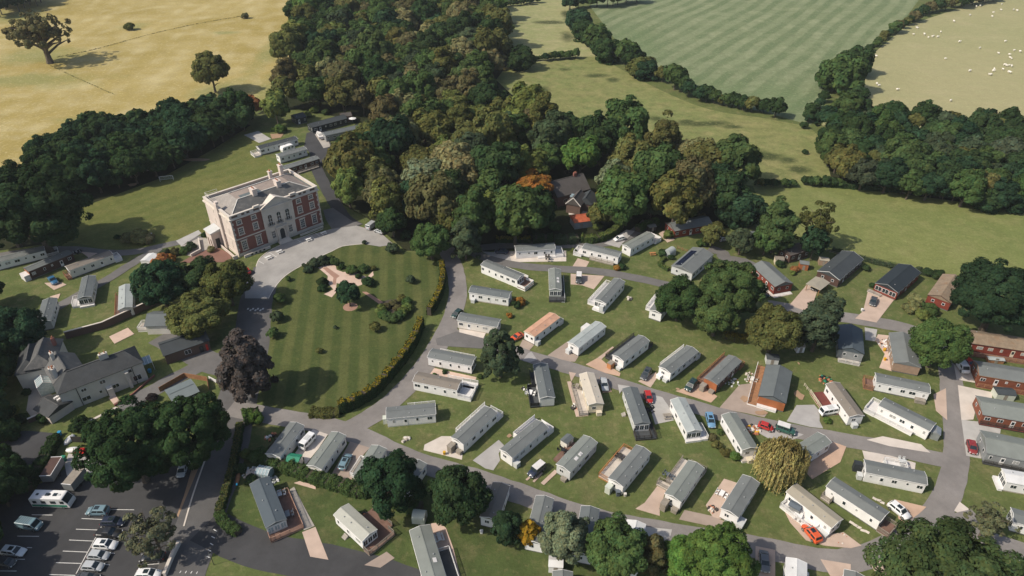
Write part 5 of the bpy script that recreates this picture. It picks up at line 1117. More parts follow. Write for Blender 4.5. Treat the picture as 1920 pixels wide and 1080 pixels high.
# motorhome
p = P(*ZC(400,560)); q = P(*ZC(590,565))
mh = empty('motorhome', (p.x, p.y, .05), math.atan2(q.y-p.y, q.x-p.x)); tag(mh, 'white motorhome with roof hatches in the car park', 'motorhome')
prof = [(-3.9,.45),(-3.9,2.75),(-3.7,2.95),(2.6,2.95),(2.9,2.85),(3.75,1.5),(3.95,.9),(3.95,.45)]
MB().loft([[(x, y, z) for x, z in prof] for y in (-1.15, 1.15)]).build('body', 'white', mh)
MB().hexa([(2.95,-1.05,2.72),(3.68,-1.05,1.55),(3.68,1.05,1.55),(2.95,1.05,2.72),(3.0,-1.05,2.78),(3.74,-1.05,1.58),(3.74,1.05,1.58),(3.0,1.05,2.78)]).build('windscreen', 'glass', mh)
for s in (-1, 1):
    for x, w in ((2.7,.8),(.9,1.1),(-1.1,.9),(-2.9,.8)): window(mh, x, s*1.152, 1.95, w, .75, 0 if s < 0 else math.pi, 'black')
    MB().box(-3.8, 3.5, s*1.16-.008, s*1.16+.008, .6, 1.2).build('stripe', 'lgreen' if False else 'shed_green', mh)
    for x in (2.6, -2.0):
        w = empty('wheel'); w.parent = mh; w.location = (x, s*1.02, .36)
        MB().tube((0,-.13,0),(0,.13,0),.36,.36,14).build('tyre','rubber',w); MB().tube((0,-.137,0),(0,.137,0),.2,.2,10).build('rim','alloy',w)
for x, w, d, m_ in ((1.9,.6,.4,'palegrey'),(1.1,.8,.7,'glass'),(-.5,.8,.7,'glass'),(-.1,.4,.4,'black'),(-2.6,.5,.5,'glass')): MB().box(x-w/2, x+w/2, -d/2, d/2, 2.951, 3.05).build('roof_hatch', m_, mh)
# touring caravan behind the mansion
p = P(*ZT(600,620)); q = P(*ZT(690,590))
tc = empty('touring_caravan', (p.x, p.y, .1), math.atan2(q.y-p.y, q.x-p.x)); tag(tc, 'small white touring caravan squeezed between two static caravans', 'caravan')
prof = [(-2.8,.4),(-2.95,1.4),(-2.6,2.4),(-2.2,2.55),(2.0,2.55),(2.5,2.3),(3.0,1.3),(2.9,.4)]
MB().loft([[(x, y, z) for x, z in prof] for y in (-1.1, 1.1)]).build('body', 'white', tc)
for x in (-1.6, .2, 1.8): window(tc, x, -1.102, 1.6, .9, .6, 0, 'black')
MB().tube((0,-1.13,.33),(0,1.13,.33),.33,.33,12).build('wheels', 'rubber', tc)
# pale cabin cruiser on the drive
p = P(*ZT(960,470)); q = P(*ZT(920,420))
bt = empty('boat', (p.x, p.y, .5), math.atan2(q.y-p.y, q.x-p.x)); tag(bt, 'pale cabin cruiser parked beside the grey-roofed lodge', 'boat')
rings = []
for i in range(9):
    t = i/8; x = -3.4+6.8*t; w = 1.25*(1-max(0, t-.45)**2*3.0); w = max(w, .04)
    rings.append([(x, w, 1.2+.25*t), (x, w*.75, .3), (x, 0, 0+.25*t*t), (x, -w*.75, .3), (x, -w, 1.2+.25*t)])
MB().loft(rings).build('hull', 'deck_white', bt)
MB().hexa([(-2.2,-.9,1.25),(1.2,-.8,1.4),(1.2,.8,1.4),(-2.2,.9,1.25),(-1.8,-.75,2.1),(.3,-.7,2.1),(.3,.7,2.1),(-1.8,.75,2.1)]).build('cabin', 'offwhite', bt)
for s in (-1, 1): MB().box(-1.5,.0,s*.86-.02,s*.86+.02,1.55,1.9).build('cabin_window','glass',bt)
b = MB(); [b.box(x-.1,x+.1,-.8,.8,-.5,.25) for x in (-2,1)]; b.build('cradle','timber',bt)
# box trailers by the hedge
for k, (a_, b_, l_, w_, m_, lb) in enumerate(((ZK(700,740), ZK(760,640), 5.2, 2.3, 'brown_wall', 'box trailer with rusty brown roof and white edge in the service yard'), (ZK(980,860), ZK(1060,760), 4.6, 2.2, 'timber_grey', 'grey flat-topped trailer behind the motorhome'))):
    p, q = P(*a_), P(*b_); t = empty('trailer', (p.x, p.y, .25), math.atan2(q.y-p.y, q.x-p.x)); tag(t, lb, 'trailer', 'trailers in the yard')
    MB().box(-l_/2, l_/2, -w_/2, w_/2, .45, 2.3).build('box', 'grey_wall', t); MB().box(-l_/2+.05, l_/2-.05, -w_/2+.05, w_/2-.05, 2.301, 2.36).build('roof', m_, t)
    b = MB(); b.box(-l_/2-.06,-l_/2+.06,-w_/2,w_/2,2.365,2.45); b.box(l_/2-.06,l_/2+.06,-w_/2,w_/2,2.365,2.45)
    if k == 0: b.box(-l_/2+.07,l_/2-.07,-w_/2-.05,-w_/2+.05,2.365,2.45)
    b.build('edge_trim', 'white', t)
    for s in (-1, 1): MB().tube((-.4,s*w_/2-.12,.1),(-.4,s*w_/2+.12,.1),.34,.34,12).build('wheel', 'rubber', t)
    MB().bar((l_/2,0,.4),(l_/2+1.2,0,.35),.1).build('drawbar','black',t)
# upturned dinghies and gas tanks
for px, py, rz, lb in ((*ZK(880,300), R(80), 'white upturned dinghy by the dark fence'), (*ZK(925,430), R(5), 'white upturned dinghy beside the red play frame'), (*ZH(640,940), R(20), 'pale oil tank below the country house')):
    o = empty('dinghy' if 'dinghy' in lb else 'oil_tank', P(px, py, .2), rz); tag(o, lb, 'dinghy' if 'dinghy' in lb else 'tank')
    rings = []
    for i in range(9):
        t = i/8*2-1; r = .75*(1-abs(t)**3)+.03
        rings.append([(t*1.7, r*math.cos(a), max(-.2, r*.8*math.sin(a))) for a in [2*math.pi*k/12 for k in range(12)]])
    MB().loft(rings).build('hull', 'white', o, True); MB().bar((-1.3,0,.62),(1.3,0,.62),.08,.06).build('keel', 'palegrey', o)
# ------------------------------------------------------------------ vegetation
def leaf_mesh(name, pts, nrm, size, tint, rng, aspect=1.4):
    """one irregular quad per leaf clump; tint is a per-leaf colour factor (leaf age)"""
    n = len(pts); nrm = nrm/np.maximum(1e-6, np.linalg.norm(nrm, axis=1))[:, None]
    r = rng.normal(size=(n, 3)); u = np.cross(nrm, r); u /= np.maximum(1e-6, np.linalg.norm(u, axis=1))[:, None]; w = np.cross(nrm, u)
    s = size[:, None]; V = np.empty((n, 4, 3))
    for k, (a, b) in enumerate(((-1,-.55),(.9,-.75),(1.1,.6),(-.8,.85))):
        ja = a*(.75+.5*rng.random((n,1))); jb = b*(.75+.5*rng.random((n,1)))
        V[:, k] = pts+u*s*ja*.5*aspect+w*s*jb*.5*1.3
    V[:, 2] += nrm*s*(rng.random((n,1))-.5)*.5; V[:, 0] += nrm*s*(rng.random((n,1))-.5)*.5
    return quads_mesh(name, V, tint)
def quads_mesh(name, V, tint):
    n = len(V)
    me = bpy.data.meshes.new(name); me.vertices.add(n*4); me.loops.add(n*4); me.polygons.add(n)
    me.vertices.foreach_set('co', V.reshape(-1).astype(np.float32)); me.loops.foreach_set('vertex_index', np.arange(n*4, dtype=np.int32))
    me.polygons.foreach_set('loop_start', np.arange(0, n*4, 4, dtype=np.int32)); me.polygons.foreach_set('loop_total', np.full(n, 4, dtype=np.int32))
    me.update(); me.validate()
    at = me.attributes.new('tint', 'FLOAT_COLOR', 'FACE'); c = np.ones((n, 4), np.float32)
    c[:, :3] = tint; at.data.foreach_set('color', c.reshape(-1))
    me.materials.append(MATS['leaf']); return me
def tintv(rng, base, n, warm=.10):
    t = base*(.78+.44*rng.random(n)); k = rng.normal(0, warm, n)
    return np.stack([t*(1+k*.8), t, t*(1-k*.6)], 1).clip(.15, 2.2)
def sph(rng, n):
    d = rng.normal(size=(n, 3)); return d/np.linalg.norm(d, axis=1)[:, None]
def crown_arrays(seed, lobes=42, n=7000, leaf=.045, vh=.46, zc=.60, lr=(.11,.20), shell=(.55,.86), zmin=-.45, egg=0., inner=.15, droop=0.):
    """broadleaf crown of unit spread: leaf clumps on many overlapping boughs, gaps between them"""
    rng = np.random.default_rng(seed)
    d = sph(rng, lobes*4); d = d[d[:, 2] > zmin][:lobes]; m = len(d)
    env = np.array([.5, .5, vh]); asym = 1+rng.normal(0, .10, m)
    c = d*env*(rng.uniform(*shell, m)*asym)[:, None]; c[:, :2] *= (1-egg*np.clip(c[:, 2]/vh, -.3, 1))[:, None]
    r = rng.uniform(*lr, m); lt = rng.uniform(.80, 1.22, m)
    k = rng.choice(m, n, p=r**2/np.sum(r**2)); q = sph(rng, n); out = d[k]
    flip = np.sum(q*out, 1) < -.25; q[flip] *= -1
    p = c[k]+q*(r[k]*rng.uniform(.72, 1.06, n))[:, None]*np.array([1.05, 1.05, .86])
    p[:, 2] -= droop*np.linalg.norm(p[:, :2], axis=1)**2
    ni = int(n*inner); p[:ni] *= rng.uniform(.45, .95, (ni, 1))
    nr = q+out*.4+rng.normal(0, .34, (n, 3))+np.array([0, 0, .3])
    p[:, :2] *= .5/np.percentile(np.linalg.norm(p[:, :2], axis=1), 96); p[:, 2] *= vh/max(np.percentile(np.abs(p[:, 2]), 96), vh)
    p[:, 2] += zc
    return p, nr, leaf*(.6+.8*rng.random(n)), tintv(rng, lt[k], n), rng
def crown(*a, **k): return leaf_mesh('crown', *crown_arrays(*a, **k))
def conifer(seed, n=6000, leaf=.05, tiers=11, zc=0., fill=.5, col_=False):
    rng = np.random.default_rng(seed); P_, N_, T_ = [], [], []
    for t in range(tiers):
        f = t/(tiers-1); z = .12+f*1.75; rad = (.5*(1-f)**.8+.03) if not col_ else .42*math.sin(math.pi*min(1, .12+f*.86))**.7
        nb = max(4, int(9*(1-f)+4))
        for b in range(nb):
            a = 2*math.pi*(b+rng.random())/nb; l = rad*rng.uniform(.75, 1.1); m = int(n/tiers/nb*(.5+1.2*(1-f)))+4
            s = rng.random(m)**.7; side = rng.normal(0, .10, m)*l*(1.1-s)*2
            x = np.cos(a)*s*l-np.sin(a)*side; y = np.sin(a)*s*l+np.cos(a)*side; zz = z-.28*s*l+rng.normal(0, .018, m)+rng.random(m)*.05
            P_.append(np.stack([x, y, zz], 1)); N_.append(np.stack([np.cos(a)*.5+rng.normal(0,.4,m), np.sin(a)*.5+rng.normal(0,.4,m), .8+rng.normal(0,.3,m)], 1)); T_.append(np.full(m, rng.uniform(.8, 1.2)))
    p = np.concatenate(P_); nr = np.concatenate(N_); t = np.concatenate(T_); m = len(p)
    return leaf_mesh('crown', p, nr, leaf*(.6+.8*rng.random(m)), tintv(rng, t, m), rng, 1.8)
def willow(seed, n=26000):
    """drooping curtains of fine twigs: narrow upright leaf strips hung in bunches from a domed crown"""
    rng = np.random.default_rng(seed); V, T_ = [], []
    bun = 90
    for s in range(bun):
        a = rng.uniform(0, 2*math.pi); r = .46*math.sqrt(rng.random()); z0 = .40+.50*math.sqrt(max(0, 1-(r/.5)**2))*rng.uniform(.82,1.05); lt = rng.uniform(.65,1.3)
        for t in range(9):
            aa = a+rng.normal(0,.10)/(r+.1); rr = min(.53, r+rng.normal(0,.025)); ln = rng.uniform(.18,.50)*(.45+1.0*r/.5); m = n//bun//9
            f = (np.arange(m)+rng.random(m))/m; z = z0+.03*np.sin(f*3)-f*ln; k = z > .05; f = f[k]; z = z[k]; m = len(f)
            if not m: continue
            ro = rr+.035*f; x = np.cos(aa)*ro+rng.normal(0,.006,m); y = np.sin(aa)*ro+rng.normal(0,.006,m)
            th = rng.uniform(0,2*math.pi,m); w = .007*(.6+.8*rng.random(m)); h = .030*(.7+.8*rng.random(m)); ux, uy = np.cos(th)*w, np.sin(th)*w
            tx, ty = np.cos(aa)*.008, np.sin(aa)*.008
            V.append(np.stack([np.stack([x-ux,y-uy,z],1), np.stack([x+ux,y+uy,z],1), np.stack([x+ux*.6+tx,y+uy*.6+ty,z-h],1), np.stack([x-ux*.6+tx,y-uy*.6+ty,z-h],1)],1)); T_.append(tintv(rng, np.full(m, lt), m))
    V = np.concatenate(V); T_ = np.concatenate(T_)
    return quads_mesh('crown', V, T_)
def trunk_mesh(seed, h=1.0, r=.035, limbs=7, spread=.33, top=.75, lo=.22, bark='bark'):
    rng = random.Random(seed); b = MB(); p = Vector((0,0,-.02)); k = 6
    pts = [p]
    for i in range(1, k+1): pts.append(Vector((rng.uniform(-.02,.02)*i*.5, rng.uniform(-.02,.02)*i*.5, top*h*i/k)))
    for i in range(k): b.tube(pts[i], pts[i+1], r*(1.25 if i == 0 else 1)*(1-i/k*.75), r*(1-(i+1)/k*.75), 7, False)
    for j in range(limbs):
        f = lo+(.75-lo)*j/max(1, limbs-1); i = min(k-1, int(f*k)); s = pts[i].lerp(pts[i+1], f*k-i); a = 2.4*j+rng.random()
        e = s+Vector((math.cos(a)*spread*rng.uniform(.7,1.1), math.sin(a)*spread*rng.uniform(.7,1.1), h*rng.uniform(.12,.28))); m = s.lerp(e, .5)+Vector((0,0,.03))
        b.tube(s, m, r*.45, r*.3, 5, False); b.tube(m, e, r*.3, r*.08, 5, False)
    me = b.mesh('trunk'); me.materials.append(MATS[bark]); return me
KINDS = {}
def kind(name, crowns, trunks): KINDS[name] = (crowns, trunks)
kind('broad', [crown(s, 70, 8500, .038, .46, .60, (.08,.17)) for s in (1,2,3,4)]+[crown(9, 44, 8000, .040, .52, .64, (.10,.2))], [trunk_mesh(s) for s in (1,2,3)])
kind('near', [crown(s, 110, 22000, .023, .46, .58, (.07,.14), (.6,.92)) for s in (21,22,23)], [trunk_mesh(s) for s in (4,5)])
kind('huge', [crown(s, 190, 46000, .0155, .44, .56, (.045,.10), (.6,.95)) for s in (25,26)], [trunk_mesh(s, 1.0, .04, 12) for s in (4,5)])
kind('tall', [crown(s, 60, 8500, .040, .74, .86, (.10,.17), (.5,.86), -.75, .25) for s in (31,32,33)], [trunk_mesh(6, 1.5, .035, 8, .28, .8)])
kind('poplar', [crown(41, 120, 18000, .036, 1.15, 1.22, (.10,.18), (.55,.9), -.9, .3)], [trunk_mesh(7, 2.0, .05, 8, .2, .8)])
kind('airy', [crown(s, 70, 5200, .024, .5, .66, (.05,.09), (.3,.97), -.7, 0, .1) for s in (51,52)], [trunk_mesh(8, 1.1, .03, 16, .42, .8, .2)])
kind('weep', [crown(s, 90, 14000, .032, .78, .82, (.07,.13), (.55,.9), -.8, .2, droop=.5) for s in (61,)], [trunk_mesh(9, 1.4, .035, 8, .28, .8)])
kind('old_oak', [crown(71, 170, 6500, .022, .33, .50, (.03,.065), (.25,1.0), -.35, 0, .05)], [trunk_mesh(10, .8, .055, 18, .46, .75, .25)])
kind('conifer', [conifer(s) for s in (81,82)], [trunk_mesh(11, 1.9, .03, 0, .1, .95)])
kind('column', [conifer(85, 12000, .045, 16, 0, .5, True)], [trunk_mesh(12, 1.7, .03, 0, .1, .9)])
kind('willow', [willow(91)], [trunk_mesh(13, .9, .05, 8, .3, .8)])
kind('shrub', [crown(s, 26, 3600, .055, .38, .34, (.13,.22), (.45,.8), -.5) for s in (101,102,103)], [trunk_mesh(14, .45, .03, 6, .25, .8)])
kind('bushy', [crown(s, 60, 7500, .040, .40, .38, (.09,.18), (.5,.88), -.95) for s in (105,106,107)], [trunk_mesh(16, .6, .035, 6, .25, .8)])
kind('young', [crown(s, 16, 900, .05, .5, .95, (.10,.18), (.3,.8), -.8) for s in (111,112)], [trunk_mesh(15, 1.2, .02, 5, .2, .9, .5)])
HK = dict(broad=.60, near=.58, huge=.56, tall=.86, poplar=1.22, airy=.66, weep=.82, old_oak=.5, conifer=.8, column=.85, willow=.5, shrub=.34, bushy=.38, young=.9)
TC = dict(dk=(.034,.060,.023), mid=(.060,.096,.032), lt=(.120,.150,.042), olive=(.105,.110,.036), brown=(.112,.102,.047), teal=(.028,.058,.028), silver=(.150,.175,.100), gold=(.36,.22,.025), orange=(.30,.15,.035), purple=(.036,.026,.026),
          bright=(.080,.140,.034), pale=(.185,.180,.080), yolive=(.24,.19,.022), willow=(.33,.275,.11), copper=(.075,.064,.056), bronze=(.30,.13,.055), slate=(.055,.078,.042), sage=(.115,.130,.072))
TREES = []; QUEUE = []
def plant(x, y, D, kd, c, label, group, name='tree', cat='tree', sq=1.0, rnd=random, z=0.):
    TREES.append((x, y, D)); QUEUE.append((x, y, D, kd, c, label, group, name, cat, sq, rnd.randrange(10**6)))
def seen(x, y, D, h):
    """apparent crown width in photo pixels, 0 when wholly out of the frame"""
    d = Vector((x, y, h))-Vector((0, 0, CAM_H)); f = d.y*CP-d.z*SP; up = d.y*SP+d.z*CP
    u = 960+CAM_F*d.x/f; v = 540-CAM_F*up/f; w = CAM_F*D/f
    return w if -w*.55 < u < 1920+w*.55 and -w*.6 < v < 1080+w*.6 else (w*.5 if -w*1.5 < u < 0 and 600 < v < 1120 else 0)
def grow_all(limit=300):
    far = []; n = 0
    for q in sorted(QUEUE, key=lambda q: -seen(q[0], q[1], q[2], q[2]*HK[q[3]])):
        x, y, D, kd, c, label, group, name, cat, sq, sd = q
        if not seen(x, y, D, D*HK[kd]): continue
        if name == 'tree':
            n += 1
            if n > limit: far.append(q); continue
        rnd = random.Random(sd); cs, ts = KINDS[kd]
        root = empty(name, (x, y, 0), rnd.uniform(0, 6.28)); tag(root, label, cat, group); root.scale = (D, D, D*sq)
        link('trunk' if name != 'shrub' else 'stems', rnd.choice(ts), root); k = link('crown' if name != 'shrub' else 'foliage', rnd.choice(cs), root)
        j = rnd.uniform(.85, 1.15); k.color = tuple(min(1, v*j*rnd.uniform(.94,1.06)) for v in TC[c])+(1,)
    # the smaller, farther trees that read as one mass
    proto = [crown_arrays(200+s, 40, 1500, .085, .5, .62) for s in range(6)]; rng = np.random.default_rng(3); pv, nv, sv, tv = [], [], [], []; tb = MB()
    for x, y, D, kd, c, label, group, name, cat, sq, sd in far:
        p, nr, sz, tn, _ = proto[sd % 6]; a = (sd % 628)/100; m = np.array([[math.cos(a),-math.sin(a),0],[math.sin(a),math.cos(a),0],[0,0,1]])
        pv.append((p @ m.T)*np.array([D, D, D*sq*(1.35 if kd == 'tall' else 1)])+np.array([x, y, 0])); nv.append(nr @ m.T); sv.append(sz*D); tv.append(tn*np.array(TC[c])*(.85+.3*((sd % 100)/100)))
        tb.tube((x, y, -.1), (x, y, D*.6), D*.03, D*.012, 5, False)
    if far:
        o = link('distant_trees', leaf_mesh('distant_trees', np.concatenate(pv), np.concatenate(nv), np.concatenate(sv), np.concatenate(tv), rng)); o.color = (1,1,1,1)
        tag(o, 'mass of small far trees filling the woods and hedgerows', 'woodland', kind='stuff')
        tb.build('trunks', 'bark', o)
    print('TREES', n, 'far', len(far))
def tree(u, v, wpx, kd, c, label, group='park trees', sq=1.0, name='tree', cat='tree', seed=None):
    """(u, v) = centre of the crown in the photo, wpx = crown width in photo pixels"""
    D = 8.
    for _ in range(6):
        p = P(u, v, D*HK[kd]*sq); D = .92*wpx/CAM_F*dist(p)
    return plant(p.x, p.y, D, kd, c, label, group, name, cat, sq, random.Random(seed if seed is not None else int(u*7+v)))
T = tree
T(245,835,165,'huge','dk','big dark evergreen tree overhanging the car park'); T(345,815,150,'huge','dk','dark spreading tree between car park and main drive', seed=4)
T(458,682,104,'weep','copper','bronze-purple leaved tree by the main drive', sq=1.0); T(368,592,112,'near','olive','dark olive spreading cedar-like tree above the outbuilding', sq=.7)
T(300,532,92,'near','teal','dark green tree left of the mansion shrubs'); T(375,520,80,'near','dk','dark tree in the clump below the mansion'); T(425,530,90,'near','olive','yellow-tinged dark tree in the clump below the mansion')
T(735,905,120,'near','teal','dark fir-like tree among the pale caravans', sq=1.05); T(858,928,118,'near','dk','round dark tree beside the park road')
T(950,985,58,'tall','teal','slim blue-green tree beside the gold-leaved one'); T(990,990,46,'column','gold','narrow gold-leaved tree below the park road', sq=1.2)
T(1060,1004,98,'near','silver','silvery-leaved tree below the park road', sq=1.1); T(1155,1030,120,'near','mid','mid-green tree between silvery tree and brownish one'); T(1225,1040,62,'tall','brown','brownish thin-leaved tree below the road')
T(1285,1050,90,'near','bright','bright green tree beside the brownish one'); T(1350,1048,130,'huge','bright','broad bright green tree by the brown drive', seed=8)
T(1780,1096,222,'huge','mid','huge dark broadleaf tree on the outer bend', sq=.95); T(1855,975,66,'airy','sage','loose grey-green shrub-like tree by the white drive')
T(1470,862,98,'willow','willow','golden weeping willow above a peach drive', sq=1.0)
T(938,660,78,'weep','slate','dark weeping birch beside the middle road', sq=1.05)
T(1275,560,92,'near','dk','left-hand tree of the dense pair above the caravans'); T(1370,545,122,'huge','mid','right-hand tree of the dense pair above the caravans'); T(1345,590,90,'near','mid','lower bough-heavy tree in front of the dense pair')
T(1452,618,104,'near','olive','light olive tree left of the poplar', sq=.9); T(1540,602,72,'poplar','slate','tall dark poplar by the grey lodge', sq=.82)
T(1760,642,96,'near','mid','round-headed tree overhanging the loop road'); T(1872,556,140,'huge','teal','very large blue-green tree above the mossy lodge', sq=.9)
T(1460,420,74,'tall','mid','tall green tree behind the dark lodge'); T(1438,450,56,'broad','mid','lower tree beside the tall one behind the lodges'); T(1535,415,80,'airy','olive','thin-crowned olive tree by the pasture', sq=1.1); T(1528,455,46,'tall','teal','dark narrow tree at the foot of the thin-crowned one')
T(1393,392,84,'bushy','teal','rounded dark tree at the pasture corner'); T(1338,440,46,'broad','olive','small olive tree by the parked white car'); T(1390,452,52,'broad','slate','grey-green birch by the lodge track'); T(1255,440,22,'shrub','lt','light green bush beside the red lodge', name='shrub', cat='shrub')
T(30,622,88,'near','teal','dark tree at the left edge by the lane'); T(60,395,165,'huge','dk','very large dark tree left of the mansion lawn', sq=.9); T(8,400,110,'near','dk','dark tree behind the very large one at the edge', seed=3); T(0,350,90,'near','dk','dark tree at the end of the shelter belt', seed=5)
T(285,1000,92,'airy','sage','loose grey-green tree in the car park corner', sq=1.0)
T(872,445,66,'weep','slate','grey weeping tree at the head of the hedge road'); T(808,452,82,'near','mid','dense green tree at the top of the oval lawn', sq=.9); T(652,352,64,'broad','lt','light yellow-green tree beside the mansion', sq=1.2)
T(845,415,70,'broad','olive','olive tree behind the weeping grey one'); T(735,415,60,'broad','dk','dark tree beyond the forecourt')
T(74,62,92,'old_oak','brown','gnarled half-bare oak alone in the golden field', sq=1.05); T(394,132,64,'broad','olive','leaning open-crowned tree alone in the golden field', sq=1.05)
T(1000,352,78,'broad','orange','orange-tinged tree in front of the brick woodland house', sq=.85); T(1003,395,84,'broad','dk','dark tree below the orange-tinged one'); T(1090,290,78,'broad','bright','fresh green tree behind the brick woodland house'); T(1152,332,68,'broad','silver','silver-green rounded tree right of the brick house')
T(1140,365,40,'broad','gold','small golden tree beside the brick house', sq=1.1); T(1187,378,64,'broad','purple','dark purple-leaved tree beside the golden one'); T(1222,385,56,'broad','slate','silvery dark tree right of the purple-leaved one'); T(1122,400,44,'airy','olive','pale-stemmed olive tree by the red garage', sq=1.2)
T(1318,288,62,'broad','pale','pale straw-green tree at the meadow edge'); T(1245,318,84,'broad','olive','broad olive tree at the meadow edge'); T(1360,360,90,'broad','dk','wide dark tree at the wood corner'); T(1300,345,70,'broad','teal','dark tree beside the wide corner tree')
T(975,108,58,'bushy','dk','dark lone tree at the hay meadow hedge'); T(1455,207,36,'bushy','dk','small round tree at the end of the field hedge')
T(1578,140,84,'bushy','mid','big round tree in the hedge above the sheep field'); T(1605,115,60,'bushy','dk','darker tree behind the big round hedge tree')
T(862,330,90,'broad','pale','pale crowned tree in the front rank of the wood', seed=1); T(800,335,96,'broad','silver','silvery crowned tree in the front rank of the wood', sq=.85); T(836,288,70,'broad','lt','light green tree above the silvery crowned one')
T(470,200,40,'broad','bronze','bronze-tinted tree where belt and wood meet'); T(515,200,50,'broad','lt','yellow-green tree beside the bronze-tinted one', sq=1.2)
T(1315,455,20,'shrub','mid','bush between red lodge and olive tree', name='shrub', cat='shrub')
T(1800,345,24,'airy','brown','pale bare-twigged tree in front of the right-hand wood', sq=1.6); T(1695,345,20,'airy','brown','thin bare-twigged tree leaning at the right-hand wood edge', sq=1.6)

# ---- woods
def inpoly(x, y, poly):
    c = False; n = len(poly); j = n-1
    for i in range(n):
        if (poly[i].y > y) != (poly[j].y > y) and x < (poly[j].x-poly[i].x)*(y-poly[i].y)/(poly[j].y-poly[i].y)+poly[i].x: c = not c
        j = i
    return c
def zone(x, y, marks, other):
    best = min(((math.hypot(x-P(u, v_).x, y-P(u, v_).y), t) for (u, v_, t) in marks))
    return best[1] if best[0] < 34 else other
MARKS_WOOD = [(1075,365,'beside the brick woodland house'), (600,250,'behind the black lodges'), (650,330,'beside the track behind the mansion'), (700,430,'beyond the forecourt'), (860,460,'above the hedge road'), (1000,455,'above the upper lane hedges'),
              (560,120,'along the golden field'), (555,60,'along the golden field'), (545,170,'along the golden field'), (960,60,'along the hay meadow'), (945,120,'along the hay meadow'), (1000,210,'along the valley meadow'), (1100,265,'along the valley meadow'), (1220,290,'along the valley meadow'), (1340,320,'along the valley meadow'), (1400,380,'at the right pasture corner'), (1270,430,'behind the dark red lodge')]
MARKS_RIGHT = [(1560,300,'beside the meadow gateway'), (1600,240,'along the sheep field'), (1720,262,'along the sheep field'), (1850,275,'along the sheep field'), (1650,355,'along the right pasture'), (1780,370,'along the right pasture'), (1900,388,'along the right pasture')]
MARKS_BELT = [(130,280,'on its golden field side'), (230,255,'on its golden field side'), (330,240,'on its golden field side'), (430,222,'on its golden field side'), (180,360,'on its lawn side'), (280,320,'on its lawn side'), (380,275,'on its lawn side'), (450,240,'on its lawn side'), (80,345,'beside the very large dark tree')]
def wlabel(what, marks, other):
    def f(c, kd, D, x, y):
        size = 'broad' if D > 16 else 'small' if D < 12.5 else ''
        return ' '.join(w for w in (('tall' if kd == 'tall' else 'conical' if kd == 'conifer' else size), names[c], 'tree of the', what, zone(x, y, marks, other)) if w)
    return f
def wood(poly, Dr, gap, mixk, labels, group, seed, z=7., ex=(), limit=300):
    rnd = random.Random(seed); w = [P(*p, z) for p in poly]; E_ = [[P(*p, 4.) for p in e] for e in ex]
    x0, x1 = min(p.x for p in w), max(p.x for p in w); y0, y1 = min(p.y for p in w), max(p.y for p in w); mine = []; n = 0
    old = [t for t in TREES if x0-15 < t[0] < x1+15 and y0-15 < t[1] < y1+15]
    for _ in range(26000):
        if n >= limit: break
        x, y = rnd.uniform(x0, x1), rnd.uniform(y0, y1)
        if not inpoly(x, y, w) or any(inpoly(x, y, e) for e in E_): continue
        D = rnd.uniform(*Dr)
        if any((x-a)**2+(y-b)**2 < (gap*(D+d)/2)**2 for a, b, d in mine): continue
        if any((x-a)**2+(y-b)**2 < (.8*gap*(D+d)/2)**2 for a, b, d in old): continue
        kd, c = rnd.choice(mixk); mine.append((x, y, D)); n += 1
        dd = D*(.75 if kd in ('tall','conifer') else 1)
        plant(x, y, dd, kd, c, labels(c, kd, D, x, y) if callable(labels) else labels, group, rnd=rnd, sq=rnd.uniform(.85,1.15))
    return n
mixm = [('broad','dk')]*5+[('broad','mid')]*8+[('broad','teal')]*3+[('broad','olive')]*7+[('broad','lt')]*3+[('tall','olive')]*4+[('tall','brown')]*2+[('broad','brown')]*2+[('tall','mid')]*2+[('broad','slate')]*3+[('broad','pale')]*2+[('broad','bright')]
names = dict(dk='dark green', mid='mid-green', teal='blue-green', olive='olive green', lt='light green', brown='brownish', slate='grey-green', pale='pale straw-green', bright='fresh green')
nw = wood([(548,-40),(900,-40),(930,30),(948,90),(930,120),(905,150),(950,190),(1010,215),(1060,245),(1140,262),(1230,280),(1330,300),(1400,330),(1405,385),(1330,395),(1260,400),(1230,415),(1130,410),(1050,420),(920,440),(850,440),(790,420),(720,390),(640,320),(612,290),(690,250),(655,205),(560,185),(520,190),(540,150),(535,110),(560,60)],
   (12,19.5), .60, mixm, wlabel('large wood', MARKS_WOOD, 'deep inside it'), 'trees of the large wood', 5,
   ex=[[(1030,300),(1130,295),(1130,430),(1020,430)], [(450,235),(560,190),(700,215),(700,275),(610,330),(560,340)], [(930,280),(1010,290),(1010,320),(935,310)]])
nr = wood([(1545,225),(1600,205),(1700,225),(1830,228),(1960,245),(2020,250),(2020,380),(1900,365),(1760,350),(1600,325),(1560,300)], (10,15), .60, [('broad','dk')]*5+[('broad','mid')]*4+[('broad','teal')]*5+[('broad','olive')]*2+[('broad','slate')]*3, wlabel('wood below the sheep field', MARKS_RIGHT, 'in its middle'), 'trees of the right-hand wood', 6)
nb = wood([(50,330),(70,285),(140,245),(230,228),(320,215),(400,198),(450,200),(455,222),(380,258),(290,300),(180,340),(140,335),(70,345)], (10,14), .56, [('broad','dk')]*5+[('broad','teal')]*3+[('conifer','dk')]*1, wlabel('shelter belt', MARKS_BELT, 'in its middle'), 'trees of the shelter belt', 7)
wood([(-60,30),(-60,-40),(110,-40),(60,-5)], (12,16), .6, [('broad','dk')], 'dark tree in the far corner copse', 'far corner copse', 8)
wood([(-120,560),(-40,540),(-10,640),(-20,760),(-100,780)], (10,14), .6, [('broad','dk')], 'dark tree beyond the left lane', 'trees left of the lane', 9)
wood([(-100,860),(-10,830),(25,850),(10,900),(-40,930),(-100,960)], (7,10), .6, [('near','dk')], 'dark tree on the left side of the car park', 'trees left of the car park', 10)
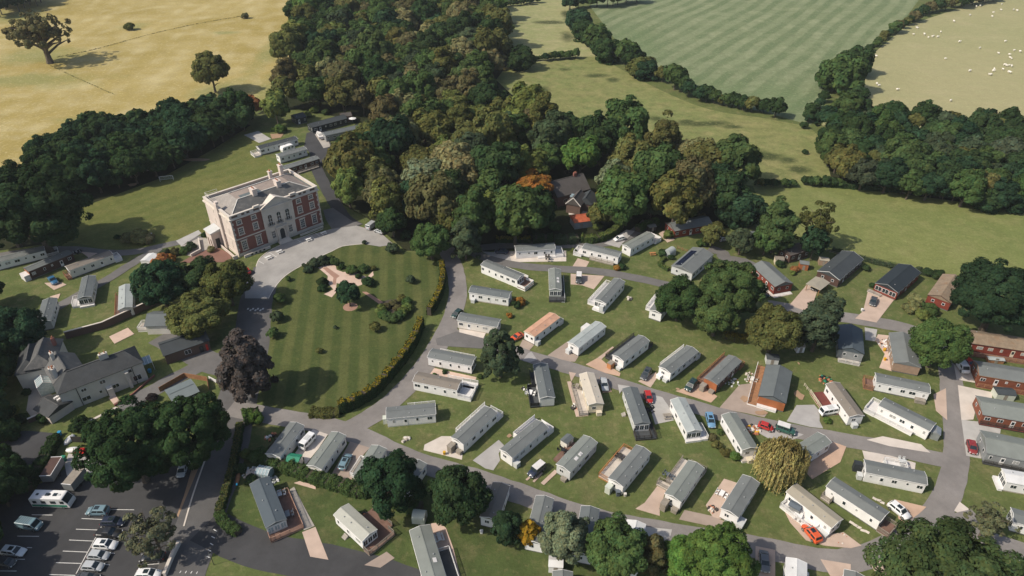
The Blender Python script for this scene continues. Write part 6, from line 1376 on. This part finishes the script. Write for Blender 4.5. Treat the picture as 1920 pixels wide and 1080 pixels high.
wood([(-150,880),(-60,870),(-50,1000),(-60,1090),(-150,1090)], (9,12), .6, [('near','dk')], 'dark tree overhanging the left edge of the car park', 'trees overhanging the car park', 12)
# hedgerow trees
def row(pts, wpx, mixk, label, group, seed, jit=6):
    rnd = random.Random(seed)
    for i in range(len(pts)-1):
        (u0, v0), (u1, v1) = pts[i], pts[i+1]; n = max(1, int(math.hypot(u1-u0, v1-v0)/(wpx*.42)))
        for k in range(n):
            t = (k+rnd.random()*.6)/n; kd, c = rnd.choice(mixk)
            tree(u0+(u1-u0)*t+rnd.uniform(-1,1)*jit, v0+(v1-v0)*t+rnd.uniform(-1,1)*jit*.5, wpx*rnd.uniform(.65,1.3), kd, c, label, group, sq=rnd.uniform(.75,1.0), seed=rnd.randrange(99999))
hm = [('bushy','dk')]*3+[('bushy','mid')]*2+[('bushy','olive')]+[('bushy','teal')]
row([(1062,12),(1085,30),(1100,70),(1130,92),(1180,112),(1235,140),(1290,168)], 44, hm, 'hedgerow tree along the lower edge of the ridged field', 'hedgerow trees of the ridged field', 1)
row([(1290,172),(1350,188),(1440,205)], 24, hm, 'low bushy tree thinning out along the ridged field hedge', 'low hedge trees of the ridged field', 2, 4)
row([(1070,8),(1130,2),(1200,-8)], 30, hm, 'dark tree at the far top of the ridged field', 'far hedge trees', 3, 4)
row([(1505,238),(1545,180),(1562,160)], 22, hm, 'bush in the hedge between ridged field and sheep field', 'hedge between the two far fields', 4, 4)
row([(1612,108),(1640,85),(1670,62),(1705,40),(1740,18),(1790,6),(1870,-4)], 18, hm+[('bushy','brown')]*2, 'far bush in the hedge between ridged field and sheep field', 'far bushes between the two far fields', 5, 3)
row([(985,113),(1085,103)], 14, hm, 'low bush in the hay meadow hedge', 'hay meadow hedge bushes', 6, 2)
row([(910,14),(960,8),(1010,0)], 12, hm, 'far bush along the top of the hay meadow', 'far hay meadow bushes', 7, 2)
row([(1420,345),(1490,346)], 18, hm, 'low bush by the meadow gateway', 'gateway bushes', 8, 2); row([(1510,342),(1580,345)], 16, hm, 'low bush right of the meadow gateway', 'right gateway bushes', 9, 2)
row([(1690,352),(1760,362),(1840,372),(1920,380)], 42, hm, 'front-rank tree of the right-hand wood', 'front rank of the right-hand wood', 10, 5)
row([(1000,195),(1060,235),(1130,262),(1220,280)], 30, hm+[('bushy','olive')]*2, 'edge tree between wood and valley meadow', 'wood edge along the valley meadow', 11, 5)
row([(620,395),(700,440)], 26, [('broad','dk')], 'shade tree by the forecourt exit', 'forecourt exit trees', 12, 4) if False else None
# ---- young trees and shrubs on and around the oval lawn
for u, v, w in ((540,520,12),(523,555,24),(517,588,26),(510,620,24),(598,655,14),(628,612,9),(703,608,24),(770,520,20),(735,460,26),(683,452,10),(700,500,12)):
    T(u, v, w, 'young', random.Random(u).choice(('olive','slate','mid')), 'young thin-stemmed tree planted on the oval lawn', 'young trees on the oval lawn', sq=.75)
c = P(*ZG(655,772)); plant(c.x, c.y, 7.6, 'conifer', 'teal', 'blue-green conifer rising from the round brick bed', 'park trees', sq=.95)
for lb, cs in (('dark clipped shrub in the garden bed', ((590,492,26,'slate'),(607,488,28,'slate'),(578,505,20,'slate'),(620,485,16,'mid'),(627,490,20,'mid'),(605,528,24,'dk'),(603,540,20,'dk'),(660,505,26,'mid'),(680,503,24,'mid'),(640,500,14,'dk'),(690,528,26,'dk'),(672,518,14,'dk'),(570,497,10,'slate'))),
               ('shrub in the crescent bed on the oval lawn', ((713,580,24,'lt'),(719,590,26,'mid'),(728,595,26,'mid'),(738,596,26,'mid'),(748,592,26,'mid'),(757,585,26,'lt'),(764,576,24,'lt'),(763,566,22,'mid'),(752,560,20,'olive'),(738,568,18,'brown'),(726,574,18,'brown'),(745,577,18,'brown'))),
               ('shrub below the mansion flank', ((395,468,16,'pale'),(356,462,22,'slate'),(345,470,20,'mid'),(312,475,24,'slate'),(325,472,20,'brown'))),
               ('bush on the mansion lawn', ((262,444,34,'pale'),(240,446,26,'pale'),(220,444,12,'dk'),(280,446,24,'pale'),(382,440,12,'dk'))),
               ('bush at the country house terrace', ((25,770,20,'lt'),(50,735,14,'dk'),(15,700,16,'dk'),(80,785,22,'dk'),(150,790,26,'dk'),(40,785,22,'dk'),(100,820,16,'dk'))),
               ('bronze shrub by the white hut', ((300,490,34,'bronze'),(318,484,24,'orange'))),
               ('shrub beside a caravan', ((975,565,24,'orange'),(968,572,20,'dk'),(1157,502,16,'orange'),(1165,500,18,'dk'),(1075,470,14,'lt'),(815,703,10,'bright'),(1552,788,16,'bright'),(834,697,12,'dk'),(900,706,12,'mid'),(1244,474,20,'dk'),(1258,482,14,'dk'),(1180,1000,12,'lt'),(955,592,14,'orange'))),
               ('shrub in the bank by the white caravan', ((1345,835,20,'olive'),(1360,848,22,'olive'),(1378,855,22,'bright'),(1335,820,18,'brown'),(1350,810,14,'mid'))),
               ('shrub in the lodge gardens', ((1463,495,18,'dk'),(1490,505,16,'bronze'),(1486,512,12,'lt'),(1636,535,12,'dk'),(1710,575,32,'pale'),(1730,590,26,'lt'),(1745,580,30,'mid'),(1570,480,10,'dk'),(1625,502,16,'dk'),(1740,510,20,'dk'),(1760,515,22,'dk'),(1725,505,14,'slate'),(1715,560,26,'pale'))),
               ('shrub at the foot of the wood', ((915,420,26,'dk'),(960,430,30,'teal'),(1000,432,28,'dk'),(1040,425,26,'mid'),(1120,425,20,'lt'),(745,425,22,'dk'),(760,440,24,'dk'),(1290,400,20,'dk'),(1315,405,16,'brown'),(575,215,18,'lt'),(590,205,20,'lt'),(610,210,16,'mid'),(525,242,22,'bright'))),
               ('dark shrub in the service corner', ((140,800,24,'dk'),(200,715,20,'purple'),(285,745,20,'purple'),(0,810,50,'dk'),(20,870,40,'dk'),(480,855,30,'mid'),(462,850,24,'lt'),(448,878,24,'dk'),(470,900,24,'dk'),(480,785,30,'bright'))),
               ('small bush in the golden field', ((242,50,18,'olive'),(459,30,14,'brown'))),
               ('shrub in the meadow', ((1510,285,12,'dk'),(1535,270,14,'mid'),(946,130,10,'brown'),(985,175,18,'dk'),(1020,190,20,'mid')))):
    for u, v, w, c in cs: T(u, v, w, 'shrub', c, lb if c not in ('orange','bronze','gold') else lb.replace('shrub', 'orange-tinted shrub').replace('bronze orange', 'orange'), lb+' group', name='shrub', cat='shrub', sq=.9)
# ---- hedges: leafy box round a dark core
def hedge(name, label, pts, w, h, c, top=None, dens=70, leaf=.2, seed=1, rough=.18, group=None, core=True):
    rng = np.random.default_rng(seed); pp = catmull([P(*p) for p in pts], 1.0)
    o0 = pp[0].copy(); pp = [p-o0 for p in pp]; root = empty(name, o0); tag(root, label, 'hedge', group)
    cm = MB(); ring_ = []
    for i, p in enumerate(pp):
        d = (pp[min(i+1, len(pp)-1)]-pp[max(i-1, 0)]).normalized(); s = Vector((-d.y, d.x, 0))*(w/2-.12)
        ring_.append([p-s, p+s, p+s+Vector((0,0,h-.15)), p-s+Vector((0,0,h-.15))])
    if core: cm.loft(ring_).build('stems', 'dirt_dark', root)
    A = np.array([(p.x, p.y) for p in pp]); seg = np.linalg.norm(np.diff(A, axis=0), axis=1); cum = np.concatenate([[0], np.cumsum(seg)]); Lh = cum[-1]
    def scatter(n, where):
        t = rng.random(n)*Lh; x = np.interp(t, cum, A[:, 0]); y = np.interp(t, cum, A[:, 1]); i = np.clip(np.searchsorted(cum, t)-1, 0, len(seg)-1)
        d = np.diff(A, axis=0)[i]/seg[i][:, None]; nx, ny = -d[:, 1], d[:, 0]
        lump = 1+.10*np.sin(t*1.7+seed)+.07*np.sin(t*4.1)
        if where == 'top': a = rng.uniform(-1, 1, n); z = h*lump+rng.normal(0, rough*.6, n); off_ = a*w/2; nr = np.stack([nx*a*.4, ny*a*.4, np.ones(n)], 1)
        else: s = rng.choice((-1, 1), n); z = rng.random(n)*h*lump; off_ = s*(w/2*lump+rng.normal(0, rough*.4, n)); nr = np.stack([nx*s, ny*s, np.full(n, .3)], 1)
        return np.stack([x+nx*off_, y+ny*off_, z], 1), nr+rng.normal(0, .4, (n, 3))
    ns, nt_ = int(Lh*h*2*dens), int(Lh*w*dens)
    p1, n1 = scatter(ns, 'side'); p2, n2 = scatter(nt_, 'top')
    def mk(nm, p, n, cc):
        o = link(nm, leaf_mesh(nm, p, n, leaf*(.6+.8*rng.random(len(p))), tintv(rng, np.full(len(p), 1.), len(p)), rng), root); o.color = (*TC[cc], 1)
    if top:
        k = int(len(p2)*.55); mk('foliage', np.concatenate([p1, p2[k:]]), np.concatenate([n1, n2[k:]]), c); mk('new_growth', p2[:k]+np.array([0,0,.06]), n2[:k], top)
    else: mk('foliage', np.concatenate([p1, p2]), np.concatenate([n1, n2]), c)
    return root
hedge('clipped_hedge', 'long clipped hedge with golden top curving round the lower oval lawn', [ZO(1050,520), ZO(1010,620), ZO(960,700), ZO(880,800), ZO(800,890), ZO(720,945), ZO(640,985), ZO(590,1000)], 1.6, 3.2, 'dk', 'yolive', seed=1)
hedge('clipped_hedge', 'shorter clipped hedge with golden top along the upper oval lawn', [ZO(1165,190), ZO(1172,260), ZO(1160,330), ZO(1130,400), ZO(1095,455)], 1.5, 2.8, 'dk', 'yolive', seed=2)
hedge('clipped_hedge', 'low brown-green hedge end at the foot of the oval lawn', [ZO(590,1008), ZO(520,1015), ZO(430,1010)], 2.6, 1.3, 'olive', seed=3)
hedge('clipped_hedge', 'leafy hedge zigzagging below the camper van plots', [B1(150,560), B1(330,680), B1(520,740), B1(720,820), B1(900,880), B1(1100,940), B1(1280,1000), (705,925), (745,945), (790,960)], 2.6, 2.0, 'mid', seed=4)
hedge('clipped_hedge', 'clipped hedge edging the bottom road corner', [ZC(1590,640), ZC(1620,700), ZC(1680,750), ZC(1730,780)], 1.8, 1.4, 'mid', seed=5)
hedge('clipped_hedge', 'dark hedge along the right side of the main drive', [(452,800),(440,870),(424,930),(412,965)], 1.4, 1.5, 'dk', 'olive', seed=6)
hedge('clipped_hedge', 'bright-topped clipped bush at the park road mouth', [(458,790),(472,786),(486,784)], 3.2, 2.2, 'mid', 'bright', seed=7)
hedge('clipped_hedge', 'dark clipped hedge with bright top curving by the parked white hatchback', [A1(1255,195), A1(1400,205), A1(1530,170), A1(1620,120), A1(1690,50)], 2.2, 2.3, 'mid', 'lt', seed=8)
hedge('clipped_hedge', 'yellow-topped low hedge above the upper lane', [A1(300,195), A1(450,200), A1(690,200)], 2.0, 1.6, 'dk', 'yolive', seed=9)
hedge('clipped_hedge', 'tall dark hedge block above the upper lane', [A1(715,215), A1(830,215), A1(940,215)], 3.0, 2.6, 'dk', seed=10)
hedge('clipped_hedge', 'reddish-flecked hedge between two clipped hedges', [A1(960,215), A1(1080,210), A1(1220,200)], 3.0, 2.4, 'slate', seed=11)
hedge('clipped_hedge', 'clipped hedge beside the little grey hut', [A2(90,330), A2(180,280), A2(310,240)], 2.2, 2.0, 'mid', 'bright', seed=12)
hedge('clipped_hedge', 'low garden hedge beside the solar-panelled lodge', [A2(400,640), A2(340,700), A2(440,770)], 1.0, 1.0, 'mid', 'lt', seed=13)
hedge('clipped_hedge', 'dark hedge between approach road and service yard', [ZK(720,330), ZK(640,480), ZK(560,640), ZK(460,800), ZK(380,950)], 2.2, 2.0, 'dk', seed=14)
hedge('clipped_hedge', 'brown-green low hedge under the dense trees', [A3(1420,180), A3(1540,220), A3(1690,230)], 2.4, 1.4, 'olive', 'yolive', seed=15)
hedge('clipped_hedge', 'ragged hedge along the pasture behind the lodges', [(1560,470),(1640,494),(1720,512),(1790,528)], 1.2, 1.0, 'slate', seed=16, rough=.4)
hedge('clipped_hedge', 'small dark hedge behind the mansion drive', [ZT(415,400), ZT(590,395)], 1.6, 1.6, 'mid', seed=17)
hedge('field_hedge', 'thin dark hedge line running across the golden field', [(105,108),(185,91),(280,65),(370,45),(450,31)], .35, .2, 'pale', seed=18, dens=4, leaf=.4, core=False)
hedge('field_hedge', 'faint line of tussocks in the golden field', [(85,118),(130,140),(215,178)], .3, .15, 'pale', seed=19, dens=3, leaf=.4, core=False)
hedge('field_hedge', 'dark hedge at the foot of the right pasture', [(1540,348),(1640,356),(1760,366),(1920,388)], 2.4, 1.8, 'dk', seed=20, dens=14, leaf=.5)
grow_all()
# ------------------------------------------------------------------ small things
def picnic(u, v, rz, label, m='white'):
    r = empty('picnic_table', P(u, v), rz); tag(r, label, 'picnic table', 'picnic tables'); r.location.z = .15
    for i in range(4): MB().box(-.95, .95, -.36+.185*i, -.36+.185*i+.165, .72, .76).build('table_board', m, r)
    for s in (-1, 1):
        MB().box(-.95, .95, s*.75-.13, s*.75+.13, .42, .46).build('seat', m, r)
        b = MB(); b.bar((s*.7,-.75,0),(s*.7,.25,.72),.08); b.bar((s*.7,.75,0),(s*.7,-.25,.72),.08); b.bar((s*.701,-.8,.38),(s*.701,.8,.38),.06); b.build('leg_frame', m, r)
for x, y, lb in ((490,505,'white picnic table on the forecourt below the left brick wing'), (650,420,'white picnic table on the forecourt just left of the mansion door'), (1072,245,'white picnic table on the forecourt right of the mansion door'), (1290,150,'white picnic table on the forecourt by the mansion right corner')):
    picnic(*ZF(x, y), math.atan2(md.y, md.x), lb)
picnic(*B3(510,740), R(-70), 'white picnic table on the pink patio beside the large grey caravan'); picnic(*A2(260,590), R(5), 'orange timber picnic table on the grass by the barrel shed', 'timber_orange')
picnic(*ZB(330,110), R(10), 'pinkish bench table on the lawn of the woodland house', 'timber_grey'); picnic(*A7(1505,740), R(5), 'weathered picnic table on the grey concrete drive', 'timber_grey')
def chairset(u, v, rz, label, m='white', z=.6, round_=False):
    r = empty('garden_table_set' if False else 'garden_table', P(u, v, z), rz); tag(r, label, 'garden table', 'garden tables')
    if round_: MB().tube((0,0,.68),(0,0,.73),.55,.55,14).build('table_top', m, r)
    else: MB().box(-.8,.8,-.45,.45,.68,.73).build('table_top', m, r)
    for x in (-.6 if not round_ else -.3, .6 if not round_ else .3):
        for y in (-.3, .3): MB().box(x-.03,x+.03,y-.03,y+.03,0,.68).build('leg', m, r)
    for i, (cx, cy, a) in enumerate(((-.45,-.95,0),(.45,-.95,0),(-.45,.95,math.pi),(.45,.95,math.pi))):
        c = empty('garden_chair', P(u, v, z)+Matrix.Rotation(rz, 3, 'Z') @ Vector((cx,cy,0)), rz+a); tag(c, label.replace('table', 'chair drawn up to the table', 1), 'chair', label+' chairs')
        MB().box(-.25,.25,-.25,.25,.4,.45).build('seat', m, c); MB().box(-.25,.25,-.28,-.22,.45,.95).build('backrest', m, c)
        for x in (-.22,.22):
            for y in (-.22,.22): MB().box(x-.025,x+.025,y-.025,y+.025,0,.4).build('leg', m, c)
chairset(*K3(1155,650), R(55), 'white table on the pink patio', z=.16); chairset(*K2(935,400), R(50), 'black round table on the cluttered side deck', 'black', .56, True)
chairset(*K2(1570,470), R(50), 'dark red table on the orange-railed deck', 'timber_dark', .56); chairset(*B2(720,520), R(-65), 'dark grey table on the red-brown timber deck', 'grey_wall', .56)
chairset(*B2(630,290), R(-65), 'pale table at the head of the timber deck', 'palegrey', .56); chairset(*Z7(1060,500), R(75), 'white table inside the black-fenced terrace', 'white', .56)
chairset(*A7(490,400), R(70), 'weathered table on the pale side deck', 'timber_grey', .56); chairset(*K4(330,540), R(-40), 'white table on the white terrace', 'white', .56)
chairset(*A6(550,770), R(-12), 'grey table on the square white deck', 'palegrey', .56); chairset(*A4(300,440), R(60), 'pale table among the clutter beside the orange-ended lodge', 'offwhite', .16)
chairset(*K3(560,440), R(50), 'dark table in the fenced deck bay', 'canvas_blue', .56, True); chairset(*A1(880,390), R(0), 'dark red table in front of the long white caravan', 'timber_dark', .6)
# parasols and gazebo
def parasol(u, v, label, m, d=2.6, z=.55):
    r = empty('parasol', P(u, v, z)); tag(r, label, 'parasol')
    MB().tube((0,0,0),(0,0,2.3),.03,.03,6).build('pole', 'steel', r)
    b = MB(); n = 8; b.v = [(0,0,2.6)]+[(d/2*math.cos(2*math.pi*i/n), d/2*math.sin(2*math.pi*i/n), 2.05) for i in range(n)]; b.f = [(0,1+i,1+(i+1)%n) for i in range(n)]; b.build('canopy', m, r)
    MB().tube((0,0,0),(0,0,.1),.3,.3,10).build('base', 'black', r)
parasol(*ZT(1330,300), 'white square garden parasol deep in the lodge gardens', 'white', 3.6, .1)
q = empty('canopy_swing', P(*K4(285,470), .56), R(-40)); tag(q, 'grey-canopied garden swing seat on the white terrace', 'swing seat')
gable_roof(MB(), -1.2, 1.2, -.9, .9, 1.8, .3, .05).build('canopy', 'canvas_blue', q); MB().box(-1,1,-.3,.3,.45,.55).build('seat','grey_wall',q); MB().box(-1,1,.3,.38,.5,1.1).build('backrest','grey_wall',q)
b = MB(); [b.bar((s*1.1,t*.8,0),(s*1.1,0,1.8),.06) for s in (-1,1) for t in (-1,1)]; b.build('frame','steel',q)
# goal posts
for px, py, rz, lb, k in ((313,339,R(17),'white football goal on the mansion lawn',1.0),(279,322,R(17),'low white goal frame in the shade of the shelter belt',.8)):
    r = empty('football_goal', P(px, py), rz); tag(r, lb, 'goal', 'football goals'); r.scale = (k,k,k)
    for s in (-1, 1): MB().tube((s*2.4,0,0),(s*2.4,0,2.0),.07,.07,6).build('post','white',r); MB().bar((s*2.4,0,2.0),(s*2.4,1.4,0),.06).build('stay','white',r)
    MB().tube((-2.4,0,2.0),(2.4,0,2.0),.07,.07,6).build('crossbar','white',r); MB().tube((-2.4,1.4,.05),(2.4,1.4,.05),.05,.05,6).build('back_bar','white',r)
    b = MB()
    for i in range(17): b.bar((-2.4+.3*i,0,2.0),(-2.4+.3*i,1.4,.05),.02)
    for j in range(1,7): b.bar((-2.4,1.4*j/7,2-1.95*j/7),(2.4,1.4*j/7,2-1.95*j/7),.02)
    b.build('net','white',r)
MBL = [(1130+1280*0,0)]
# sheep
def sheep_mesh():
    b = MB(); rings = []
    for i in range(9):
        t = i/8*2-1; r = .30*(1-abs(t)**3.0)+.05
        rings.append([(t*.52, r*math.cos(a)*.95, .62+r*math.sin(a)) for a in [2*math.pi*k/10 for k in range(10)]])
    b.loft(rings)
    b.loft([[(x, r*math.cos(a), z+r*1.1*math.sin(a)) for a in [2*math.pi*k/8 for k in range(8)]] for x, r, z in ((.42,.13,.78),(.58,.11,.86),(.74,.10,.80),(.86,.06,.72))])
    for x in (-.34,.34):
        for y in (-.14,.14): b.tube((x,y,.5),(x,y,0),.055,.035,6)
    me = b.mesh('sheep'); me.shade_smooth(); me.materials.append(MATS['wool']); return me
sm = sheep_mesh(); rnd = random.Random(5)
ZS = crop(1280,0,3); spots = [(1060,325),(1085,322),(1090,478),(1102,487),(1205,510),(1475,335),(1298,198),(1315,160),(1320,163),(1358,198),(1380,215),(1402,210),(1410,207),(1432,213),(1450,184),(1555,240),(1524,125),(1615,90),(1650,42),(1672,38),(1745,75),(1790,60),(1793,28),(1740,98),(1812,238),(1775,305),(1835,312),(1840,330),(1848,335),(1862,288),(1895,295),(1808,370),(1820,375),(1835,372),(1848,378),(1750,395),(1745,405),(1725,425),(1732,425),(1830,410),(1838,413),(1612,405),(1505,572),(1860,60),(1880,65),(1670,275),(1800,395)]
for i, (x, y) in enumerate(spots):
    o = link('sheep', sm); p = P(*ZS(x, y)); o.location = (p.x, p.y, .05); o.rotation_euler = (0,0,rnd.uniform(0,6.28)); k = rnd.uniform(1.1,1.45); o.scale = (k,k,k)
    tag(o, 'white sheep grazing in the pale far field', 'sheep', 'sheep in the far field')
# stepping stones
for i, (x, y) in enumerate(((940,600),(985,630),(1025,655),(1065,687),(1115,705),(1200,330),(1250,350),(1285,375))):
    o = MB().box(-.42,.42,-.3,.3,0,.05).build('stepping_stone', 'stone'); o.location = P(*K4(x,y)); o.rotation_euler = (0,0,R(-35)+rnd.uniform(-.2,.2))
    tag(o, 'square stepping stone in the grass between the two bend caravans' if i < 5 else 'stepping stone behind the white car by the bend', 'stepping stone', 'stepping stones' if i < 5 else 'stepping stones by the white car')
# concrete wheel tracks by the navy off-roader
for (a_, b_, lb) in ((K2(520,725), K2(690,590), 'left concrete wheel track under the navy off-roader'), (K2(600,745), K2(700,640), 'right concrete wheel track under the navy off-roader'), (K2(700,770), K2(860,620), 'concrete path strip to the grey-green roofed caravan')):
    p, q = P(*a_), P(*b_); w = .9 if 'path' in lb else .5; d = (q-p).normalized(); s = Vector((-d.y,d.x,0))*w/2; sheet('wheel_track', [p-s,q-s,q+s,p+s], 'pink_conc', .15)
# red play frame, blue bins, planter rubble heaps, stacked timber
q = empty('play_frame', P(*ZK(1130,470)), R(5)); tag(q, 'red covered stacks beside the big dark tree in the yard', 'stack')
for x in (-1.6, .9):
    MB().loft([[(x+a*1.1, b_*.8, z) for a, b_ in ((-1,-1),(1,-1),(1,1),(-1,1))] for z in (0,.9)]+[[(x+a*.8, b_*.5, 1.3) for a, b_ in ((-1,-1),(1,-1),(1,1),(-1,1))]]).build('cover', 'kayak_red', q)
for (px, py), m_, lb in ((ZH(1690,470),'kayak_blue','blue wheelie bin at the corner of the country house'), (ZK(765,240),'kayak_blue','blue bin by the approach road'), (ZK(820,570),'shed_green','green covered machine in the service yard'), (B4(1030,180),'offwhite','cream gas bottle by the caravan end'), (K1(800,1030),'yellow','yellow gas canister on the pale concrete'), (A5(350,575),'yellow','yellow toy digger in the paved yard'), (A5(345,470),'yellow','yellow toy cart in the paved yard'), (B3(898,685),'white','white bucket on the shaded grass'), (A8(1175,860),'white','white post box at the lodge drive'), (B4(950,170),'canvas_blue','dark covered barbecue by the caravan end'), (ZC(1390,255),'palegrey','small pay machine by the silver hatchback'), (K3(600,830),'palegrey','pale gas bottle under the timber locker')):
    o = empty('bin', P(px, py, .05)); tag(o, lb, lb.split()[1] if lb.split()[1] in ('bin','bucket','canister') else 'garden item')
    k = 1.3 if 'machine' in lb or 'barbecue' in lb else .8 if 'bin' not in lb else 1.0; o.scale = (k,k,k)
    MB().loft([[(a*w, b_*w, z) for a, b_ in ((-1,-.8),(-.8,-1),(.8,-1),(1,-.8),(1,.8),(.8,1),(-.8,1),(-1,.8))] for w, z in ((.28,0),(.36,.85),(.40,.9),(.36,1.05))]).build('body', m_, o); MB().box(-.3,.3,-.42,-.36,.92,.98).build('handle', 'black', o)
def heap(u, v, n, r, label, mats, s=(.15,.45), cat='heap'):
    root = empty('clutter_heap', P(u, v, .05)); tag(root, label, cat); rr = random.Random(int(u))
    for i in range(n):
        a, d = rr.uniform(0,6.28), r*math.sqrt(rr.random()); k = rr.uniform(*s)
        o = MB().hexa([(-k*rr.uniform(.6,1),-k*.7,0),(k,-k*rr.uniform(.5,.9),0),(k*.8,k*.7,0),(-k,k*rr.uniform(.5,.9),0),(-k*.6,-k*.5,k),(k*.7,-k*.5,k*rr.uniform(.6,1.3)),(k*.5,k*.5,k),(-k*.7,k*.4,k*.8)]).build('stone' if cat == 'rockery' else 'item', rr.choice(mats), root)
        o.location = (d*math.cos(a), d*math.sin(a), 0); o.rotation_euler = (0,0,rr.uniform(0,6.28))
heap(*B1(65,770), 60, 2.0, 'heap of pale stones beside the greenhouse', ['stone','stone_pink','palegrey'], cat='rockery')
heap(*K1(370,865), 14, .9, 'small stone ornament group on the roadside grass', ['stone','offwhite','timber_grey'], cat='rockery')
heap(*A1(1800,840), 14, .8, 'stone birdbath group on the grass', ['stone','offwhite','timber_dark'], cat='rockery')
heap(*A4(330,420), 45, 2.6, 'jumble of garden clutter on the mauve drive', ['stone','offwhite','timber_grey','timber','white'])
heap(*A4(1130,440), 40, 1.8, 'row of pots and dark garden clutter at the red terrace', ['timber_dark','g_rough','terracotta','shed_green','black'])
heap(*B2(540,130), 22, 1.2, 'garden clutter beside the navy-roofed caravan', ['palegrey','timber_dark','white','grey_wall'])
heap(*A7(470,620), 20, 1.0, 'flowerpots on the pale side deck', ['terracotta','timber_dark','offwhite'])
heap(*A5(400,400), 60, 2.6, 'mixed toys and pots in the paved lodge yard', ['terracotta','white','kayak_blue','yellow','timber_dark','path_pink'])
heap(*K3(1050,815), 20, .9, 'planter rocks at the patio corner', ['timber_dark','terracotta','stone'])
heap(*B2(1640,520), 26, 1.4, 'stacked pots beside the ribbed-roof caravan deck', ['terracotta','timber_dark','offwhite','timber_orange'])
heap(*K4(780,760), 9, 2.0, 'scattered pots on the pink drive', ['timber_dark','offwhite','terracotta'], (.1,.2))
heap(*B7(865,200), 40, 1.4, 'dark heap of bagged clutter by the brown caravan', ['black','timber_dark','grey_wall','white'])
heap(*A3(1500,700), 24, 2.2, 'white garden pots along the brown caravan', ['white','palegrey','terracotta'], (.12,.3))
heap(*Z7(1045,465), 26, 1.5, 'dark furniture and pots in the black-fenced terrace', ['black','white','timber_dark','grey_wall'])
heap(*Z11(1050,740), 34, 1.6, 'pots and timber beside the grey-green roofed caravan', ['terracotta','timber','offwhite','timber_dark','yellow'])
heap(*A3(600,1000), 26, 1.4, 'dark planters along the slate-roofed caravan', ['black','timber_dark','g_rough'])
heap(*B1(290,370), 24, 1.5, 'dark clutter in the plot beside the pale caravan', ['black','timber_dark','terracotta','white'])
q = empty('timber_stack', P(*B1(680,895), .05), math.atan2(*(lambda d: (d.y, d.x))(P(*B1(800,935))-P(*B1(555,865))))); tag(q, 'stack of pinkish timber planks on the grass below the hedge', 'timber')
for i in range(5): MB().box(-2.6+.2*i, 2.6-.1*i, -.4+.17*i, -.4+.17*i+.15, 0, .1+.02*(i%2)).build('plank', 'path_pink', q)
q = empty('canoe', P(*B2(160,110), .05), math.atan2(*(lambda d: (d.y, d.x))(P(*B2(175,20))-P(*B2(150,180))))); tag(q, 'blue-ended rowing canoe lying on the verge by the main drive', 'canoe')
MB().loft([[(t*1.9, (.45*(1-abs(t)**2.2)+.03)*math.cos(a), max(0,.3+(.45*(1-abs(t)**2.2)+.03)*.7*math.sin(a))) for a in [2*math.pi*k/10 for k in range(10)]] for t in [i/6-1 for i in range(13)]]).build('hull', 'timber', q, True)
MB().box(-2.0,-1.5,-.15,.15,.25,.5).build('bow', 'kayak_blue', q)
# trampoline, lamp post, fence posts along the golden field corner, field gate
for (px, py), lb in ((ZC(1548,1000),'black lamp post at the bottom road corner'),((290,455),'slim lamp post by the left road')):
    r = empty('lamp_post', P(px, py)); tag(r, lb, 'lamp post', 'lamp posts')
    MB().tube((0,0,0),(0,0,3.4),.06,.04,8).build('pole','black',r); MB().loft([[(w*a,w*b_,z) for a,b_ in ((-1,-1),(1,-1),(1,1),(-1,1))] for w,z in ((.12,3.4),(.2,3.75))]).build('lantern','glass_pale',r); MB().loft([[(w*a,w*b_,z) for a,b_ in ((-1,-1),(1,-1),(1,1),(-1,1))] for w,z in ((.24,3.751),(.03,3.95))]).build('cap','black',r)
for i, (px, py) in enumerate(((555,955),(553,975),(573,958),(562,968))):
    pass
def postfence(name, label, pts, h=1.1, m='timber_grey', gap=2.5):
    pp = catmull([P(*p) for p in pts], gap); o0 = pp[0].copy(); r = empty(name, o0); tag(r, label, 'fence')
    for p in pp: c = p-o0; MB().box(c.x-.06,c.x+.06,c.y-.06,c.y+.06,0,h).build('post', m, r)
    for z in (.45, .9):
        b = MB()
        for i in range(len(pp)-1): p, q_ = pp[i]-o0, pp[i+1]-o0; b.bar((p.x,p.y,z),(q_.x,q_.y,z),.04,.08)
        b.build('rail', m, r)
postfence('post_fence', 'post and rail fence along the pasture behind the dark lodges', [A8(780,190), A8(900,230), A8(1300,310), A8(1560,370)])
postfence('post_fence', 'white post and rail at the red boarded terrace edge', [A4(885,500), A4(960,600), A4(1070,745)], .9, 'cream')
postfence('post_fence', 'dark rail fence beside the camper van hedge gap', [B1(960,805), B1(1180,880), B1(1330,920)], .8, 'cream')
postfence('post_fence', 'low fence of the allotment-like plot by the solar-panelled lodge', [A2(540,520), A2(650,560)], 1.2, 'timber')

# ------------------------------------------------------------------ the air
HZ = MB().box(-760, 760, -40, 1000, -1.0, 124.0); hz = HZ.build('haze'); hz['kind'] = 'stuff'; tag(hz, 'faint summer haze thickening over the far fields', 'haze')
m_ = bpy.data.materials.new('haze'); m_.use_nodes = True; nt_ = m_.node_tree; nt_.nodes.clear()
vo = nt_.nodes.new('ShaderNodeVolumePrincipled'); vo.inputs['Color'].default_value = (.80,.86,.90,1); vo.inputs['Density'].default_value = .00008
ou = nt_.nodes.new('ShaderNodeOutputMaterial'); nt_.links.new(vo.outputs[0], ou.inputs['Volume']); hz.data.materials.append(m_)
